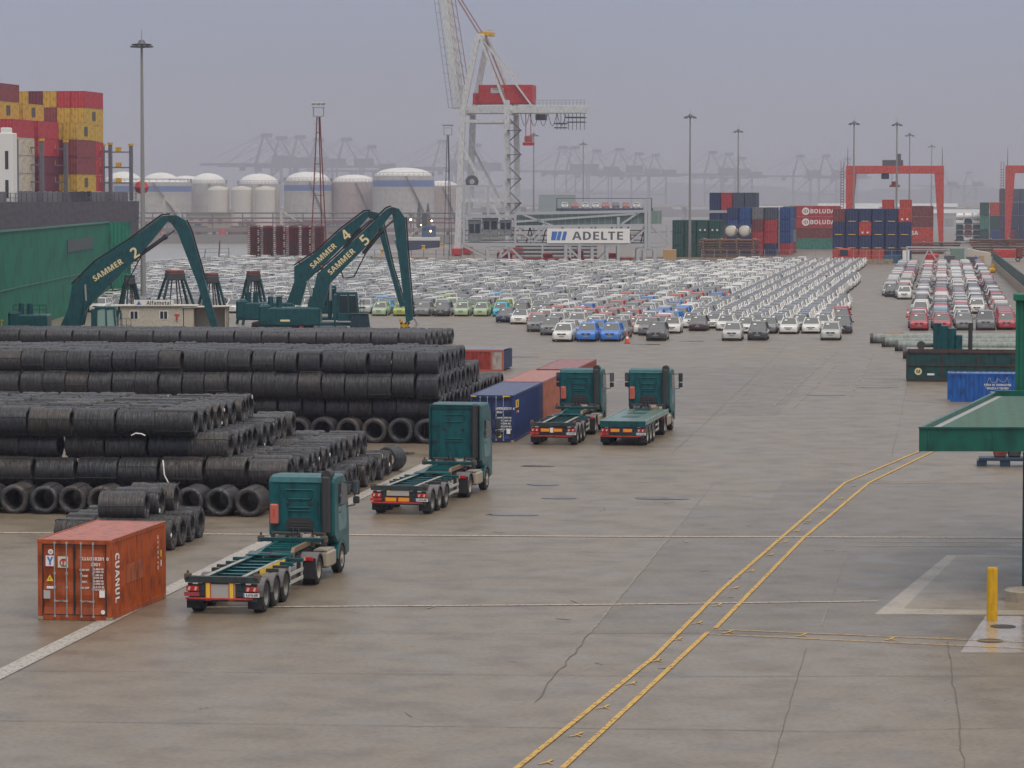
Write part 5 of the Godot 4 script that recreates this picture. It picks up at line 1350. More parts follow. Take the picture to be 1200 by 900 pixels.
func far_box(label: String, at: Vector3, L: float, H: float, c: Color, group: String, turn := 0.0, dots := "") -> Node3D:
	# a container some hundred metres away: ribbed sides and roof, framed ends, doors with bars; origin at the door sill
	var key := "far_box %f %f" % [L, H]
	if not cache.has(key):
		var b := MB.new()
		var hw := 1.219
		for x in [-1.0, 1.0]:
			for z in [-0.07, -L + 0.07]: b.box(Vector3(x * (hw - 0.07), H / 2, z), Vector3(0.14, H - 0.004, 0.14))
			for y in [0.08, H - 0.06]: b.box(Vector3(x * (hw - 0.05), y, -L / 2), Vector3(0.1, 0.12, L - 0.28))
			var n := int(L / 0.55)
			for k in n:
				var z0 := -0.14 - (L - 0.28) * k / n
				var q := []
				for e in [[0.0, 0.01], [0.3, 0.01], [0.5, 0.05], [0.8, 0.05], [1.0, 0.01]]: q.append(Vector3(x * (hw - e[1]), 0.1, z0 - (L - 0.28) * e[0] / n))
				for i in 4: b.face([q[i], q[i + 1], q[i + 1] + Vector3(0, H - 0.18, 0), q[i] + Vector3(0, H - 0.18, 0)], Vector3(0, H / 2, q[i].z))
		for z in [-0.06, -L + 0.06]:
			for y in [0.08, H - 0.07]: b.box(Vector3(0, y, z), Vector3(2 * hw - 0.28, 0.13, 0.11))
		b.box(Vector3(0, H / 2, -L + 0.10), Vector3(2 * hw - 0.28, H - 0.26, 0.03))
		b.box(Vector3(0, H - 0.05, -L / 2), Vector3(2 * hw - 0.2, 0.04, L - 0.26)); b.box(Vector3(0, 0.1, -L / 2), Vector3(2 * hw - 0.2, 0.04, L - 0.26))
		var d := MB.new()
		for s in [-1.0, 1.0]:
			for k in 4: d.box(Vector3(s * 0.54, 0.14 + (H - 0.27) * (k + 0.5) / 4.0, -0.06), Vector3(1.04, (H - 0.27) / 4.0 - 0.06, 0.03), Basis(), 0.012)
			d.box(Vector3(s * 0.54, H / 2, -0.07), Vector3(1.06, H - 0.26, 0.02))
		var bars := MB.new()
		bars.tube(Vector3(0, 0.1, -0.01), Vector3(0, H - 0.08, -0.01), 0.024, -1, 5)
		cache[key] = [b.mesh(), d.mesh(), bars.mesh()]
	var m := paint("far_%s" % c.to_html(false), c, 0.55, 0.25)
	var o := MeshInstance3D.new(); o.mesh = cache[key][0]; o.material_override = m; o.name = numbered("shipping_container"); add_child(o)
	o.position = at; o.rotation.y = turn; tag(o, label, "container", group)
	var dr := mesh_at("door", cache[key][1], m, o)
	for x in [-0.8, -0.3, 0.3, 0.8]:
		var r := mesh_at("locking_bar", cache[key][2], mat("bar_%s" % c.to_html(false), c.lerp(Color(0.75, 0.75, 0.78), 0.35), 0.5), dr); r.position.x = x
	if dots == "white":
		for x in [-0.5, 0.5]: decal("white_mark", o, Vector3(x, 0.55, 0.02), 0.34, 0.34, M["white_print"])
	if dots == "yellow": decal("yellow_mark", o, Vector3(0.0, 0.16, 0.02), 1.4, 0.12, M["yellow_print"])
	return o

func quay_left():
	ship()
	# green corrugated shed wall with a dark opening
	var s := thing("green_shed", "long green corrugated shed on the quay at the left edge", "shed", Vector3(-104.6, 0, -386.3))
	var a := Vector3(-104.57, 0, -386.27)
	var a0 := Vector3(-76.5, 0, -208.0) - a
	ribbed_wall(s, a0, W, 9.95, 0.55, M["shed_green"], "wall", 0.07)
	ribbed_wall(s, Vector3(0.02, 0, -0.02), Vector3(2.3, 0, -2.4), 9.95, 0.5, M["shed_green"], "end_wall", 0.07)
	var dir := (-a0).normalized()
	var op := MB.new(); op.beam(a0 + dir * 138.0 + Vector3(0.12, 7.7, 0), a0 + dir * 163.0 + Vector3(0.12, 7.7, 0), 0.08, 1.4); part("window", op, mat("shed_dark", lin(0.012, 0.035, 0.032), 0.4), s)
	var rail := MB.new(); rail.beam(a0 + Vector3(0.12, 4.3, 0), Vector3(0.12, 4.3, 0), 0.06, 0.12); rail.beam(a0 + Vector3(0.1, 9.95, 0), Vector3(0.1, 9.95, 0), 0.2, 0.2); part("trim", rail, mat("trim_green", lin(0.02, 0.16, 0.10), 0.45), s)
	var side := Vector3(-8.0, 0, -1.2)
	var rf := MB.new(); rf.face([a0 + Vector3(0, 9.3, 0), Vector3(0, 9.3, 0), side + Vector3(0, 9.3, 0), a0 + side + Vector3(0, 9.3, 0)], W); part("roof", rf, M["shed_green"], s)
	ribbed_wall(s, side, a0 + side, 9.4, 1.2, M["shed_green"], "wall", 0.05)
	# the three long-armed handlers
	handler("teal handler with a tall bent arm numbered 2, stick reaching down before the cabin", Vector3(-81.96, 0, -291.48), "2",
		P2([-1.61, 0.91, -0.76, 2.78, -0.39, 4.94, 1.77, 7.09, 5.14, 9.25, 8.14, 11.44, 8.89, 11.5, 8.7, 11.03, 5.89, 7.66, 3.27, 5.03, 1.02, 2.78, 0.27, 0.91]),
		P2([8.61, 11.5, 9.45, 11.5, 10.29, 11.03, 10.76, 10.09, 12.07, 5.41, 13.39, 0.54, 12.82, 0.35, 11.32, 5.22, 9.54, 9.91, 8.89, 10.84]),
		[Vector3(4.76, 6.91, 0), Vector3(8.33, 9.44, 0), Vector3(9.26, 10.09, 0)], Vector3(2.95, 1.65, 1.1), Vector2(-6.1, -2.6), 0.5, false)
	handler("nearer of the two crossed teal handlers, arm numbered 5, over the lime cars", Vector3(-60.08, 0, -294.53), "5",
		P2([-0.38, 2.09, 0.09, 3.96, 0.56, 6.02, 2.06, 7.34, 4.68, 9.77, 7.12, 12.11, 7.59, 12.25, 7.5, 11.55, 5.25, 8.65, 2.81, 6.21, 1.78, 5.09, 0.94, 2.46]),
		P2([7.5, 12.3, 8.25, 12.11, 8.81, 11.27, 9.09, 7.52, 9.56, 1.71, 8.9, 1.34, 8.71, 3.59, 8.06, 8.46, 7.72, 11.08]),
		[Vector3(4.9, 7.9, 0), Vector3(6.6, 10.0, 0), Vector3(7.9, 11.2, 0)], Vector3(3.5, 3.0, 0.9), Vector2(-4.7, 0.9), 1.15, true)
	handler("farther of the two crossed teal handlers, its arm numbered 4", Vector3(-64.56, 0, -306.02), "4",
		P2([-0.35, 2.8, 0.43, 4.94, 0.43, 6.4, 2.67, 7.86, 5.01, 10.01, 7.35, 11.76, 7.93, 11.76, 7.64, 11.18, 5.4, 8.64, 3.06, 6.31, 1.7, 4.94, 1.02, 2.6]),
		P2([7.64, 11.86, 8.62, 11.66, 9.1, 10.59, 10.08, 6.31, 11.25, 2.6, 10.76, 2.41, 8.91, 9.03, 8.23, 11.18]),
		[Vector3(5.3, 8.2, 0), Vector3(6.8, 10.0, 0), Vector3(8.0, 11.0, 0)], Vector3(3.6, 3.2, -0.9), Vector2(-5.0, 0.4), 1.2, false)
	# small loading machine in front
	var l := thing("wheel_loader", "small teal loading machine with glazed cab below the crossed handlers", "loader", Vector3(-55.39, 0, -293.4), AIM)
	var lb := MB.new(); lb.box(Vector3(-2.6, 0.75, 0), Vector3(3.2, 0.7, 1.5), Basis(), 0.15); part("body", lb, M["teal"], l)
	var lc := MB.new(); lc.loft([[Vector3(-0.75, 0.7, 0.75), Vector3(1.05, 0.7, 0.75), Vector3(1.05, 0.7, -0.75), Vector3(-0.75, 0.7, -0.75)], [Vector3(-0.55, 2.25, 0.65), Vector3(0.85, 2.25, 0.65), Vector3(0.85, 2.25, -0.65), Vector3(-0.55, 2.25, -0.65)]]); var lcab := part("cab_glass", lc, mat("cab_glass", lin(0.05, 0.11, 0.115), 0.12), l)
	var lf := MB.new()
	for x in [[-0.75, -0.55], [0.15, 0.15], [1.05, 0.85]]:
		for z in [[0.75, 0.65], [-0.75, -0.65]]: lf.beam(Vector3(x[0], 0.7, z[0]), Vector3(x[1], 2.25, z[1]), 0.12, 0.12)
	lf.box(Vector3(0.15, 2.31, 0), Vector3(1.7, 0.12, 1.6), Basis(), 0.04); part("cab_frame", lf, M["deep_teal"], l)
	var la := MB.new(); la.beam(Vector3(1.0, 0.9, 0.5), Vector3(3.1, 0.75, 0.5), 0.2, 0.25); la.beam(Vector3(3.1, 0.75, 0.5), Vector3(3.6, 0.35, 0.5), 0.3, 0.4); part("arm", la, M["teal"], l)
	for x in [-3.2, 0.4]:
		for z in [-0.8, 0.8]:
			var w := mesh_at("wheel", tyre_mesh(0.40), M["black_rubber"], l); w.rotation.y = PI / 2; w.position = Vector3(x, 0.51, z)
	var ex := MB.new(); ex.tube(Vector3(-2.2, 1.0, 0), Vector3(-2.2, 1.9, 0), 0.09); part("exhaust", ex, M["teal"], l)
	# site cabin with sign and porch
	var c := thing("site_cabin", "cream site cabin with a company sign on its roof edge", "cabin", Vector3(-80.94, 0, -303.74), AIM)
	var cw := MB.new(); cw.box(Vector3(3.02, 1.25, -1.2), Vector3(6.04, 2.5, 2.4), Basis(), 0.02); part("wall", cw, M["cream"], c)
	var cr := MB.new(); cr.box(Vector3(3.3, 2.56, -1.15), Vector3(8.2, 0.12, 2.8), Basis(), 0.03); part("roof", cr, mat("cabin_roof", lin(0.50, 0.47, 0.42), 0.5), c)
	var pw := MB.new(); pw.box(Vector3(8.2, 1.2, -2.3), Vector3(4.3, 2.4, 0.15)); pw.box(Vector3(10.2, 1.2, -1.2), Vector3(0.14, 2.4, 2.1)); pw.box(Vector3(6.6, 1.2, -0.7), Vector3(0.95, 2.35, 1.4)); part("porch_wall", pw, mat("porch", lin(0.48, 0.43, 0.36), 0.6), c)
	var pr := MB.new(); pr.box(Vector3(8.3, 2.45, -1.1), Vector3(4.6, 0.1, 2.6), Basis(Vector3.BACK, 0.02), 0.02); part("porch_roof", pr, M["cream"], c)
	for x in [1.25, 4.15]:
		var f := MB.new(); f.box(Vector3(x, 1.65, 0.0), Vector3(0.86, 0.86, 0.06), Basis(), 0.01); var wf := part("window", f, M["white_print"], c)
		for k in 2:
			var g := MB.new(); g.box(Vector3(x - 0.19 + 0.38 * k, 1.65, 0.035), Vector3(0.31, 0.72, 0.02)); part("pane", g, M["window"], wf)
	var bd := decal("sign_board", c, Vector3(3.2, 2.87, 0.22), 3.9, 0.56, M["white_print"])
	words("lettering", "Alfametal", 0.37, M["black_print"], bd, Transform3D(Basis(), Vector3(0.5, -0.02, 0.008)), "Droid Sans", true)
	var tr := MB.new(); tr.prism(P2([-1.68, -0.2, -1.22, -0.2, -1.45, 0.2]), 0.006, 0.012); part("sign_emblem", tr, M["blue_print"], bd)
	var fx := decal("fire_sign", c, Vector3(5.45, 1.65, 0.03), 0.5, 0.2, M["red_print"]); var fe := MB.new(); fe.tube(Vector3(0, -0.5, 0.08), Vector3(0, -0.15, 0.08), 0.09); part("extinguisher", fe, M["red_print"], fx)
	var hy := MB.new(); hy.tube(Vector3(8.5, 1.1, -2.1), Vector3(8.5, 1.7, -2.1), 0.12); part("extinguisher", hy, M["red_print"], c)
	var fr := thing("handrail", "small grey metal stair handrail at the left end of the cream cabin", "handrail", Vector3(-80.6, 0, -303.0), AIM)
	var fb := MB.new()
	for x in [0.0, 0.55, 1.0]: fb.beam(Vector3(x - 0.2, 0, 0), Vector3(x - 0.2, 1.35, 0), 0.05)
	for y in [0.7, 1.32]: fb.beam(Vector3(-0.2, y, 0.0), Vector3(0.8, y, 0.0), 0.045)
	part("rail", fb, M["steel_dark"], fr)
	# trestle towers standing behind the cabin
	trestle("large dark trestle with red top plate standing behind the cream cabin", Vector3(-83.73, 0, -336.67), 5.3, 4.3, M["rust_red"])
	trestle("narrow dark trestle half hidden by the pale mast, left of the big one", Vector3(-88.6, 0, -336.06), 4.8, 2.4, M["deep_teal"])
	trestle("narrow dark trestle right of the stick of handler 2", Vector3(-79.8, 0, -337.22), 5.0, 3.0, M["rust_red"])
	trestle("teal trestle rising above the counterweight of handler 4", Vector3(-72.04, 0, -323.15), 5.6, 2.9, M["rust_red"])
	# yellow guard rail far left, scrap heap beside handler 2
	var yr := thing("guard_rail", "yellow guard rail at the left edge beside handler 2", "guard rail", Vector3(-90.3, 0, -288.0), AIM)
	for x in [0.0, 1.0, 2.0]:
		var b := MB.new(); b.beam(Vector3(x, 0, 0), Vector3(x, 1.75, 0), 0.09); part("post", b, M["yellow_paint"], yr)
	for y in [0.6, 1.15, 1.7]:
		var b := MB.new(); b.beam(Vector3(-0.3, y, 0.06), Vector3(2.2, y, 0.06), 0.08); part("rail", b, M["yellow_paint"], yr)
	# masts
	light_mast("tall pale light mast behind the cream cabin, left of the handlers", Vector3(-95.7, 0, -369.3), 31.3, 0.34, 12)
	lattice_mast("rust-red lattice light tower in front of the storage tanks", Vector3(-106.86, 0, -530.3), 29.0, M["rust_red"], 1.5)
	lattice_mast("grey lattice light tower at the left side of the quay crane", Vector3(-108.92, 0, -681.5), 28.6, M["steel_dark"], 0.9)
	# stacks of folded flat racks: every flat on its own
	var flat := MB.new(); flat.box(Vector3(0, 0.10, 0), Vector3(2.52, 0.14, 8.0), Basis(), 0.02)
	for k in 3: flat.box(Vector3(0, 0.28, -3.6 + k * 3.0), Vector3(1.5, 0.23, 0.4))
	var fm := flat.mesh()
	var ends := MB.new()
	ends.box(Vector3(0.0, 0.275, 3.9), Vector3(0.30, 0.20, 0.16))
	var em := ends.mesh()
	for col in 6:
		for k in 18:
			var o := MeshInstance3D.new(); o.mesh = fm; o.name = numbered("flat_rack"); add_child(o)
			o.material_override = [M["rust_red"], paint("flat_brown", lin(0.19, 0.060, 0.048), 0.6), paint("flat_wine", lin(0.24, 0.040, 0.042), 0.6)][(col * 2 + k / 5) % 3]
			o.position = Vector3(-137.6, k * 0.395, -619.0) + Basis(Vector3.UP, AIM) * Vector3(col * 2.54, 0, 0); o.rotation.y = AIM + rng.randf_range(-0.01, 0.01)
			tag(o, "dark red flat rack by the water: %s column, %s from ground" % [nth(col), nth(k)], "flat rack", "stacked dark red flat racks by the basin")
			if col in [0, 2, 4] and (col * 5 + k) % 4 != 0:
				for x in [-0.95, 0.95]: mesh_at("pale_shoe", em, mat("shoe_pale", lin(0.45, 0.42, 0.40), 0.6), o).position.x = x
	# leaning gangway frame and bent rails at the basin edge
	var g := thing("gangway_frame", "dark mesh gangway frame at the basin edge left of the flat racks", "gangway", Vector3(-141.5, 0, -588.0), AIM)
	for q in [[-1.6, 0.2, -0.6, 3.3], [0.8, 0.2, 1.2, 3.0], [3.6, 0.0, 3.9, 4.6], [5.6, 0.2, 5.6, 3.2]]:
		var b := MB.new(); b.beam(Vector3(q[0], q[1], 0), Vector3(q[2], q[3], 0), 0.14 if q[3] < 4.0 else 0.24); part("post", b, M["steel_dark"], g)
	for y in [0.5, 1.4, 2.3, 3.0]:
		var b := MB.new(); b.beam(Vector3(-1.4 + y * 0.25, y, 0), Vector3(5.6, y + 0.1, 0), 0.06); part("rail", b, M["steel_dark"], g)
	quay_edge()

func quay_edge():
	for k in 7:
		var z := -650.0 - k * 28.0
		var x := -128.6 + 0.8 if z < -700.0 else lerpf(-145.2, -127.6, (-650.0 - z) / 50.0)
		var b := thing("mooring_bollard", "yellow mooring bollard on the basin edge, %s from the near end" % nth(k), "bollard", Vector3(x, 0, z), 0.0, "yellow mooring bollards along the basin edge")
		var m := MB.new(); m.lathe(W, Vector3.UP, [Vector2(0.5, 0), Vector2(0.36, 0.15), Vector2(0.32, 0.6), Vector2(0.55, 0.75), Vector2(0.5, 0.95), Vector2(0, 1.0)], 12); part("body", m, M["yellow_paint"], b)
	# pale low wall and wire fence along the back of the car field
	var w := MB.new(); w.beam(Vector3(-118, 0.55, -612), Vector3(-102, 0.55, -614), 0.5, 1.1)
	whole("barrier_wall", w, mat("barrier_beige", lin(0.36, 0.29, 0.21), 0.7, 0.0, cache["worn"], Vector3(0.2, 0.2, 0.2)), "low beige barrier wall behind the car field, left of the boarding bridge", "wall")
	var f := thing("wire_fence", "long wire fence behind the car field along the basin", "fence", Vector3(-126, 0, -640))
	for k in 22:
		var p := MB.new(); p.beam(Vector3(k * 2.6 - 14.0, 0, k * 0.5), Vector3(k * 2.6 - 14.0, 2.2, k * 0.5), 0.09); part("post", p, M["steel_dark"], f)
	for y in [0.4, 1.3, 2.15]:
		var p := MB.new(); p.beam(Vector3(-14.0, y, 0), Vector3(43.0, y, 11.0), 0.04); part("wire", p, M["steel_dark"], f)

func handler(label: String, at: Vector3, number: String, boom: PackedVector2Array, stick: PackedVector2Array, cyl: Array, cab: Vector3, body: Vector2, deck: float, grab: bool):
	var t := thing("material_handler", label, "material handler", at, AIM)
	var tm: Material = M["teal"]
	var b := MB.new(); b.prism(boom, -0.42, 0.42); var bo := part("boom", b, tm, t)
	var s := MB.new(); s.prism(stick, -0.34, 0.34); part("stick", s, tm, t)
	var cy := MB.new(); cy.tube(cyl[0] + Vector3(0, 0, 0.0), cyl[1], 0.20, -1, 10); cy.tube(cyl[1] - (cyl[1] - cyl[0]).normalized() * 0.12, cyl[1] + (cyl[1] - cyl[0]).normalized() * 0.2, 0.26, -1, 10); var cp := part("cylinder", cy, M["dark"], t)
	var rod := MB.new(); rod.tube(cyl[1], cyl[2], 0.09, -1, 8); part("piston_rod", rod, M["steel_dark"], cp)
	for z in [-0.62, 0.62]:
		var lc := MB.new(); lc.tube(Vector3(boom[0].x + 2.1, deck + 0.7, z), Vector3(boom[1].x + 1.7, 3.5, z), 0.17, -1, 10); var lp := part("lift_cylinder", lc, tm, t)
		var lr := MB.new(); lr.tube(Vector3(boom[1].x + 1.7, 3.5, z), Vector3(boom[2].x + 1.25, 5.0, z), 0.1, -1, 8); part("piston_rod", lr, M["galvanised"], lp)
	var elbow: Vector2 = boom[6]
	for z in [-0.44, 0.44]:
		var pn := MB.new(); pn.tube(Vector3(elbow.x + 0.1, elbow.y - 0.35, z - 0.06), Vector3(elbow.x + 0.1, elbow.y - 0.35, z + 0.06), 0.36, -1, 16); part("pin", pn, M["deep_teal"], t)
	var hs := MB.new(); hs.path([Vector3(boom[9].x, boom[9].y + 0.1, 0.5), Vector3(boom[9].x + 0.2, boom[9].y - 0.6, 0.55), Vector3(boom[9].x + 1.2, boom[9].y - 0.5, 0.55), Vector3(boom[8].x + 0.4, boom[8].y + 0.3, 0.5)], 0.07, 6); part("hose", hs, M["black_rubber"], t)
	for z in [-0.2, 0.2]:
		var hp := []
		for k in [2, 3, 4, 5, 6]: hp.append(Vector3(boom[k].x - 0.08, boom[k].y + 0.12, z))
		var hh := MB.new(); hh.path(hp, 0.085, 6); part("hose", hh, M["black_rubber"], bo)
	var sp := MB.new(); sp.path([Vector3(stick[2].x + 0.1, stick[2].y + 0.05, 0), Vector3(stick[3].x + 0.1, stick[3].y, 0), Vector3(stick[4].x + 0.1, stick[4].y, 0)], 0.08, 6); part("hose", sp, M["black_rubber"], t)
	# name and number along the boom
	var dv := (boom[4] - boom[3]).normalized()
	var ang := dv.angle()
	var mid := (boom[3] + boom[9]) / 2.0
	var at_ := func(u): return Transform3D(Basis(Vector3.BACK, ang), Vector3(mid.x + dv.x * u, mid.y + dv.y * u, 0.424))
	words("lettering", "SAMMER", 0.52, M["cream_print"], bo, at_.call(0.55), "Droid Sans", true, 1.08)
	words("number", number, 1.0, M["cream_print"], bo, at_.call(3.55), "Droid Sans", true, 1.0)
	# superstructure
	var bd := MB.new(); bd.box(Vector3((body.x + body.y) / 2.0, deck + 0.85, 0), Vector3(body.y - body.x, 1.7, 2.9), Basis(), 0.12); bd.box(Vector3(body.x + 0.35, deck + 1.0, 0), Vector3(1.1, 2.0, 2.96), Basis(), 0.2); part("engine_house", bd, tm, t)
	var pl := MB.new(); pl.box(Vector3((body.y + cab.x) / 2.0, deck + 0.15, 0), Vector3(cab.x - body.y + 3.0, 0.3, 2.8), Basis(), 0.05); part("deck", pl, tm, t)
	var rl := MB.new()
	for k in 6: rl.beam(Vector3(body.x + 0.3 + k * (body.y - body.x - 0.4) / 5.0, deck + 1.7, 1.4), Vector3(body.x + 0.3 + k * (body.y - body.x - 0.4) / 5.0, deck + 2.6, 1.4), 0.05)
	rl.beam(Vector3(body.x + 0.3, deck + 2.6, 1.4), Vector3(body.y - 0.1, deck + 2.6, 1.4), 0.05); rl.beam(Vector3(body.x + 0.3, deck + 2.15, 1.4), Vector3(body.y - 0.1, deck + 2.15, 1.4), 0.04); part("handrail", rl, M["deep_teal"], t)
	for x in [body.x + 0.8, body.x + 1.6]:
		var st := MB.new(); st.tube(Vector3(x, deck + 1.7, -0.5), Vector3(x, deck + 2.7, -0.5), 0.3, 0.26, 12); part("air_cleaner", st, tm, t)
	# cab with glass all round
	var cx := cab.x
	var c0 := cab.y - 1.3
	var c1 := cab.y + 1.15
	var g := MB.new(); g.loft([[Vector3(cx - 0.9, c0 + 0.7, cab.z + 0.72), Vector3(cx + 0.95, c0 + 0.5, cab.z + 0.72), Vector3(cx + 0.95, c0 + 0.5, cab.z - 0.72), Vector3(cx - 0.9, c0 + 0.7, cab.z - 0.72)], [Vector3(cx - 0.85, c1 - 0.15, cab.z + 0.68), Vector3(cx + 0.75, c1 - 0.15, cab.z + 0.68), Vector3(cx + 0.75, c1 - 0.15, cab.z - 0.68), Vector3(cx - 0.85, c1 - 0.15, cab.z - 0.68)]])
	var cb := MB.new()
	for x in [[-0.9, -0.85], [0.95, 0.75], [0.05, 0.0]]:
		for z in [0.73, -0.73]: cb.beam(Vector3(cx + x[0], c0 + 0.4, cab.z + z), Vector3(cx + x[1], c1, cab.z + z * 0.95), 0.16 if x[0] != 0.05 else 0.09, 0.14)
	cb.box(Vector3(cx + 0.0, c0 + 0.3, cab.z), Vector3(2.0, 0.75, 1.52), Basis(), 0.06); cb.box(Vector3(cx - 0.1, c1 + 0.05, cab.z), Vector3(1.9, 0.26, 1.5), Basis(), 0.06)
	cb.box(Vector3(cx - 1.15, (c0 + c1) / 2.0 + 0.05, cab.z), Vector3(0.5, c1 - c0 - 0.2, 1.4), Basis(), 0.05)
	var cf := part("cab", cb, tm, t)
	part("cab_window", g, mat("cab_glass", Color.WHITE, 0.12) if grab or number == "4" else mat("cab_glass_pale", lin(0.24, 0.36, 0.33), 0.15), cf)
	var bk := MB.new(); bk.tube(Vector3(boom[2].x + 0.45, boom[2].y + 0.3, 0), Vector3(boom[2].x + 0.45, boom[2].y + 0.75, 0), 0.14); part("beacon", bk, mat("beacon_orange", lin(0.65, 0.18, 0.02), 0.4), t)
	if number == "5": words("lettering", "SENNE", 0.2, M["cream_print"], t, Transform3D(Basis(), Vector3(-2.6, deck + 0.55, 1.454))) if false else decal("name_plate", t, Vector3(-2.4, deck + 0.5, 1.456), 0.9, 0.18, M["cream_print"])
	# ladder and walkway rail beside the cab
	var ld := MB.new()
	for x in [cx + 1.15, cx + 1.5]: ld.beam(Vector3(x, deck, cab.z + 0.7), Vector3(x, cab.y + 0.7, cab.z + 0.7), 0.05)
	for k in 5: ld.beam(Vector3(cx + 1.15, deck + 0.3 + k * 0.5, cab.z + 0.7), Vector3(cx + 1.5, deck + 0.3 + k * 0.5, cab.z + 0.7), 0.04)
	part("ladder", ld, M["deep_teal"], t)
	# undercarriage
	var uc := MB.new(); uc.box(Vector3(-1.3, 0.72, 0), Vector3(4.8, 0.5, 2.2), Basis(), 0.08); uc.tube(Vector3(-0.6, 0.9, 0), Vector3(-0.6, deck + 0.1, 0), 0.85, -1, 16); part("undercarriage", uc, M["deep_teal"], t)
	for x in [-3.2, 0.6]:
		for z in [-1.25, 1.25]:
			var w := mesh_at("wheel", tyre_mesh(0.58), M["black_rubber"], t); w.rotation.y = PI / 2; w.position = Vector3(x, 0.51, z)
	if number == "5":
		var rp := MB.new(); rp.box(Vector3(0.0 - 0.9, 0.95, 1.2), Vector3(0.4, 0.45, 0.1), Basis(), 0.03); part("reflector", rp, mat("beacon_red", lin(0.7, 0.07, 0.03), 0.4), t)
	if grab:
		var gq := MB.new(); gq.box(Vector3(8.75, 1.15, 0), Vector3(0.75, 0.65, 0.7), Basis(), 0.08); gq.box(Vector3(8.75, 0.55, 0), Vector3(0.95, 0.5, 0.6), Basis(), 0.08); gq.tube(Vector3(8.35, 1.75, 0), Vector3(8.45, 1.35, 0), 0.12); part("grab_head", gq, M["yellow_paint"], t)
		for y in [0.42, 0.85, 1.3]:
			for x in [8.42, 8.8, 9.1]:
				var k := MB.new(); k.tube(Vector3(x, y, 0.25), Vector3(x + 0.12, y + 0.12, 0.42), 0.1, -1, 8); part("bolt", k, M["dark"], t)
		var hk := MB.new(); hk.path([Vector3(9.3, 1.95, 0), Vector3(9.75, 1.75, 0), Vector3(9.95, 1.35, 0), Vector3(9.75, 1.0, 0), Vector3(9.4, 0.95, 0)], 0.11, 8); part("hook", hk, M["galvanised"], t)

func trestle(label: String, at: Vector3, h: float, spread: float, top: Material):
	var t := thing("trestle", label, "trestle", at, AIM + 0.3)
	for x in [-1.0, 1.0]:
		for z in [-1.0, 1.0]:
			var b := MB.new(); b.beam(Vector3(x * spread / 2, 0, z * spread / 2), Vector3(x * spread * 0.2, h - 0.9, z * spread * 0.2), 0.22, 0.22); part("leg", b, M["deep_teal"], t)
	for x in [-0.5, 0.2, 0.55]:
		var b := MB.new(); b.beam(Vector3(x * spread * 0.35, h * 0.1, 0.3), Vector3(x * spread * 0.15, h - 1.0, 0), 0.13); part("strut", b, M["soot"], t)
	var c := MB.new(); c.box(Vector3(0, h - 0.75, 0), Vector3(spread * 0.45, 0.8, spread * 0.45), Basis(), 0.08); part("head", c, M["soot"], t)
	var p := MB.new(); p.box(Vector3(0, h - 0.2, 0), Vector3(spread * 0.42, 0.3, spread * 0.4), Basis(), 0.04); part("top_plate", p, top, t)

func light_mast(label: String, at: Vector3, h: float, r: float, lamps: int) -> Node3D:
	var t := thing("light_mast", label, "light mast", at)
	var b := MB.new(); b.tube(W, Vector3(0, h, 0), r, r * 0.42, 14); part("pole", b, mat("mast_grey", lin(0.27, 0.26, 0.25), 0.5, 0.2), t)
	var c := MB.new(); c.lathe(Vector3(0, h - 0.35, 0), Vector3.UP, [Vector2(0.0, 0.1), Vector2(1.15, 0.1), Vector2(1.2, 0.22), Vector2(0.5, 0.34), Vector2(0.3, 0.7), Vector2(0, 0.75)], 14); part("crown", c, M["steel_dark"], t)
	for k in lamps:
		var a := TAU * k / lamps
		var l := MB.new(); l.box(Vector3(cos(a) * 1.15, h - 0.42, sin(a) * 1.15), Vector3(0.42, 0.2, 0.42), Basis(Vector3.UP, -a), 0.04); part("floodlight", l, M["steel_dark"], t)
	var n := MB.new(); n.tube(Vector3(0, h, 0), Vector3(0, h + 1.6, 0), 0.04, 0.02, 5); part("lightning_rod", n, M["steel_dark"], t)
	return t

func lattice_mast(label: String, at: Vector3, h: float, m: Material, half: float):
	var t := thing("light_tower", label, "light tower", at, AIM)
	var feet := [Vector3(-half, 0, 0.6), Vector3(half, 0, 0.6), Vector3(half * 0.35, 0, -1.2)]
	for f in feet:
		var b := MB.new(); b.beam(f, Vector3(f.x * 0.16, h - 2.6, f.z * 0.16), 0.20 if m == M["rust_red"] else 0.16); part("leg", b, m, t)
	for k in 5:
		var u := 0.10 + k * 0.2
		var b := MB.new()
		for i in 3:
			var p: Vector3 = feet[i].lerp(Vector3(feet[i].x * 0.16, 0, feet[i].z * 0.16), u) + Vector3(0, u * (h - 2.6), 0)
			var q: Vector3 = feet[(i + 1) % 3].lerp(Vector3(feet[(i + 1) % 3].x * 0.16, 0, feet[(i + 1) % 3].z * 0.16), u) + Vector3(0, u * (h - 2.6), 0)
			b.beam(p, q, 0.11)
		part("brace", b, m, t)
	var ld := MB.new()
	for k in 24: ld.beam(Vector3(-0.75, 6.0 + k * (h - 9.0) / 24.0, 0.4), Vector3(-0.35, 6.0 + k * (h - 9.0) / 24.0, 0.4), 0.05)
	part("ladder", ld, M["steel_dark"], t)
	var p := MB.new(); p.box(Vector3(0, h - 2.5, 0), Vector3(1.7, 0.12, 1.5)); p.box(Vector3(0, h - 1.0, 0), Vector3(2.0, 0.1, 1.8))
	for x in [-0.85, 0.85]:
		for z in [-0.7, 0.7]: p.beam(Vector3(x, h - 2.5, z), Vector3(x, h - 0.9, z), 0.12)
	part("platform", p, M["galvanised"], t)
	for k in 6:
		var l := MB.new(); l.box(Vector3(-1.0 + k * 0.4, h - 0.4, 0.6 if k % 2 else -0.6), Vector3(0.36, 0.42, 0.3), Basis(Vector3.RIGHT, 0.4), 0.04); part("floodlight", l, M["galvanised"], t)

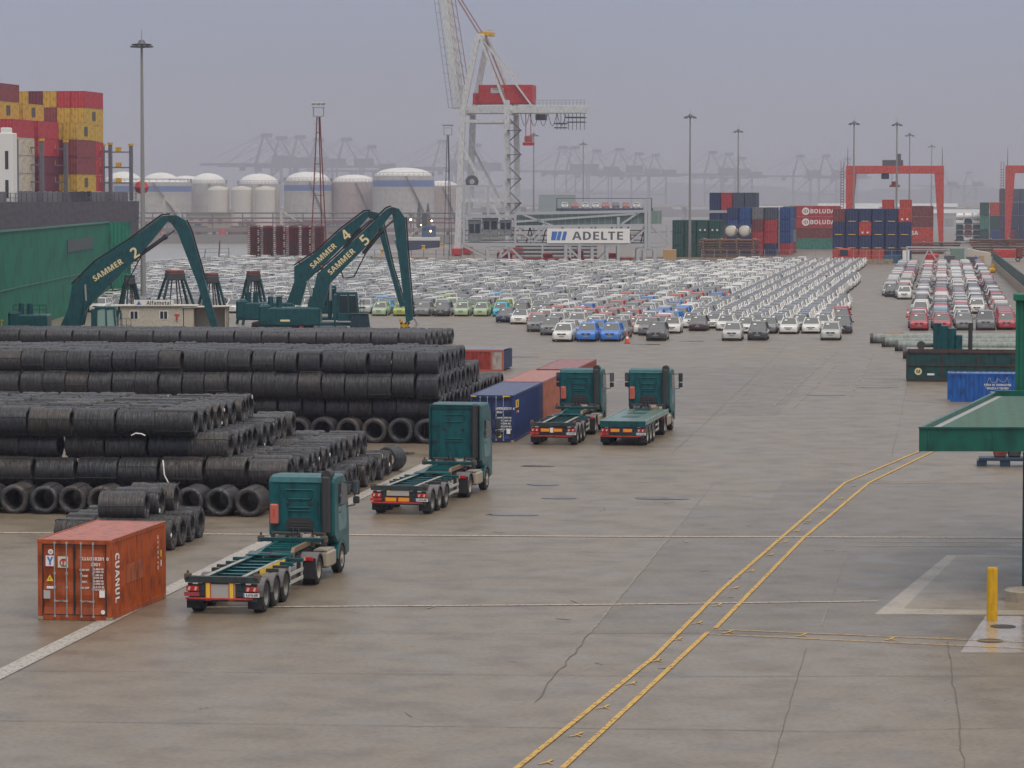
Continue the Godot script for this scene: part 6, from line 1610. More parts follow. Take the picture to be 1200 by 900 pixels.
func ship():
	var t := thing("container_ship", "dark grey container ship stern moored behind the green shed", "ship", Vector3(-164, 0, -480))
	var b := MB.new(); b.loft([[Vector3(-16, -2.6, 60), Vector3(16, -2.6, 60), Vector3(16, 12.1, 60), Vector3(-16, 12.1, 60)], [Vector3(-16, -2.6, -84), Vector3(16, -2.6, -87), Vector3(16, 12.1, -88.5), Vector3(-16, 12.1, -88.5)]])
	part("hull", b, mat("hull_grey", lin(0.075, 0.062, 0.072), 0.6, 0.0, cache["worn"], Vector3(0.05, 0.12, 0.05)), t)
	for y in [5.5, 8.3]:
		var w := MB.new(); w.box(Vector3(16.02, y, -14), Vector3(0.12, 0.1, 140)); part("strake", w, mat("hull_line", lin(0.10, 0.085, 0.095), 0.6), t)
	var op := MB.new(); op.box(Vector3(15.6, 9.7, -82.0), Vector3(0.5, 2.6, 8.0)); part("opening", op, M["dark"], t)
	var of := MB.new(); of.box(Vector3(15.75, 9.7, -77.6), Vector3(0.4, 2.9, 0.6)); part("opening_frame", of, M["white_print"], t)
	# deck rail and lashing bridges
	for k in 30:
		var r := MB.new(); r.beam(Vector3(15.8, 12.1, 0.0 - k * 3.0), Vector3(15.8, 13.6, 0.0 - k * 3.0), 0.12); part("stanchion", r, M["steel_dark"], t)
	for y in [12.8, 13.55]:
		var r := MB.new(); r.box(Vector3(15.8, y, -43.5), Vector3(0.09, 0.09, 88)); part("rail", r, M["steel_dark"], t)
	var plinth := MB.new(); plinth.box(Vector3(0, 12.95, -42), Vector3(29, 1.7, 88)); part("hatch_coaming", plinth, mat("hatch", lin(0.16, 0.15, 0.16), 0.6), t)
	for k in 6:
		var z := 0.9 - 14.3 * k - 15.4
		for c in 6:
			var x := 15.2 - c * 5.2
			var p := MB.new(); p.box(Vector3(x, 17.2, z), Vector3(0.62 if c == 0 else 0.5, 10.0, 0.6), Basis(), 0.03); part("lashing_post", p, mat("lashing", lin(0.13, 0.135, 0.16), 0.6), t)
			var hd := MB.new(); hd.box(Vector3(x, 22.3, z), Vector3(0.8, 0.4, 0.8)); part("post_head", hd, M["yellow_paint"], t)
		for y in [15.4, 18.2, 21.0]:
			var g := MB.new(); g.box(Vector3(2.0, y, z), Vector3(26.6, 0.22, 0.8)); part("lashing_walk", g, mat("lashing", Color.BLACK, 0.6), t)
			var yb := MB.new(); yb.box(Vector3(12.9, y + 0.5, z + 0.2), Vector3(1.1, 0.8, 0.1)); part("yellow_plate", yb, M["yellow_paint"], t)
	var lifebuoy := MB.new(); lifebuoy.lathe(Vector3(16.6, 14.6, -88.0), Vector3.UP, [Vector2(0, -1.3), Vector2(1.0, -0.9), Vector2(1.35, 0), Vector2(1.0, 0.9), Vector2(0, 1.3)], 14); part("fender_ball", lifebuoy, M["signal_red"], t)
	var funnel := MB.new(); funnel.box(Vector3(14.4, 17.6, -12.5), Vector3(2.3, 11.0, 2.6), Basis(), 0.1); part("vent_tower", funnel, mat("ship_white", lin(0.70, 0.68, 0.65), 0.5), t)
	var fcap := MB.new(); fcap.box(Vector3(14.2, 23.5, -12.5), Vector3(1.4, 0.9, 1.8), Basis(), 0.1); part("vent_head", fcap, M["ship_white"], t)
	for y in [14.2, 18.8]:
		var dw := MB.new(); dw.box(Vector3(14.6, y, -11.18), Vector3(0.55, 2.9, 0.08), Basis(), 0.03); part("louvre", dw, M["dark"], t)
	# containers on deck: bay by bay, the tops as in the picture
	var yl := lin(0.62, 0.38, 0.045)
	var rd := lin(0.50, 0.036, 0.046)
	var br := lin(0.26, 0.050, 0.050)
	var wn := lin(0.17, 0.025, 0.045)
	var cr := lin(0.60, 0.52, 0.41)
	var bays := [
		[-25.6 + 14.3, [[], [cr, cr, cr, rd], [br, yl, rd, yl, yl, br], [yl, br, rd, wn, yl, br]]],
		[-25.6, [[], [wn, wn, rd, rd], [rd, wn, yl, yl, yl], [yl, br, rd, yl, yl]]],
		[-39.9, [[yl, br, br, yl], [yl, wn, wn, yl], [wn, wn, yl, yl], [yl, wn, rd, rd], [br, wn, rd, rd]]],
		[-54.2, [[], [rd, rd, rd, yl, yl, rd], [yl, br, wn, yl, yl, rd], [br, wn, yl, br, br, yl], [yl, rd, br, yl, br, wn], [yl, br, rd, rd, yl, yl], [rd, yl, yl, yl, yl, yl]]]]
	for bi in bays.size():
		var bay = bays[bi]
		for c in bay[1].size():
			for k in bay[1][c].size():
				var col: Color = bay[1][c][k]
				var nm: String = {yl: "mustard", rd: "red", br: "brown", wn: "wine-red", cr: "cream"}[col]
				var o := far_box("%s ship container: %s bay, %s row from quay side, %s tier" % [nm, nth(bi), nth(c), nth(k)], Vector3(-164 + 14.7 - c * 2.52, 13.85 + k * 2.92, -480 + bay[0] - 7.3), 12.19, 2.88, col, "containers stacked on the ship", 0.0)
				if col == yl: decal("dark_mark", o, Vector3(1.232, 1.5, -6.0), 2.2, 1.6, mat("mark_dark", lin(0.08, 0.07, 0.06), 0.6), PI / 2)

# ---------------------------------------------------------------- passenger boarding bridge and the quay crane
func boarding_bridge():
	var t := thing("boarding_bridge", "grey steel passenger boarding bridge with white company banner, behind the car field", "boarding bridge", Vector3(-73.84, 0, -600.56), AIM)
	var gm: Material = M["silver_steel"]
	var s := 6.17
	var p := func(zx: float, zy: float, z := 0.0) -> Vector3: return Vector3((480.0 + zx / 3.75 - 660.0) / s, 13.9 - (160.0 + zy / 3.75 - 226.0) / s, z)
	# tower frame at the left with its cable drum
	for z in [-2.2, 2.2]:
		for x in [240.0, 465.0]:
			var b := MB.new(); b.beam(p.call(x, 480, z), p.call(x, 215 if x < 300.0 else 345, z), 0.42); part("tower_post", b, gm, t)
		var b2 := MB.new(); b2.beam(p.call(345, 360, z), p.call(345, 230, z), 0.5); part("tower_post", b2, gm, t)
		var b3 := MB.new(); b3.beam(p.call(262, 350, z), p.call(262, 230, z), 0.5); part("tower_post", b3, gm, t)
		var tb := MB.new(); tb.beam(p.call(182, 226, z), p.call(410, 226, z), 0.45); part("head_beam", tb, gm, t)
		for q in [[235, 358, 470, 358], [235, 478, 1140, 482], [470, 345, 1040, 335], [470, 402, 1040, 395], [1035, 395, 1140, 395]]:
			var f := MB.new(); f.beam(p.call(q[0], q[1], z), p.call(q[2], q[3], z), 0.44, 0.48); part("long_beam", f, gm, t)
		for q in [[350, 495, 445, 495], [345, 575, 345, 495], [380, 575, 410, 495], [440, 575, 435, 495], [230, 482, 350, 540], [445, 495, 525, 575], [350, 575, 445, 500], [685, 575, 685, 482], [745, 575, 745, 450], [800, 575, 800, 490], [865, 575, 865, 488], [690, 488, 745, 540], [800, 575, 865, 512], [915, 575, 915, 360], [1000, 575, 1000, 500], [1028, 575, 1028, 500], [1075, 575, 1075, 500], [1035, 500, 1035, 280], [1050, 500, 1050, 280], [1135, 480, 1135, 395], [1000, 500, 1080, 500], [1060, 400, 1140, 470], [1135, 480, 1085, 500], [470, 405, 545, 470], [545, 470, 600, 405], [930, 390, 1010, 335], [960, 475, 1040, 405], [500, 350, 640, 402], [745, 450, 915, 450], [520, 470, 600, 380], [470, 380, 1000, 345]]:
			var f := MB.new(); f.beam(p.call(q[0], q[1], z), p.call(q[2], q[3], z), 0.58 if q[0] == q[2] else 0.38); part("strut", f, gm, t)
	for x in [240.0, 345.0, 465.0, 685.0, 745.0, 865.0, 1000.0, 1050.0, 1135.0]:
		var b := MB.new(); b.beam(p.call(x, 480, -2.2), p.call(x, 480, 2.2), 0.3); part("cross_beam", b, gm, t)
	var dr := MB.new(); dr.lathe(p.call(275, 205, 1.2), Vector3.BACK, [Vector2(0.5, 0), Vector2(1.15, 0), Vector2(1.25, 0.15), Vector2(1.15, 0.5), Vector2(0.5, 0.5), Vector2(0.5, 0)], 22); part("cable_drum", dr, M["steel_dark"], t)
	for k in 16:
		var dm := MB.new(); dm.beam(p.call(475 + k * 36, 478, -1.4), p.call(475 + k * 36 + (18 if k % 2 else -18), 404, -1.4), 0.22); part("truss_bar", dm, M["steel_dark"], t)
	for zy in [420, 440, 462]:
		var dm := MB.new(); dm.beam(p.call(240, zy, -1.8), p.call(1030, zy, -1.8), 0.16); part("rail", dm, M["steel_dark"], t)
	var wk := MB.new(); wk.box((p.call(240, 474, 0) + p.call(1030, 474, 0)) / 2.0, Vector3(33.8, 0.25, 3.8)); part("walkway", wk, M["steel_dark"], t)
	# control cabins
	for q in [[258, 315, 372, 468], [320, 390, 362, 448], [396, 448, 372, 440]]:
		var c := MB.new()
		var a: Vector3 = p.call(q[0], q[2], 0)
		var e: Vector3 = p.call(q[1], q[3], 0)
		c.box((a + e) / 2.0, Vector3(e.x - a.x, a.y - e.y, 3.6), Basis(), 0.06); var cp := part("cabin", c, paint("bridge_cabin", lin(0.22, 0.24, 0.25), 0.5), t)
		for k in 2:
			var wn := MB.new(); wn.box(Vector3(lerpf(a.x, e.x, 0.27 + 0.46 * k), lerpf(e.y, a.y, 0.6), 1.81), Vector3((e.x - a.x) * 0.36, (a.y - e.y) * 0.42, 0.06)); part("window", wn, M["window"], cp)
	for q in [[255, 320, 342, 362]]:
		var c := MB.new()
		var a: Vector3 = p.call(q[0], q[2], 0)
		var e: Vector3 = p.call(q[1], q[3], 0)
		c.box((a + e) / 2.0, Vector3(e.x - a.x, a.y - e.y, 3.0), Basis(), 0.06); part("motor_house", c, gm, t)
	# the glazed walkway
	var g := MB.new(); g.loft([[p.call(470, 348, 1.6), p.call(470, 398, 1.6), p.call(470, 398, -1.6), p.call(470, 348, -1.6)], [p.call(1105, 332, 1.6), p.call(1105, 390, 1.6), p.call(1105, 390, -1.6), p.call(1105, 332, -1.6)]])
	part("glazed_walkway", g, mat("walk_glass", lin(0.18, 0.25, 0.22), 0.2), t)
	for k in 22:
		var f := MB.new()
		var x := 480.0 + k * 29.0
		f.beam(p.call(x, 346.0 - k * 0.6, 1.65), p.call(x, 400.0 - k * 0.4, 1.65), 0.07); part("mullion", f, gm, t)
	# banner
	var bn := MB.new()
	var a := p.call(603, 410, 0.0) as Vector3
	var e := p.call(965, 474, 0.0) as Vector3
	bn.box(Vector3((a.x + e.x) / 2.0, (a.y + e.y) / 2.0, 2.55), Vector3(e.x - a.x, a.y - e.y, 0.08)); var bp := part("banner", bn, M["white_print"], t)
	for k in 3:
		var st := MB.new()
		var x0 := a.x + 0.75 + k * 0.98
		st.prism(P2([x0, e.y + 0.55, x0 + (0.72 if k else 0.85), e.y + 0.55, x0 + (1.1 if k else 1.25), a.y - 0.55, x0 + (0.42 if k else 0.2), a.y - 0.55]), 2.595, 2.61); part("blue_stripe", st, M["blue_print"], bp)
	words("lettering", "ADELTE", 1.55, mat("banner_grey", lin(0.10, 0.11, 0.14), 0.6), bp, Transform3D(Basis(), Vector3(a.x + 9.6, (a.y + e.y) / 2.0, 2.605)), "Droid Sans", true, 1.28)
	# red trailers and dark flats parked under and behind it
	var reds := [[-8.6, 1.0, 8.5, 1.7], [-1.2, 2.2, 5.5, 1.4], [4.6, 0.4, 5.0, 2.4], [11.0, 1.6, 5.0, 1.5]]
	for k in 4:
		var r := thing("roll_trailer", "red roll trailer under the boarding bridge, %s from the left" % nth(k), "trailer", Vector3(-73.84, 0, -600.56) + Basis(Vector3.UP, AIM) * Vector3(reds[k][0], 0, -6.0 - reds[k][1]), AIM, "red trailers under the boarding bridge")
		var b := MB.new(); b.box(Vector3(0, 0.9, 0), Vector3(reds[k][2], 0.5, 2.4), Basis(), 0.08); part("bed", b, M["signal_red"], r)
		var h := MB.new(); h.box(Vector3(-reds[k][2] * 0.3, 1.2 + reds[k][3] * 0.3, 0), Vector3(reds[k][2] * 0.35, reds[k][3] * 0.6, 2.0), Basis(), 0.15); part("load", h, paint("load_red", lin(0.40, 0.03, 0.03), 0.5), r)
		for x in [-0.35, 0.0, 0.35]:
			for z in [-0.9, 0.9]:
				var w := mesh_at("wheel", tyre_mesh(0.40), M["black_rubber"], r); w.rotation.y = PI / 2; w.position = Vector3(x * reds[k][2], 0.51, z)
	for k in 3:
		for i in 5:
			var b := MB.new(); b.box(Vector3(0, 0.3, 0), Vector3(5.0, 0.42, 2.4), Basis(), 0.04)
			whole("flat_rack", b, paint("flat_slate", lin(0.12, 0.13, 0.15), 0.6), "slate flat rack behind the red trailers: %s pile, %s from ground" % [nth(k), nth(i)], "flat rack", Vector3(-73.84, 0, -600.56) + Basis(Vector3.UP, AIM) * Vector3(-6.5 + k * 5.4, i * 0.75, -14.0), "slate flat racks behind the red trailers", AIM)
	# raised parking deck far behind, with nine cars on it
	var d := thing("parking_deck", "raised dark deck with a row of cars behind the boarding bridge", "parking deck", Vector3(-94.47, 0, -855.1), AIM)
	var sl := MB.new(); sl.box(Vector3(0.5, 9.1, 0), Vector3(26.0, 0.7, 6.5)); part("deck", sl, paint("deck_navy", lin(0.03, 0.035, 0.08), 0.6), d)
	for x in [-11.0, -3.0, 5.0, 12.0]:
		var c := MB.new(); c.box(Vector3(x, 4.37, 0), Vector3(0.6, 8.74, 0.6)); part("column", c, M["steel_dark"], d)
	var rk := MB.new(); rk.box(Vector3(0.5, 12.1, -2.5), Vector3(26.0, 0.2, 0.3)); rk.box(Vector3(-12.3, 10.7, -2.5), Vector3(0.3, 2.7, 0.3)); rk.box(Vector3(13.3, 10.7, -2.5), Vector3(0.3, 2.7, 0.3)); part("rack_frame", rk, M["steel_dark"], d)
	var cc := ["white", "orange red", "white", "white", "orange red", "dark grey", "orange red", "white", "silver"]
	for k in 9: car("suv", cc[k], Vector3(-94.47, 9.46, -855.1) + Basis(Vector3.UP, AIM) * Vector3(-10.2 + k * 2.75, 0, 0.6), "%s car on the raised deck behind the boarding bridge, %s from the left" % [cc[k], nth(k)], "cars on the raised deck", false, AIM)
	quay_crane()

func quay_crane():
	var t := thing("quay_crane", "large pale grey quay crane with red machinery house and raised boom", "crane", Vector3(-106.8, 0, -681.0))
	var m: Material = M["crane_grey"]
	var D := -15.0                                          # the far frame
	for z in [0.0, D]:
		for q in [[0.0, 0.0, 1.2, 31.0, 1.6], [11.2, 0.0, 10.8, 33.5, 1.5], [1.2, 31.0, 4.4, 47.0, 1.5], [11.0, 31.2, 5.0, 47.0, 0.6], [0.9, 24.0, 11.0, 5.0, 0.7], [0.2, 12.0, 11.2, 12.0, 1.0], [1.2, 29.0, 11.0, 29.0, 0.8]]:
			var b := MB.new(); b.beam(Vector3(q[0], q[1], z), Vector3(q[2], q[3], z), q[4] * 0.66, q[4] * 0.8); part("leg" if q[4] > 1.1 else "brace", b, m, t)
		# trolley girders running back over the quay
		var g := MB.new(); g.box(Vector3(13.7, 31.6, lerpf(z, D / 2, 0.6)), Vector3(27.0, 1.6, 1.1), Basis(), 0.05); part("girder", g, m, t)
		for k in 2:
			var st := MB.new(); st.beam(Vector3(4.6, 47.2, z * 0.5 + D * 0.25), Vector3(10.6 + k * 5.0, 32.6, z * 0.5 + D * 0.25), 0.35); part("stay", st, m if k else mat("stay_red", lin(0.30, 0.17, 0.16), 0.5), t)
		# raised boom, hinged at the water side
		var bz := lerpf(z, D / 2, 0.62)
		var b0 := Vector3(-0.6, 32.0, bz)
		var b1 := Vector3(-4.6, 62.0, bz)
		var bm := MB.new(); bm.beam(b0, b1, 0.9, 1.5, 0.05); part("boom_girder", bm, m, t)
		var bl := MB.new()
		bl.beam(b0 + Vector3(-2.0, 0, 0), b1 + Vector3(-2.0, 0, 0), 0.14)
		for k in 17:
			var u := k / 16.0
			bl.beam(b0.lerp(b1, u) + Vector3(-2.0, 0, 0), b0.lerp(b1, u) + Vector3(-0.9, 0, 0), 0.1)
		part("boom_walkway", bl, M["galvanised"], t)
		var b2 := MB.new()
		b2.beam(b0 + Vector3(1.7, 4.0, 0), b1 + Vector3(1.6, 0, 0), 0.16)
		for k in 10: b2.beam(b0.lerp(b1, 0.13 + k / 11.5) + Vector3(1.65, 0, 0), b0.lerp(b1, 0.17 + k / 11.5) + Vector3(0.8, 0, 0), 0.12)
		part("boom_lattice", b2, mat("stay_red", Color.RED, 0.5), t)
		var bs := MB.new(); bs.beam(Vector3(4.4, 47.6, z * 0.5 + D * 0.25), b1 + Vector3(1.2, -2.0, 0), 0.28); part("boom_stay", bs, mat("stay_red", Color.RED, 0.5), t)
	for q in [[1.2, 31.0], [4.6, 47.0], [10.9, 31.0], [0.1, 12.0], [11.2, 12.0]]:
		var b := MB.new(); b.beam(Vector3(q[0], q[1], 0.0), Vector3(q[0], q[1], D), 1.0, 1.0); part("cross_beam", b, m, t)
	var hd := MB.new(); hd.box(Vector3(5.4, 48.0, D / 2), Vector3(3.0, 0.8, 4.0), Basis(), 0.05); hd.beam(Vector3(4.0, 48.4, D / 2 + 2), Vector3(7.0, 48.9, D / 2 + 2), 0.12); part("head_platform", hd, M["yellow_paint"], t)
	var shv := MB.new(); shv.tube(Vector3(4.4, 47.1, -3.4), Vector3(4.4, 47.1, D + 3.4), 0.9, -1, 16); part("sheave", shv, m, t)
	var mh := MB.new(); mh.box(Vector3(9.9, 34.9, D / 2), Vector3(11.8, 4.1, 6.4), Basis(), 0.08); part("machinery_house", mh, paint("crane_red", lin(0.48, 0.04, 0.035), 0.5), t)
	var mh2 := MB.new(); mh2.box(Vector3(3.4, 34.0, D / 2), Vector3(1.5, 2.4, 5.0), Basis(), 0.08); part("winch_house", mh2, paint("crane_red", Color.RED, 0.5), t)
	var sg := MB.new(); sg.box(Vector3(8.1, 35.7, D / 2 + 3.23), Vector3(2.8, 1.1, 0.08)); part("sign_board", sg, mat("sign_grey", lin(0.45, 0.47, 0.50), 0.6), t)
	for k in 3: words("lettering", "TARRAGONA", 0.26, M["black_print"], t, Transform3D(Basis(), Vector3(8.1, 36.0 - k * 0.35, D / 2 + 3.28))) if k == 0 else decal("text_line", t, Vector3(8.1, 36.0 - k * 0.35, D / 2 + 3.275), 2.2, 0.14, M["grey_print"])
	# walkway rails along the girder, end platform and hanging festoon
	var rl := MB.new()
	for k in 14: rl.beam(Vector3(16.4 + k * 0.82, 32.4, -4.6), Vector3(16.4 + k * 0.82, 33.6, -4.6), 0.1)
	rl.beam(Vector3(16.4, 33.6, -4.6), Vector3(27.2, 33.6, -4.6), 0.1); rl.beam(Vector3(16.4, 33.0, -4.6), Vector3(27.2, 33.0, -4.6), 0.08); part("handrail", rl, M["galvanised"], t)
	for q in [[24.8, 29.9, 4.4, 0.25], [25.0, 28.9, 3.8, 0.2], [21.6, 28.6, 2.6, 0.25], [21.6, 27.7, 2.6, 0.2]]:
		var b := MB.new(); b.box(Vector3(q[0], q[1], D / 2), Vector3(q[2], q[3], 4.0)); part("end_platform", b, M["steel_dark"], t)
	for k in 8:
		var b := MB.new(); b.beam(Vector3(21.0 + k * 0.85, 27.2, D / 2 + 2.0), Vector3(21.0 + k * 0.85, 31.0, D / 2 + 2.0), 0.12); part("hanger", b, M["steel_dark"], t)
	for k in 5:
		var f := MB.new()
		var pts := []
		for i in 9:
			var u := i / 8.0
			pts.append(Vector3(13.0 + k * 2.0 + u * 1.9, 30.7 - sin(u * PI) * 2.6, D / 2 + 1.6))
		f.path(pts, 0.06, 5); part("festoon_cable", f, M["soot"], t)
	var tc := MB.new(); tc.box(Vector3(17.3, 30.0, D / 2), Vector3(2.2, 1.3, 3.0), Basis(), 0.1); part("trolley", tc, M["steel_dark"], t)
	var cb := MB.new(); cb.box(Vector3(14.8, 25.3, D / 2 + 2), Vector3(1.6, 1.3, 1.8), Basis(), 0.15); part("driver_cab", cb, paint("crane_orange", lin(0.42, 0.10, 0.07), 0.5), t)
	var cb2 := MB.new(); cb2.box(Vector3(14.8, 24.2, D / 2 + 2), Vector3(2.3, 0.7, 2.2), Basis(), 0.05); cb2.beam(Vector3(14.2, 26.0, D / 2 + 2), Vector3(14.2, 30.8, D / 2 + 2), 0.16); cb2.beam(Vector3(15.3, 26.0, D / 2 + 2), Vector3(15.3, 30.8, D / 2 + 2), 0.16); part("cab_hanger", cb2, paint("crane_red", Color.RED, 0.5), t)
	# stair zigzag on the land-side leg
	for k in 5:
		var b := MB.new(); b.beam(Vector3(11.6, 4.0 + k * 5.2, 1.0), Vector3(14.0, 6.2 + k * 5.2, 1.0), 0.3, 0.2); b.beam(Vector3(14.0, 6.2 + k * 5.2, 1.0), Vector3(11.6, 8.6 + k * 5.2, 1.0), 0.3, 0.2); part("stair_flight", b, M["steel_dark"], t)
		var q := MB.new(); q.box(Vector3(12.6, 6.2 + k * 5.2, 1.0), Vector3(3.2, 0.14, 1.2)); part("landing", q, M["steel_dark"], t)
	for x in [0.0, 11.2]:
		for z in [0.0, D]:
			var b := MB.new(); b.box(Vector3(x, 0.9, z), Vector3(1.6, 1.5, 4.4), Basis(), 0.1); part("bogie", b, M["signal_red"], t)

# ---------------------------------------------------------------- container yard at the back right
func container_yard():
	var navy := lin(0.022, 0.038, 0.115)
	var blue := lin(0.020, 0.075, 0.25)
	var red := lin(0.46, 0.040, 0.035)
	var brown := lin(0.20, 0.050, 0.038)
	var orange := lin(0.55, 0.065, 0.035)
	var teal := lin(0.05, 0.22, 0.16)
	var green := lin(0.010, 0.070, 0.050)
	var grey := lin(0.20, 0.20, 0.21)
	var slate := lin(0.07, 0.085, 0.12)
	var nm := {navy: "navy", blue: "blue", red: "red", brown: "brown", orange: "orange-red", teal: "teal", green: "dark green", grey: "grey", slate: "slate"}
	# block under the red gantry crane
	var cols := [[orange, navy, navy, brown], [orange, navy, navy, navy], [orange, navy, orange, navy], [orange, navy, navy, navy], [navy, navy, navy, navy], [navy, navy, navy, orange]]
	for c in 6:
		for k in 4:
			var x := -23.0 + c * 2.58
			far_box("%s container below the gantry crane: %s column, %s tier" % [nm[cols[c][k]], nth(c), nth(k)], Vector3(x, k * 2.62, -632.5), 12.19, 2.59, cols[c][k], "container block below the gantry crane", 0.0, "white" if (c == 2 and k == 2) or (c == 5 and k == 3) else ("yellow" if cols[c][k] == navy else ""))
	for k in 4:
		var cc: Color = [orange, orange, brown, brown][k]
		var o := far_box("%s side-on container right of the gantry block, %s tier" % [nm[cc], nth(k)], Vector3(-7.5, k * 2.62, -646.0), 6.06, 2.59, cc, "container block below the gantry crane", PI / 2)
		o.position = Vector3(-11.6, k * 2.62, -778.0); o.rotation.y = -PI / 2
		if k == 1: words("lettering", "SA", 1.0, M["white_print"], o, Transform3D(Basis(Vector3.UP, PI / 2), Vector3(1.235, 1.3, -1.6)))
	for k in 2: far_box("orange-red container on top behind the gantry block, %s one" % nth(k), Vector3(-14.0 + k * 3.6, 9.6, -662.0), 6.06, 2.59, orange, "orange containers behind the block", 0.0, "white")
	for k in 4: far_box("navy container under the back orange ones: %s column, %s tier" % [nth(k % 2), nth(k / 2)], Vector3(-14.0 + (k % 2) * 3.6, (k / 2) * 4.8, -662.0), 6.06, 4.7, navy, "", 0.0)
	# long containers with a haulier's name, farther back
	for k in 4:
		var cc: Color = [teal, brown, red, red][k]
		var o := far_box("%s long container left of the gantry crane, %s tier" % [nm[cc], nth(k)], Vector3(-40.0, k * 2.62, -775.0), 12.19, 2.59, cc, "long containers with a haulier's name", -PI / 2)
		if k > 1:
			words("lettering", "BOLUDA", 1.05, M["white_print"], o, Transform3D(Basis(Vector3.UP, PI / 2), Vector3(1.235, 1.3, -7.9)), "Droid Sans", true, 1.05)
			var rg := MB.new(); rg.lathe(Vector3(1.225, 1.3, -3.9), Vector3.RIGHT, [Vector2(0.9, 0.0), Vector2(0.9, 0.02), Vector2(0.55, 0.02), Vector2(0.55, 0.0)], 18); part("ring_emblem", rg, M["white_print"], o)
			for z in [-4.1, -3.7]: decal("emblem_bar", o, Vector3(1.235, 1.3, z), 0.2, 1.0, M["white_print"], PI / 2)
	# blue and mixed stacks left of them
	for q in [[-53.0, -706.0, [navy, navy, navy, navy]], [-50.4, -706.0, [navy, red, navy, red]], [-47.8, -706.0, [navy, navy, navy, slate]], [-45.2, -706.0, [navy, blue, navy, slate]]]:
		for k in 4: far_box("%s container, tall stack behind the slab piles: %s column, %s tier" % [nm[q[2][k]], nth(int(round((q[0] + 53.0) / 2.6))), nth(k)], Vector3(q[0], k * 3.05 + 0.6 * float(k > 2), q[1]), 12.19, 3.0 if k < 3 else 3.9, q[2][k], "tall blue stack behind the slab piles", 0.0)
	var mixed := -1
	for q in [[-47.8, -688.0, [navy, navy, blue, navy]], [-45.2, -688.0, [navy, navy, blue, blue]], [-42.6, -690.0, [red, red, brown, grey]], [-40.0, -692.0, [navy, red, red, slate]], [-37.2, -700.0, [red, blue, blue, blue]], [-37.3, -714.0, [brown, grey, slate, navy]], [-37.9, -728.0, [red, teal, brown, slate]], [-38.6, -742.0, [navy, red, grey, teal]]]:
		mixed += 1
		for k in 4:
			far_box("%s container, mixed stack: %s column, %s tier, left of red ones" % [nm[q[2][k]], nth(mixed), nth(k)], Vector3(q[0], k * 2.62, q[1]), 12.19, 2.59, q[2][k], "mixed stack left of the long red containers", 0.0)
	# green stack with a pair of tank containers
	for c in 4:
		for k in 3: far_box("dark green container beside the light mast, %s column, %s tier" % [nth(c), nth(k)], Vector3(-58.2 + c * 2.58, k * 2.62, -672.0), 12.19, 2.59, green, "dark green stack beside the light mast", 0.0, "white" if c in [2, 3] and k > 0 else "")
	for k in 2:
		var t := thing("tank_container", "round white tank end on the slab piles, %s" % ["left one", "right one"][k], "tank container", Vector3(-46.3 + k * 2.75, 4.45, -660.0), 0.0, "tank containers on the slab piles")
		var b := MB.new(); b.lathe(Vector3(0, 1.25, -0.3), Vector3.FORWARD, [Vector2(0, -0.22), Vector2(0.6, -0.16), Vector2(1.0, 0.0), Vector2(1.12, 0.25), Vector2(1.12, 5.2), Vector2(1.0, 5.5), Vector2(0, 5.7)], 22); part("tank", b, mat("tank_white", lin(0.66, 0.63, 0.54), 0.4), t)
		var f := MB.new()
		for x in [-1.2, 1.2]:
			for z in [-0.1, -6.0]: f.box(Vector3(x, 1.25, z), Vector3(0.14, 2.5, 0.14))
		for y in [0.07, 2.43]:
			for z in [-0.1, -6.0]: f.box(Vector3(0, y, z), Vector3(2.26, 0.13, 0.12))
		part("frame", f, M["steel_dark"], t)
	slab_pile("brown slab", Vector3(-46.0, 0, -652.5), 12.2, 8, "slab pile below the tank containers")
	slab_pile("rusty slab", Vector3(-5.6, 0, -722.0), 12.8, 5, "long slab pile right of the gantry block")
	slab_pile("ochre slab", Vector3(9.5, 0, -695.0), 13.6, 7, "slab pile near the right edge of the yard")
	# red gantry cranes
	gantry("red rubber-tyred gantry crane straddling the container block", Vector3(-15.2, 0, -800.0), 24.0, 20.3)
	gantry("second red gantry crane cut by the right edge of the photo", Vector3(24.4, 0, -830.0), 24.0, 20.6)
	# right-hand stacks and racks
	var rcol := -1
	for q in [[7.5, -872.0, [green, teal, green]], [10.2, -872.0, [slate, green, orange]], [12.9, -885.0, [navy, blue, slate, slate]], [15.6, -885.0, [navy, navy, navy, slate]], [18.3, -885.0, [navy, navy, navy, slate]], [21.0, -885.0, [navy, navy, navy, slate]], [23.6, -885.0, [blue, navy, navy, slate]], [10.6, -852.0, [blue]], [14.2, -852.0, [brown]], [26.2, -885.0, [navy, navy, slate, slate]]]:
		rcol += 1
		for k in q[2].size(): far_box("%s container, far right stack: %s column, %s tier" % [nm[q[2][k]], nth(rcol), nth(k)], Vector3(q[0], k * 3.7, q[1]), 12.19, 3.6, q[2][k], "far right container stack", 0.0)
	car_rack()
	front_clutter()
	# light masts
	for q in [["light mast standing in front of the dark green stack", -54.4, -656.0, 29.4], ["light mast right behind the blue container stack", -56.5, -833.0, 29.8], ["left light mast at the red gantry crane", -23.6, -742.0, 29.8], ["middle light mast at the red gantry crane, in front of its beam", -14.1, -760.0, 29.9], ["right light mast at the red gantry crane, behind its beam", -13.1, -897.0, 29.8], ["far light mast at the right leg of the red gantry crane", -8.7, -1115.0, 29.8], ["far light mast above the raised car deck", -121.5, -1042.0, 29.8], ["light mast just right of the quay crane", -116.5, -880.0, 29.8]]:
		light_mast(q[0], Vector3(q[1], 0, q[2]), q[3], 0.32, 8)
	# the wall at the right side of the car park: beige base, green sheet on top
	var w := thing("boundary_wall", "long beige wall with green sheet top right of the car park", "wall", Vector3(8.7, 0, -409.0))
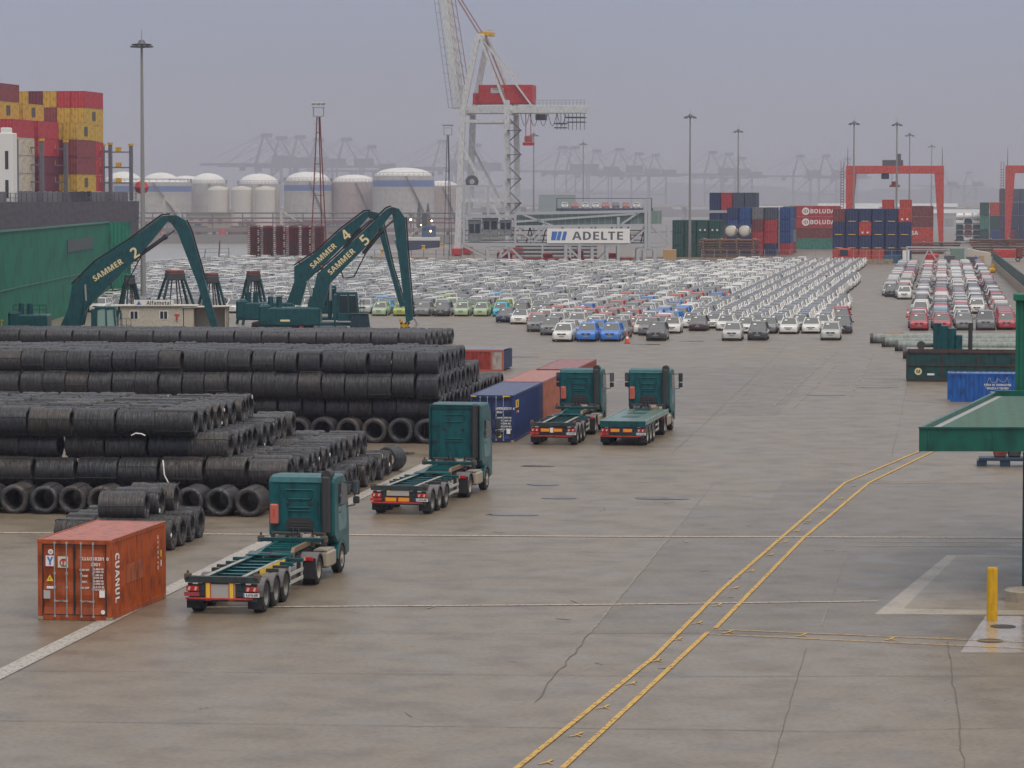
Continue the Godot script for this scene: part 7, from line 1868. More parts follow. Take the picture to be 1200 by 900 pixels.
	var b := MB.new(); b.beam(Vector3(1.6, 0.65, 95), Vector3(-2.0, 0.65, -190), 0.4, 1.3); part("base", b, mat("wall_beige", lin(0.42, 0.34, 0.26), 0.7, 0.0, cache["worn"], Vector3(0.15, 0.15, 0.15)), w)
	for k in 19:
		var u0 := k / 19.0
		var u1 := (k + 1) / 19.0
		var s := MB.new(); s.beam(Vector3(1.6, 2.05, 95).lerp(Vector3(-2.0, 2.05, -190), u0), Vector3(1.6, 2.05, 95).lerp(Vector3(-2.0, 2.05, -190), u1 - 0.002), 0.12, 1.5); part("sheet", s, paint("wall_green", lin(0.010, 0.075, 0.055), 0.5), w)

func slab_pile(called: String, at: Vector3, wide: float, layers: int, group: String):
	for k in layers:
		var b := MB.new(); b.box(Vector3(0, 0.22, 0), Vector3(wide + rng.randf_range(-0.5, 0.3), 0.30, 6.0), Basis(), 0.03)
		var o := whole("steel_slab", b, [paint("slab_a", lin(0.15, 0.070, 0.045), 0.65), paint("slab_b", lin(0.20, 0.095, 0.055), 0.65), paint("slab_c", lin(0.10, 0.055, 0.042), 0.65)][rng.randi() % 3], "%s, %s from ground, %s" % [called, nth(k), group], "steel slab", at + Vector3(rng.randf_range(-0.2, 0.2), k * 0.54, 0), group)
		for x in [-0.42, -0.14, 0.14, 0.42]:
			var p := MB.new(); p.box(Vector3(x * wide, 0.455, 0), Vector3(0.35, 0.17, 6.1)); part("bearer", p, mat("bearer", lin(0.30, 0.24, 0.18), 0.7), o)

func gantry(label: String, at: Vector3, span: float, h: float):
	var t := thing("gantry_crane", label, "gantry crane", at)
	var m := paint("gantry_red", lin(0.60, 0.075, 0.045), 0.5)
	for z in [-5.0, 5.0]:
		var b := MB.new(); b.box(Vector3(0, h - 0.95, z), Vector3(span, 1.9, 1.3), Basis(), 0.06); part("girder", b, m, t)
		for s in [-1.0, 1.0]:
			var l := MB.new(); l.loft([[Vector3(s * span / 2, h - 1.9, z - 0.6), Vector3(s * span / 2, h - 1.9, z + 0.6), Vector3(s * (span / 2 - 2.3), h - 1.9, z + 0.6), Vector3(s * (span / 2 - 2.3), h - 1.9, z - 0.6)], [Vector3(s * span / 2, 1.6, z - 0.45), Vector3(s * span / 2, 1.6, z + 0.45), Vector3(s * (span / 2 - 1.1), 1.6, z + 0.45), Vector3(s * (span / 2 - 1.1), 1.6, z - 0.45)]]); part("leg", l, m, t)
			for q in [-1.2, 1.2]:
				var w := mesh_at("wheel", tyre_mesh(0.58), M["black_rubber"], t); w.scale = Vector3.ONE * 1.5; w.position = Vector3(s * (span / 2 - 0.5), 0.76, z + q)
	for s in [-1.0, 1.0]:
		var b := MB.new(); b.box(Vector3(s * (span / 2 - 0.6), 1.7, 0), Vector3(1.0, 0.9, 9.0)); b.box(Vector3(s * (span / 2 - 0.6), h - 1.2, 0), Vector3(1.0, 0.8, 8.7)); part("sill_beam", b, m, t)
		var a := MB.new(); a.tube(Vector3(s * (span / 2 - 0.4), h, 5), Vector3(s * (span / 2 - 0.4), h + 4.5, 5), 0.12, 0.05, 6); part("antenna", a, M["steel_dark"], t)
	var ld := MB.new()
	for x in [-0.35, 0.35]: ld.beam(Vector3(-span / 2 - 0.9 + x, 2, 5.2), Vector3(-span / 2 - 0.9 + x, h + 1.0, 5.2), 0.12)
	for k in 26: ld.beam(Vector3(-span / 2 - 1.25, 2.5 + k * 0.68, 5.2), Vector3(-span / 2 - 0.55, 2.5 + k * 0.68, 5.2), 0.14)
	part("ladder", ld, M["rust_red"], t)
	var tr := MB.new(); tr.box(Vector3(-0.6, h + 0.75, 0), Vector3(5.0, 1.4, 9.5), Basis(), 0.1); tr.box(Vector3(0.9, h + 2.2, 0), Vector3(1.0, 1.6, 1.2), Basis(), 0.1); part("trolley", tr, M["steel_dark"], t)
	var cb := MB.new(); cb.box(Vector3(-2.4, h - 2.6, 3.0), Vector3(1.9, 1.4, 2.0), Basis(), 0.15); part("driver_cab", cb, M["steel_dark"], t)
	var sp := MB.new(); sp.box(Vector3(-0.1, h - 5.0, 0), Vector3(2.5, 0.6, 6.0), Basis(), 0.05); sp.box(Vector3(-0.1, h - 4.3, 0), Vector3(1.6, 0.9, 3.0), Basis(), 0.1); part("spreader", sp, paint("spreader_orange", lin(0.42, 0.10, 0.05), 0.5), t)
	for x in [-0.8, 0.6]:
		var c := MB.new(); c.tube(Vector3(x, h - 4.0, 0.5), Vector3(x, h, 0.5), 0.05, -1, 5); part("rope", c, M["steel_dark"], t)

func car_rack():
	# four-level rack of parked vehicles beyond the gantry crane
	var t := thing("storage_rack", "dark green rack in rows beyond the right leg of the gantry crane", "storage rack", Vector3(4.2, 0, -880.0), 0.0)
	for k in 5:
		var b := MB.new(); b.box(Vector3(0, 0.6 + k * 1.55, 0), Vector3(9.6 - 0.4 * k, 0.16, 8.0)); part("shelf", b, M["soot"], t)
	for x in [-4.2, -1.4, 1.4, 4.2]:
		var b := MB.new(); b.box(Vector3(x, 3.5, 4.0), Vector3(0.18, 7.0, 0.18)); part("post", b, M["steel_dark"], t)
	for k in 5:
		for i in 4:
			var c: String = ["dark green", "red", "white", "dark green"][(k * 3 + i * 2 + k / 2) % 4] if k < 4 else "white"
			var b := MB.new(); b.loft([[Vector3(-1.0, 0, 2), Vector3(1.0, 0, 2), Vector3(1.0, 0, -2), Vector3(-1.0, 0, -2)], [Vector3(-1.05, 0.6, 2), Vector3(1.05, 0.6, 2), Vector3(1.05, 0.6, -2), Vector3(-1.05, 0.6, -2)], [Vector3(-0.8, 1.2, 0.8), Vector3(0.8, 1.2, 0.8), Vector3(0.8, 1.2, -1.6), Vector3(-0.8, 1.2, -1.6)]])
			whole("racked_vehicle", b, {"dark green": M["deep_teal"], "red": M["rust_red"], "white": M["white_print"]}[c], "%s vehicle on the %s level of the dark rack, %s from left" % [c, nth(k), nth(i)], "vehicle", Vector3(4.2 - 3.3 + i * 2.25, 0.69 + k * 1.55, -877.5), "vehicles on the dark rack")

func front_clutter():
	# what stands between the car parks and the container yard
	var bw := MB.new(); bw.beam(Vector3(-66, 0.5, -628), Vector3(-12, 0.5, -612), 0.5, 1.0)
	whole("barrier_wall", bw, mat("barrier_beige", Color.WHITE, 0.7), "low beige barrier wall along the back of the car field, right of the bridge", "wall")
	var f := thing("wire_fence", "wire fence behind the white cars before the container yard", "fence", Vector3(-50, 0, -632))
	for k in 17:
		var p := MB.new(); p.beam(Vector3(k * 2.5, 0, k * 0.2), Vector3(k * 2.5, 2.4, k * 0.2), 0.1); part("post", p, M["galvanised"], f)
	for y in [0.5, 1.4, 2.35]:
		var p := MB.new(); p.beam(Vector3(0, y, 0), Vector3(40, y, 3.2), 0.05); part("wire", p, M["galvanised"], f)
	# sand-coloured crate and blue tarpaulin heap by the fence
	var cr := MB.new(); cr.box(Vector3(0, 1.3, 0), Vector3(2.4, 2.6, 2.2), Basis(), 0.05)
	whole("crate", cr, mat("crate_tan", lin(0.46, 0.29, 0.14), 0.7), "tan crate left of the slab pile behind the car field", "crate", Vector3(-55.4, 0, -621.0))
	for q in [["blue tarpaulin heap before the slab pile", -41.6, -620.0, 3.6, 1.0], ["bright blue tarpaulin heap at the top end of the green wall", 3.6, -592.0, 1.9, 2.2]]:
		var b := MB.new()
		var rings := []
		for i in 5:
			var r := []
			for k in 10: r.append(Vector3(cos(TAU * k / 10) * q[3] * 0.5 * [1.0, 0.92, 0.7, 0.42, 0.1][i] * rng.randf_range(0.85, 1.1), q[4] * i / 4.0, sin(TAU * k / 10) * 1.1 * [1.0, 0.9, 0.7, 0.4, 0.1][i]))
			rings.append(r)
		b.loft(rings); whole("tarpaulin", b, mat("tarp_blue", lin(0.03, 0.17, 0.60), 0.5), q[0], "tarpaulin", Vector3(q[1], 0, q[2]))
	# red container carrier truck standing before the gantry block
	var t := thing("reach_truck", "red container truck at the left foot of the gantry block", "truck", Vector3(-21.6, 0, -624.0))
	var b := MB.new(); b.box(Vector3(0, 1.7, 0), Vector3(2.4, 2.2, 3.0), Basis(), 0.2); part("body", b, M["signal_red"], t)
	var g := MB.new(); g.box(Vector3(0, 2.0, 1.52), Vector3(1.5, 1.2, 0.06)); part("window", g, M["window"], t)
	var yb := MB.new(); yb.box(Vector3(0, 0.55, 1.5), Vector3(2.5, 0.4, 0.5), Basis(), 0.05); part("bumper", yb, M["yellow_paint"], t)
	for x in [-0.9, 0.9]:
		var w := mesh_at("wheel", tyre_mesh(0.40), M["black_rubber"], t); w.position = Vector3(x, 0.51, 0.8)
	for q in [[-13.2, "left"], [-11.4, "right"]]:
		var s := MB.new(); s.box(Vector3(0, 0.8, 0), Vector3(1.6, 1.6, 1.8), Basis(), 0.05)
		whole("steel_bin", s, paint("bin_blue", lin(0.05, 0.12, 0.20), 0.5), "%s of two small blue bins before the gantry block" % q[1], "bin", Vector3(q[0], 0, -622.0))
	var wp := thing("white_post", "white pillar with a red cap before the gantry block", "post", Vector3(-9.6, 0, -620.0))
	var pb := MB.new(); pb.box(Vector3(0, 1.25, 0), Vector3(1.3, 2.5, 1.3), Basis(), 0.05); part("pillar", pb, M["white_print"], wp)
	var pc := MB.new(); pc.box(Vector3(0, 2.6, 0), Vector3(1.1, 0.25, 1.1), Basis(), 0.03); part("cap", pc, M["signal_red"], wp)
	# grey walkway frame of another boarding bridge, red unit, white tent and green awning
	var br := thing("walkway_frame", "low grey steel walkway frame behind the right car park", "walkway", Vector3(-6.0, 0, -606.0))
	var gm: Material = M["silver_steel"]
	for q in [[-3.4, 3.4, 9.0, 3.3, 0.3], [-3.4, 2.9, 9.0, 2.9, 0.2], [-0.6, 0, 1.0, 3.3, 0.25], [3.0, 0, 0.8, 3.3, 0.25], [4.6, 0, 4.6, 3.3, 0.4], [7.8, 0, 7.8, 3.3, 0.5], [-3.2, 0, -3.2, 3.3, 0.3], [1.6, 0.6, 4.6, 2.8, 0.2]]:
		var bb := MB.new(); bb.beam(Vector3(q[0], q[1], 0), Vector3(q[2], q[3], 0), q[4]); part("member", bb, gm, br)
	var gl := MB.new(); gl.box(Vector3(6.2, 1.9, -0.4), Vector3(2.6, 2.6, 1.6), Basis(), 0.05); part("glazed_cabin", gl, mat("walk_glass", Color.WHITE, 0.2), br)
	var ru := MB.new(); ru.box(Vector3(0, 1.1, 0), Vector3(2.6, 1.9, 2.2), Basis(), 0.2)
	whole("generator", ru, M["signal_red"], "red generator box behind the walkway frame", "generator", Vector3(-4.6, 0, -613.0))
	var te := thing("storage_tent", "long cream tent behind the right car park", "tent", Vector3(2.3, 0, -612.0))
	var tb := MB.new(); tb.prism(P2([-4.2, 0, 4.2, 0, 4.2, 2.2, 0, 3.0, -4.2, 2.2]), -3.0, 3.0); part("canvas", tb, mat("tent_cream", lin(0.52, 0.46, 0.38), 0.7), te)
	for x in [-1.2, 2.4]:
		var d := MB.new(); d.box(Vector3(x, 0.9, 3.02), Vector3(1.1, 1.7, 0.06)); part("tan_panel", d, mat("crate_tan", Color.WHITE, 0.7), te)
	words("lettering", "TIR", 0.5, M["red_print"], te, Transform3D(Basis(), Vector3(-2.6, 1.7, 3.02)))
	var tk := thing("red_truck", "red tipper truck behind the end of the green wall", "truck", Vector3(9.5, 0, -640.0))
	var k1 := MB.new(); k1.box(Vector3(0, 1.6, 0), Vector3(4.4, 1.6, 2.4), Basis(), 0.1); part("body", k1, M["signal_red"], tk)
	var k2 := MB.new(); k2.box(Vector3(2.9, 1.8, 0), Vector3(1.2, 2.4, 2.3), Basis(), 0.15); part("cab", k2, M["rust_red"], tk)
	for x in [-1.4, 2.6]:
		var w := mesh_at("wheel", tyre_mesh(0.40), M["black_rubber"], tk); w.rotation.y = PI / 2; w.position = Vector3(x, 0.51, 1.0)
	var yv := thing("yellow_pump", "yellow machine at the foot of the green wall", "machine", Vector3(5.9, 0, -541.0))
	var y1 := MB.new(); y1.box(Vector3(0, 0.6, 0), Vector3(1.5, 0.8, 1.2), Basis(), 0.2); part("body", y1, M["yellow_paint"], yv)
	var y2 := MB.new(); y2.tube(Vector3(0.2, 0.9, 0), Vector3(0.3, 1.7, 0), 0.28, 0.2, 10); part("stack", y2, M["yellow_paint"], yv)
	for q in [[-1.2, -600.0], [2.8, -588.0]]:
		var hb := MB.new(); hb.box(Vector3(0, 1.0, 0), Vector3(2.0, 2.0, 1.6), Basis(), 0.1)
		whole("machine_box", hb, M["steel_dark"], "grey machine box behind the right car park, %s" % ("below the walkway frame" if q[0] < 0.0 else "beside the blue tarpaulin"), "machine", Vector3(q[0], 0, q[1]))

# ---------------------------------------------------------------- across the basin
func far_side():
	# far bank with its jetty, and low land on the horizon
	var g := MB.new(); g.prism(P2([-900, 985, -128.5, 985, -60.5, 1240, -60.5, 2400, -900, 2400]), -4.0, 0.4, Transform3D(Basis(Vector3.RIGHT, -PI / 2), Vector3.ZERO))
	struct("far_bank", g, mat("bank", lin(0.22, 0.20, 0.18), 0.8), "low quay of the tank farm across the basin")
	var br := MB.new()
	for k in 60:
		br.beam(Vector3(-420 + k * 22, 2.0, -1750 - k * 1.0), Vector3(-420 + k * 22 + 22, 2.0 + (k % 3) * 0.4, -1751 - k * 1.0), 30.0, 5.0 + (k % 4) * 0.5)
	struct("breakwater", br, mat("rock", lin(0.20, 0.19, 0.18), 0.9), "long grey breakwater and quay road beyond the yard")
	var hl := MB.new()
	var r := RandomNumberGenerator.new(); r.seed = 9
	for k in 70:
		var x := -2600.0 + k * 70.0
		var h := 16.0 + r.randf() * 12.0
		hl.loft([[Vector3(x - 70, -3, -4300), Vector3(x - 30, h, -4340), Vector3(x - 20, h * 0.9, -4420), Vector3(x - 60, -3, -4480)], [Vector3(x + 90, -3, -4300), Vector3(x + 60, h * 0.85, -4340), Vector3(x + 60, h * 0.8, -4420), Vector3(x + 90, -3, -4480)]])
	struct("hills", hl, mat("far_land", lin(0.10, 0.11, 0.11), 0.9), "low far coast on the horizon")
	# viaduct road on piers at the right
	var v := thing("viaduct", "long grey viaduct on piers behind the container yard", "viaduct", Vector3(-120, 0, -1500), 0.06)
	var vb := MB.new(); vb.box(Vector3(160, 7.6, 0), Vector3(620, 1.4, 12)); part("deck", vb, mat("viaduct", lin(0.40, 0.39, 0.38), 0.7), v)
	for k in 32:
		var p := MB.new(); p.box(Vector3(-140 + k * 19, 3.3, 0), Vector3(2.2, 7.2, 6)); part("pier", p, mat("viaduct", Color.WHITE, 0.7), v)
	for q in [["long pale warehouse behind the blue stack", -60, -1330, 56, 6.5], ["low white roofed warehouse right of the gantry crane", 2, -1290, 34, 5.5], ["low pale warehouse behind the long red containers", -30, -1410, 60, 7.5], ["low white shed at the far right", 52, -1320, 42, 5.0]]:
		var t := thing("warehouse", q[0], "warehouse", Vector3(q[1], 0, q[2]))
		var b := MB.new(); b.box(Vector3(0, q[4] / 2, 0), Vector3(q[3], q[4], 18)); part("wall", b, mat("shed_pale", lin(0.42, 0.42, 0.40), 0.7), t)
		var rf := MB.new(); rf.prism(P2([-9.6, 0, 9.6, 0, 0, 1.5]), -q[3] / 2 - 0.4, q[3] / 2 + 0.4, Transform3D(Basis(Vector3.UP, PI / 2), Vector3(0, q[4] + 0.01, 0))); part("roof", rf, mat("shed_roof", lin(0.60, 0.60, 0.60), 0.6), t)
		for k in int(q[3] / 8.0):
			var d := MB.new(); d.box(Vector3(-q[3] / 2 + 4 + k * 8, 1.7, 9.02), Vector3(3.6, 3.4, 0.1)); part("door", d, mat("shed_door", lin(0.25, 0.27, 0.28), 0.7), t)
	var gs := thing("green_warehouse", "hazy green building right of the quay crane", "warehouse", Vector3(-185, 0, -1480), AIM)
	var gb := MB.new(); gb.box(Vector3(0, 6.4, 0), Vector3(17, 12.8, 14)); part("wall", gb, mat("haze_green", lin(0.05, 0.16, 0.11), 0.7), gs)
	var gr := MB.new(); gr.box(Vector3(0, 13.0, 0), Vector3(17.6, 0.4, 14.6)); part("roof", gr, mat("shed_roof", Color.WHITE, 0.6), gs)
	# rain mist lying over the water and the far terminals
	for q in [[Vector3(3800, 140, 700), Vector3(-300, 66, -1110), 0.0009, "pale rain mist over the basin and the tank farm"], [Vector3(3800, 140, 3200), Vector3(-300, 66, -3062), 0.00018, "thin rain mist before the far cranes"]]:
		var fog := FogVolume.new(); fog.name = numbered("rain_mist"); fog.size = q[0]; fog.position = q[1]
		var fm := FogMaterial.new(); fm.density = q[2]; fm.albedo = Color(0.94, 0.93, 0.96); fog.material = fm; add_child(fog)
		fog.set_meta("kind", "stuff"); tag(fog, q[3], "mist")
	tank_farm()
	tugboat()
	far_cranes()

func storage_tank(label: String, at: Vector3, r: float, h: float, dome: float, band: bool, tint: Color):
	var t := thing("storage_tank", label, "storage tank", at)
	var b := MB.new(); b.tube(W, Vector3(0, h, 0), r, -1, 40); part("shell", b, mat("tank_%s" % tint.to_html(false), tint, 0.5, 0.0, cache["fine"], Vector3(0.03, 0.015, 0.03)), t)
	for y in [0.25, 0.5, 0.75]:
		var ws := MB.new(); ws.tube(Vector3(0, h * y - 0.12, 0), Vector3(0, h * y + 0.12, 0), r + 0.12, -1, 40, false); part("plate_seam", ws, mat("tank_seam", lin(0.38, 0.36, 0.33), 0.6), t)
	var pf := []
	for k in 9:
		var a := k / 8.0 * PI / 2
		pf.append(Vector2(cos(a) * r * 0.93, sin(a) * dome))
	var d := MB.new(); d.lathe(Vector3(0, h + 0.02, 0), Vector3.UP, pf, 36); part("dome", d, mat("tank_dome", lin(0.80, 0.79, 0.77), 0.5), t)
	if band:
		var s := MB.new(); s.tube(Vector3(0, h * 0.80, 0), Vector3(0, h * 0.92, 0), r + 0.05, -1, 40, false); part("blue_band", s, mat("band_blue", lin(0.05, 0.13, 0.36), 0.5), t)
	var rl := MB.new()
	for k in 36:
		var a0 := TAU * k / 36
		var a1 := TAU * (k + 1) / 36
		rl.beam(Vector3(cos(a0) * r, h, sin(a0) * r), Vector3(cos(a0) * r, h + 1.2, sin(a0) * r), 0.1); rl.beam(Vector3(cos(a0) * r, h + 1.2, sin(a0) * r), Vector3(cos(a1) * r, h + 1.2, sin(a1) * r), 0.1)
	part("handrail", rl, M["steel_dark"], t)
	var st := MB.new()
	for k in 16:
		var a0 := PI * 0.42 - k * 0.055
		var a1 := PI * 0.42 - (k + 1) * 0.055
		st.beam(Vector3(cos(a0) * (r + 0.5), h * (16 - k) / 16.0, sin(a0) * (r + 0.5)), Vector3(cos(a1) * (r + 0.5), h * (15 - k) / 16.0, sin(a1) * (r + 0.5)), 0.9, 0.3)
	part("spiral_stair", st, M["steel_dark"], t)

func tank_farm():
	var w := lin(0.52, 0.49, 0.45)
	var pk := lin(0.46, 0.36, 0.32)
	var q := [["large white tank with blue band, farthest right of the tanks", -195.7, -1123.8, 11.0, 19.2, 3.0, true, w], ["pinkish tank without a band, left of the right banded tank", -215.9, -1136.0, 8.4, 17.0, 2.8, false, pk], ["white tank with blue band directly left of the pinkish one", -231.5, -1128.9, 8.6, 17.4, 3.4, true, w], ["pale tank with high dome behind the slim silos", -252.2, -1141.1, 7.8, 16.4, 3.8, false, w], ["pale tank with white dome left of the silos", -271.6, -1143.4, 6.8, 16.6, 3.8, false, w], ["pale domed tank between two larger ones behind the tan building", -284.5, -1162.0, 6.4, 17.0, 2.6, false, pk], ["white domed tank behind the pale mast", -295.0, -1165.5, 7.6, 16.8, 4.0, false, w], ["white domed tank near the ship's stern", -310.0, -1168.0, 7.6, 16.8, 4.4, false, w], ["wide low white tank with blue band beside the ship's stern", -287.0, -1121.6, 14.0, 17.0, 0.8, true, w], ["small pinkish tank half hidden behind the right banded tank", -187.2, -1155.2, 7.0, 15.6, 2.0, false, pk]]
	for t in q: storage_tank(t[0], Vector3(t[1], 0.4, t[2]), t[3], t[4], t[5], t[6], t[7])
	for k in 3:
		var t := thing("silo", "slim cream silo in the row before the tanks, %s from the left" % nth(k), "silo", Vector3(-250.6 + k * 8.2, 0.4, -1070.0), 0.0, "cream silos before the tanks")
		var b := MB.new(); b.lathe(W, Vector3.UP, [Vector2(3.7, 0), Vector2(3.7, 14.2), Vector2(3.2, 15.0), Vector2(0, 15.6)], 26); part("shell", b, mat("silo_cream", lin(0.58, 0.55, 0.49), 0.6), t)
		var p := MB.new(); p.beam(Vector3(3.85, 0, 1.0), Vector3(3.85, 15, 1.0), 0.3); part("pipe", p, mat("pipe_ochre", lin(0.42, 0.32, 0.18), 0.6), t)
	for x in [["tan low building before the silos", -246.0, -1036.0, 13.0, 6.2, lin(0.34, 0.28, 0.20)], ["long cream building under the banded tanks at the left", -272.0, -1043.0, 22.0, 5.0, lin(0.42, 0.37, 0.29)], ["low grey office across the basin left of the flat racks", -250.0, -1015.0, 12.0, 3.6, lin(0.32, 0.31, 0.30)], ["low brown shed behind the crossed handlers", -198.0, -1017.0, 22.0, 4.4, lin(0.26, 0.21, 0.19)]]:
		var t := thing("low_building", x[0], "building", Vector3(x[1], 0.4, x[2]))
		var b := MB.new(); b.box(Vector3(0, x[4] / 2, 0), Vector3(x[3], x[4], 10)); part("wall", b, mat("bld_%s" % x[5].to_html(false), x[5], 0.7), t)
		var rf := MB.new(); rf.box(Vector3(0, x[4] + 0.2, 0), Vector3(x[3] + 0.8, 0.4, 10.8)); part("roof", rf, mat("shed_pale", Color.WHITE, 0.7), t)
		for k in int(x[3] / 3.2):
			var wn := MB.new(); wn.box(Vector3(-x[3] / 2 + 1.8 + k * 3.2, x[4] * 0.6, 5.02), Vector3(1.4, x[4] * 0.28, 0.06)); part("window", wn, mat("far_window", lin(0.10, 0.11, 0.12), 0.3), t)
	# pipe bridge, jetty and loading arms along the waterline
	var j := thing("jetty", "long brown jetty with pipes along the far waterline", "jetty", Vector3(-230, 0, -992))
	var d := MB.new(); d.box(Vector3(0, 1.9, 0), Vector3(190, 1.2, 9)); part("deck", d, mat("jetty_brown", lin(0.20, 0.16, 0.14), 0.8), j)
	for k in 38:
		var p := MB.new(); p.box(Vector3(-93 + k * 5, -0.9, 3.6), Vector3(0.9, 4.4, 0.9)); part("pile", p, mat("jetty_dark", lin(0.08, 0.07, 0.07), 0.8), j)
	for y in [4.2, 5.6, 7.2]:
		var p := MB.new(); p.tube(Vector3(-95, y, -2), Vector3(95, y, -2), 0.28, -1, 6); part("pipe", p, M["steel_dark"] if y > 5.0 else M["rust_red"], j)
	for k in 20:
		var p := MB.new(); p.box(Vector3(-93 + k * 9.8, 4.9, -2), Vector3(0.35, 5.0, 0.35)); part("pipe_rack", p, M["steel_dark"], j)
	for k in 4: j.add_child(_fender(k), true)
	for q2 in [[-60.0, 9.0], [-20.0, 12.0], [18.0, 8.0], [52.0, 10.0]]:
		var p := MB.new(); p.beam(Vector3(q2[0], 2.5, 0), Vector3(q2[0], q2[1], 0), 0.8); p.beam(Vector3(q2[0], q2[1], 0), Vector3(q2[0] + 5.0, q2[1] * 0.6, 0), 0.5); part("loading_arm", p, mat("arm_cream", lin(0.46, 0.42, 0.34), 0.6), j)
	for k in 9:
		var t := thing("stored_unit", "small container or vehicle on the far jetty, %s from the left" % nth(k), "stored unit", Vector3(-330 + k * 17.0, 0.4, -1006), 0.0, "small units on the far jetty")
		var b := MB.new(); b.box(Vector3(0, 1.3, 0), Vector3(7.0 + (k % 3) * 2.0, 2.6, 2.5), Basis(), 0.1); part("body", b, [M["rust_red"], mat("shed_pale", Color.WHITE, 0.7), M["steel_dark"]][k % 3], t)
		var c := MB.new(); c.box(Vector3(2.6, 2.9, 0), Vector3(1.6, 0.8, 2.2), Basis(), 0.1); part("hood", c, M["soot"], t)
	# two slim cypresses and a palm in front of the banded tank
	for q3 in [["dark slim cypress left of the blue funnel", -175.2, 9.6], ["slimmer dark cypress nearer the blue funnel", -172.2, 9.2]]: cypress(q3[0], Vector3(q3[1], 0.4, -1036), q3[2])
	palm("palm tree left of the two cypresses", Vector3(-177.2, 0.4, -1031), 6.0)
	palm("second palm tree leaning beside the first", Vector3(-178.8, 0.4, -1034), 4.8)
	for q4 in [["round green tree before the silos", -226.8, 3.4], ["round green tree left of the cypresses", -211.0, 3.0]]:
		var t := thing("tree", q4[0], "tree", Vector3(q4[1], 0.4, -1009))
		var tk := MB.new(); tk.tube(W, Vector3(0, 2.0, 0), 0.3, 0.2, 6); part("trunk", tk, mat("bark", lin(0.10, 0.08, 0.06), 0.9), t)
		leaf_cloud(t, Vector3(0, 3.0, 0), Vector3(q4[2], 1.8, 2.4), 420)

func _fender(k: int) -> MeshInstance3D:
	var f := MB.new(); f.tube(Vector3(-42.0 + k * 21.0, -1.6, 5.2), Vector3(-42.0 + k * 21.0, 1.9, 5.2), 1.25, -1, 14)
	var o := MeshInstance3D.new(); o.mesh = f.mesh(); o.material_override = M["signal_red"]; o.name = "fender"
	return o

func leaf_cloud(t: Node3D, c: Vector3, half: Vector3, n: int):
	var b := MB.new()
	for k in n:
		var d := Vector3(rng.randfn(), rng.randfn(), rng.randfn()).normalized() * pow(rng.randf(), 0.4)
		var p := c + d * half
		var a := Vector3(rng.randfn(), rng.randfn(), rng.randfn()).normalized() * 0.35
		var e := a.cross(Vector3(rng.randfn(), rng.randfn(), rng.randfn()).normalized()) * 0.9
		b.flat(p - a, p + a, p + e, c)
	part("crown", b, mat("leaf", lin(0.045, 0.065, 0.035), 0.7), t)

func cypress(label: String, at: Vector3, h: float):
	var t := thing("cypress_tree", label, "tree", at)
	var tk := MB.new(); tk.tube(W, Vector3(0, h * 0.5, 0), 0.25, 0.1, 6); part("trunk", tk, mat("bark", Color.WHITE, 0.9), t)
	var b := MB.new()
	for k in 500:
		var u := rng.randf()
		var r := 1.0 * sin(PI * pow(u, 0.6)) * sqrt(rng.randf())
		var a := rng.randf() * TAU
		var p := Vector3(cos(a) * r, 0.6 + u * (h - 0.6), sin(a) * r)
		b.flat(p, p + Vector3(cos(a) * 0.3, 0.75, sin(a) * 0.3), p + Vector3(-sin(a) * 0.35, 0.15, cos(a) * 0.35), Vector3(0, p.y, 0))
	part("crown", b, mat("leaf", Color.WHITE, 0.7), t)

func palm(label: String, at: Vector3, h: float):
	var t := thing("palm_tree", label, "tree", at)
	var tk := MB.new(); tk.tube(W, Vector3(0.2, h, 0), 0.35, 0.25, 8); part("trunk", tk, mat("bark", Color.WHITE, 0.9), t)
	var b := MB.new()
	for k in 26:
		var a := TAU * k / 26.0
		var lift := rng.randf_range(-0.3, 1.0)
		var last := Vector3(0.2, h, 0)
		for i in 5:
			var u := (i + 1) / 5.0
			var p := Vector3(0.2, h, 0) + Vector3(cos(a) * 2.6 * u, lift * 2.0 * u - 2.0 * u * u, sin(a) * 2.6 * u)
			var s := Vector3(-sin(a), -0.4, cos(a)) * (0.35 * (1.1 - u))
			b.flat(last, p, last + s, at); b.flat(last, p, last - Vector3(s.x, -s.y, s.z), at)
			last = p
	part("fronds", b, mat("leaf", Color.WHITE, 0.7), t)

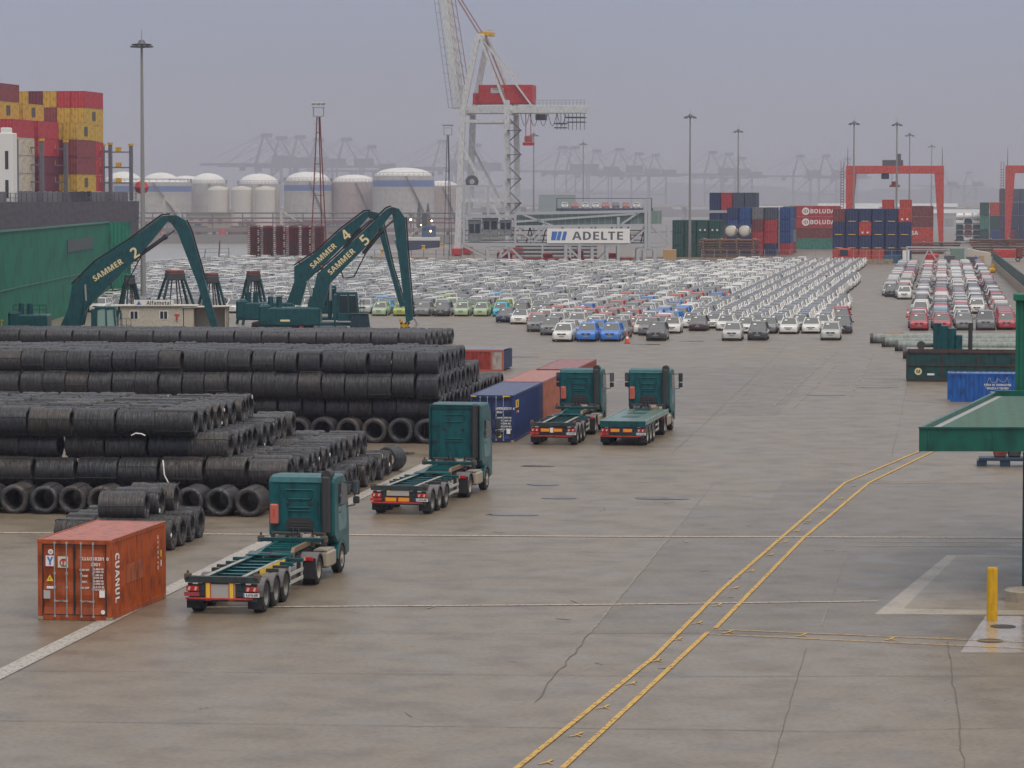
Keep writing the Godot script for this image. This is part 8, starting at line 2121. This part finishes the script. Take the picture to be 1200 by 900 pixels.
func tugboat():
	var t := thing("supply_boat", "dark blue boat with white deck and lit lamps across the basin", "boat", Vector3(-139.5, -2.4, -826.0), AIM)
	var b := MB.new(); b.loft([[Vector3(-5.6, 0.2, 2.2), Vector3(5.0, 0, 2.2), Vector3(5.0, 0, -2.2), Vector3(-5.6, 0.2, -2.2)], [Vector3(-6.6, 3.6, 2.8), Vector3(5.4, 3.4, 2.8), Vector3(5.4, 3.4, -2.8), Vector3(-6.6, 3.6, -2.8)]]); part("hull", b, mat("hull_blue", lin(0.022, 0.030, 0.075), 0.5), t)
	var d := MB.new(); d.box(Vector3(-0.5, 3.95, 0), Vector3(11.6, 0.9, 5.2), Basis(), 0.05); part("bulwark", d, mat("boat_white", lin(0.60, 0.58, 0.55), 0.5), t)
	var h := MB.new(); h.box(Vector3(2.4, 5.8, 0), Vector3(3.6, 3.2, 3.6), Basis(), 0.1); part("wheelhouse", h, mat("boat_blue", lin(0.03, 0.07, 0.17), 0.5), t)
	for k in 3:
		var wn := MB.new(); wn.box(Vector3(1.3 + k * 1.1, 6.5, 1.83), Vector3(0.8, 0.9, 0.06)); part("window", wn, M["window"], t)
	var f := MB.new(); f.box(Vector3(1.2, 9.0, 0), Vector3(1.2, 3.4, 1.2), Basis(), 0.1); part("funnel", f, M["soot"], t)
	var ms := MB.new(); ms.tube(Vector3(-1.6, 4.4, 0), Vector3(-1.6, 10.8, 0), 0.12, 0.06, 6); ms.beam(Vector3(-3.0, 8.2, 0), Vector3(4.4, 8.2, 0), 0.12); part("mast", ms, M["steel_dark"], t)
	for x in [-3.2, -0.6, 3.4]:
		var r := MB.new(); r.beam(Vector3(x - 2.2, 4.5, 1.5), Vector3(x, 6.6, 1.5), 0.16); part("derrick", r, M["cream"], t)
	var k := 0
	for q in [[-2.3, 9.0, 0.30], [0.4, 7.6, 0.20], [3.2, 8.7, 0.26], [2.9, 6.0, 0.26]]:
		var sm := MB.new(); sm.lathe(W, Vector3.UP, [Vector2(0, -q[2]), Vector2(q[2] * 0.87, -q[2] * 0.5), Vector2(q[2] * 0.87, q[2] * 0.5), Vector2(0, q[2])], 10)
		var o := part("lamp", sm, lamp_mat(), t); o.position = Vector3(q[0], q[1], 2.4)
		var l := OmniLight3D.new(); l.name = "lamp_glow"; l.light_energy = 1.2; l.light_color = Color(1.0, 0.80, 0.55); l.omni_range = 40.0; l.omni_attenuation = 2.0; l.light_size = q[2]; l.shadow_enabled = true
		t.add_child(l, true); l.position = Vector3(q[0], q[1], 2.4 + q[2] + 0.1)
		k += 1

func lamp_mat() -> StandardMaterial3D:
	var m := mat("lamp_on", Color(1, 0.85, 0.62), 0.4)
	m.emission_enabled = true; m.emission = Color(1.0, 0.82, 0.56); m.emission_energy_multiplier = 6.0
	return m

const CRANES := [[-718, -3232, 1.00], [-708, -3263, 0.97], [-687, -3256, 0.98], [-674, -3289, 0.95], [-641, -3273, 0.95], [-619, -3306, 0.85], [-549, -3336, 0.93], [-531, -3349, 0.90], [-516, -3361, 0.88], [-424, -3374, 0.85], [-413, -3385, 0.85], [-390, -3399, 0.80], [-364, -3382, 0.82], [-345, -3405, 0.76], [-328, -3417, 0.74], [-267, -3416, 0.78], [-250, -3428, 0.76], [-236, -3440, 0.70], [-177, -3509, 0.74], [-149, -3513, 0.74], [-126, -3536, 0.70], [-19, -3632, 0.50], [9, -3636, 0.50]]
func far_cranes():
	# the ship-to-shore cranes of another terminal, most of them lost in haze: one built, the rest copies
	var proto := thing("container_crane", "", "crane", Vector3(0, 0, 0), 0.0, "hazy row of container cranes on the horizon")
	var m := mat("haze_crane", lin(0.045, 0.022, 0.065), 0.6)
	for z in [0.0, -22.0]:
		for x in [0.0, 26.0]:
			var b := MB.new(); b.beam(Vector3(x, 0, z), Vector3(x, 44, z), 1.5, 1.3); part("leg", b, m, proto)
		var b2 := MB.new(); b2.beam(Vector3(0, 16, z), Vector3(26, 16, z), 1.3); b2.beam(Vector3(0, 16, z), Vector3(26, 40, z), 0.9); part("brace", b2, m, proto)
		var g := MB.new(); g.beam(Vector3(-58, 43, lerpf(z, -11, 0.5)), Vector3(48, 43, lerpf(z, -11, 0.5)), 1.4, 2.4); part("girder", g, m, proto)
		var a := MB.new(); a.beam(Vector3(0, 44, z), Vector3(8, 74, -11), 1.3); a.beam(Vector3(26, 44, z), Vector3(8, 74, -11), 0.9); part("tower", a, m, proto)
	for q in [[-52, 45], [-28, 45], [44, 45]]:
		var s := MB.new(); s.beam(Vector3(8, 74, -11), Vector3(q[0], q[1], -11), 0.6); part("stay", s, m, proto)
	var tp := MB.new(); tp.box(Vector3(11, 73, -11), Vector3(12, 4, 8)); part("head", tp, m, proto)
	var mh := MB.new(); mh.box(Vector3(30, 48, -11), Vector3(22, 8, 12)); part("machinery_house", mh, m, proto)
	var cb := MB.new(); cb.box(Vector3(-14, 39, -11), Vector3(6, 5, 5)); part("driver_cab", cb, m, proto)
	var spots := []
	for q in CRANES: spots.append([q[0], q[1], q[2]])
	for i in spots.size():
		var s = spots[i]
		var o: Node3D = proto if i == 0 else copy(proto, W)
		o.position = Vector3(s[0], 0, s[1]); o.scale = Vector3(s[2], s[2], s[2]); o.rotation.y = AIM
		o.set_meta("label", "hazy container crane on the horizon, %s from the left" % nth(i))
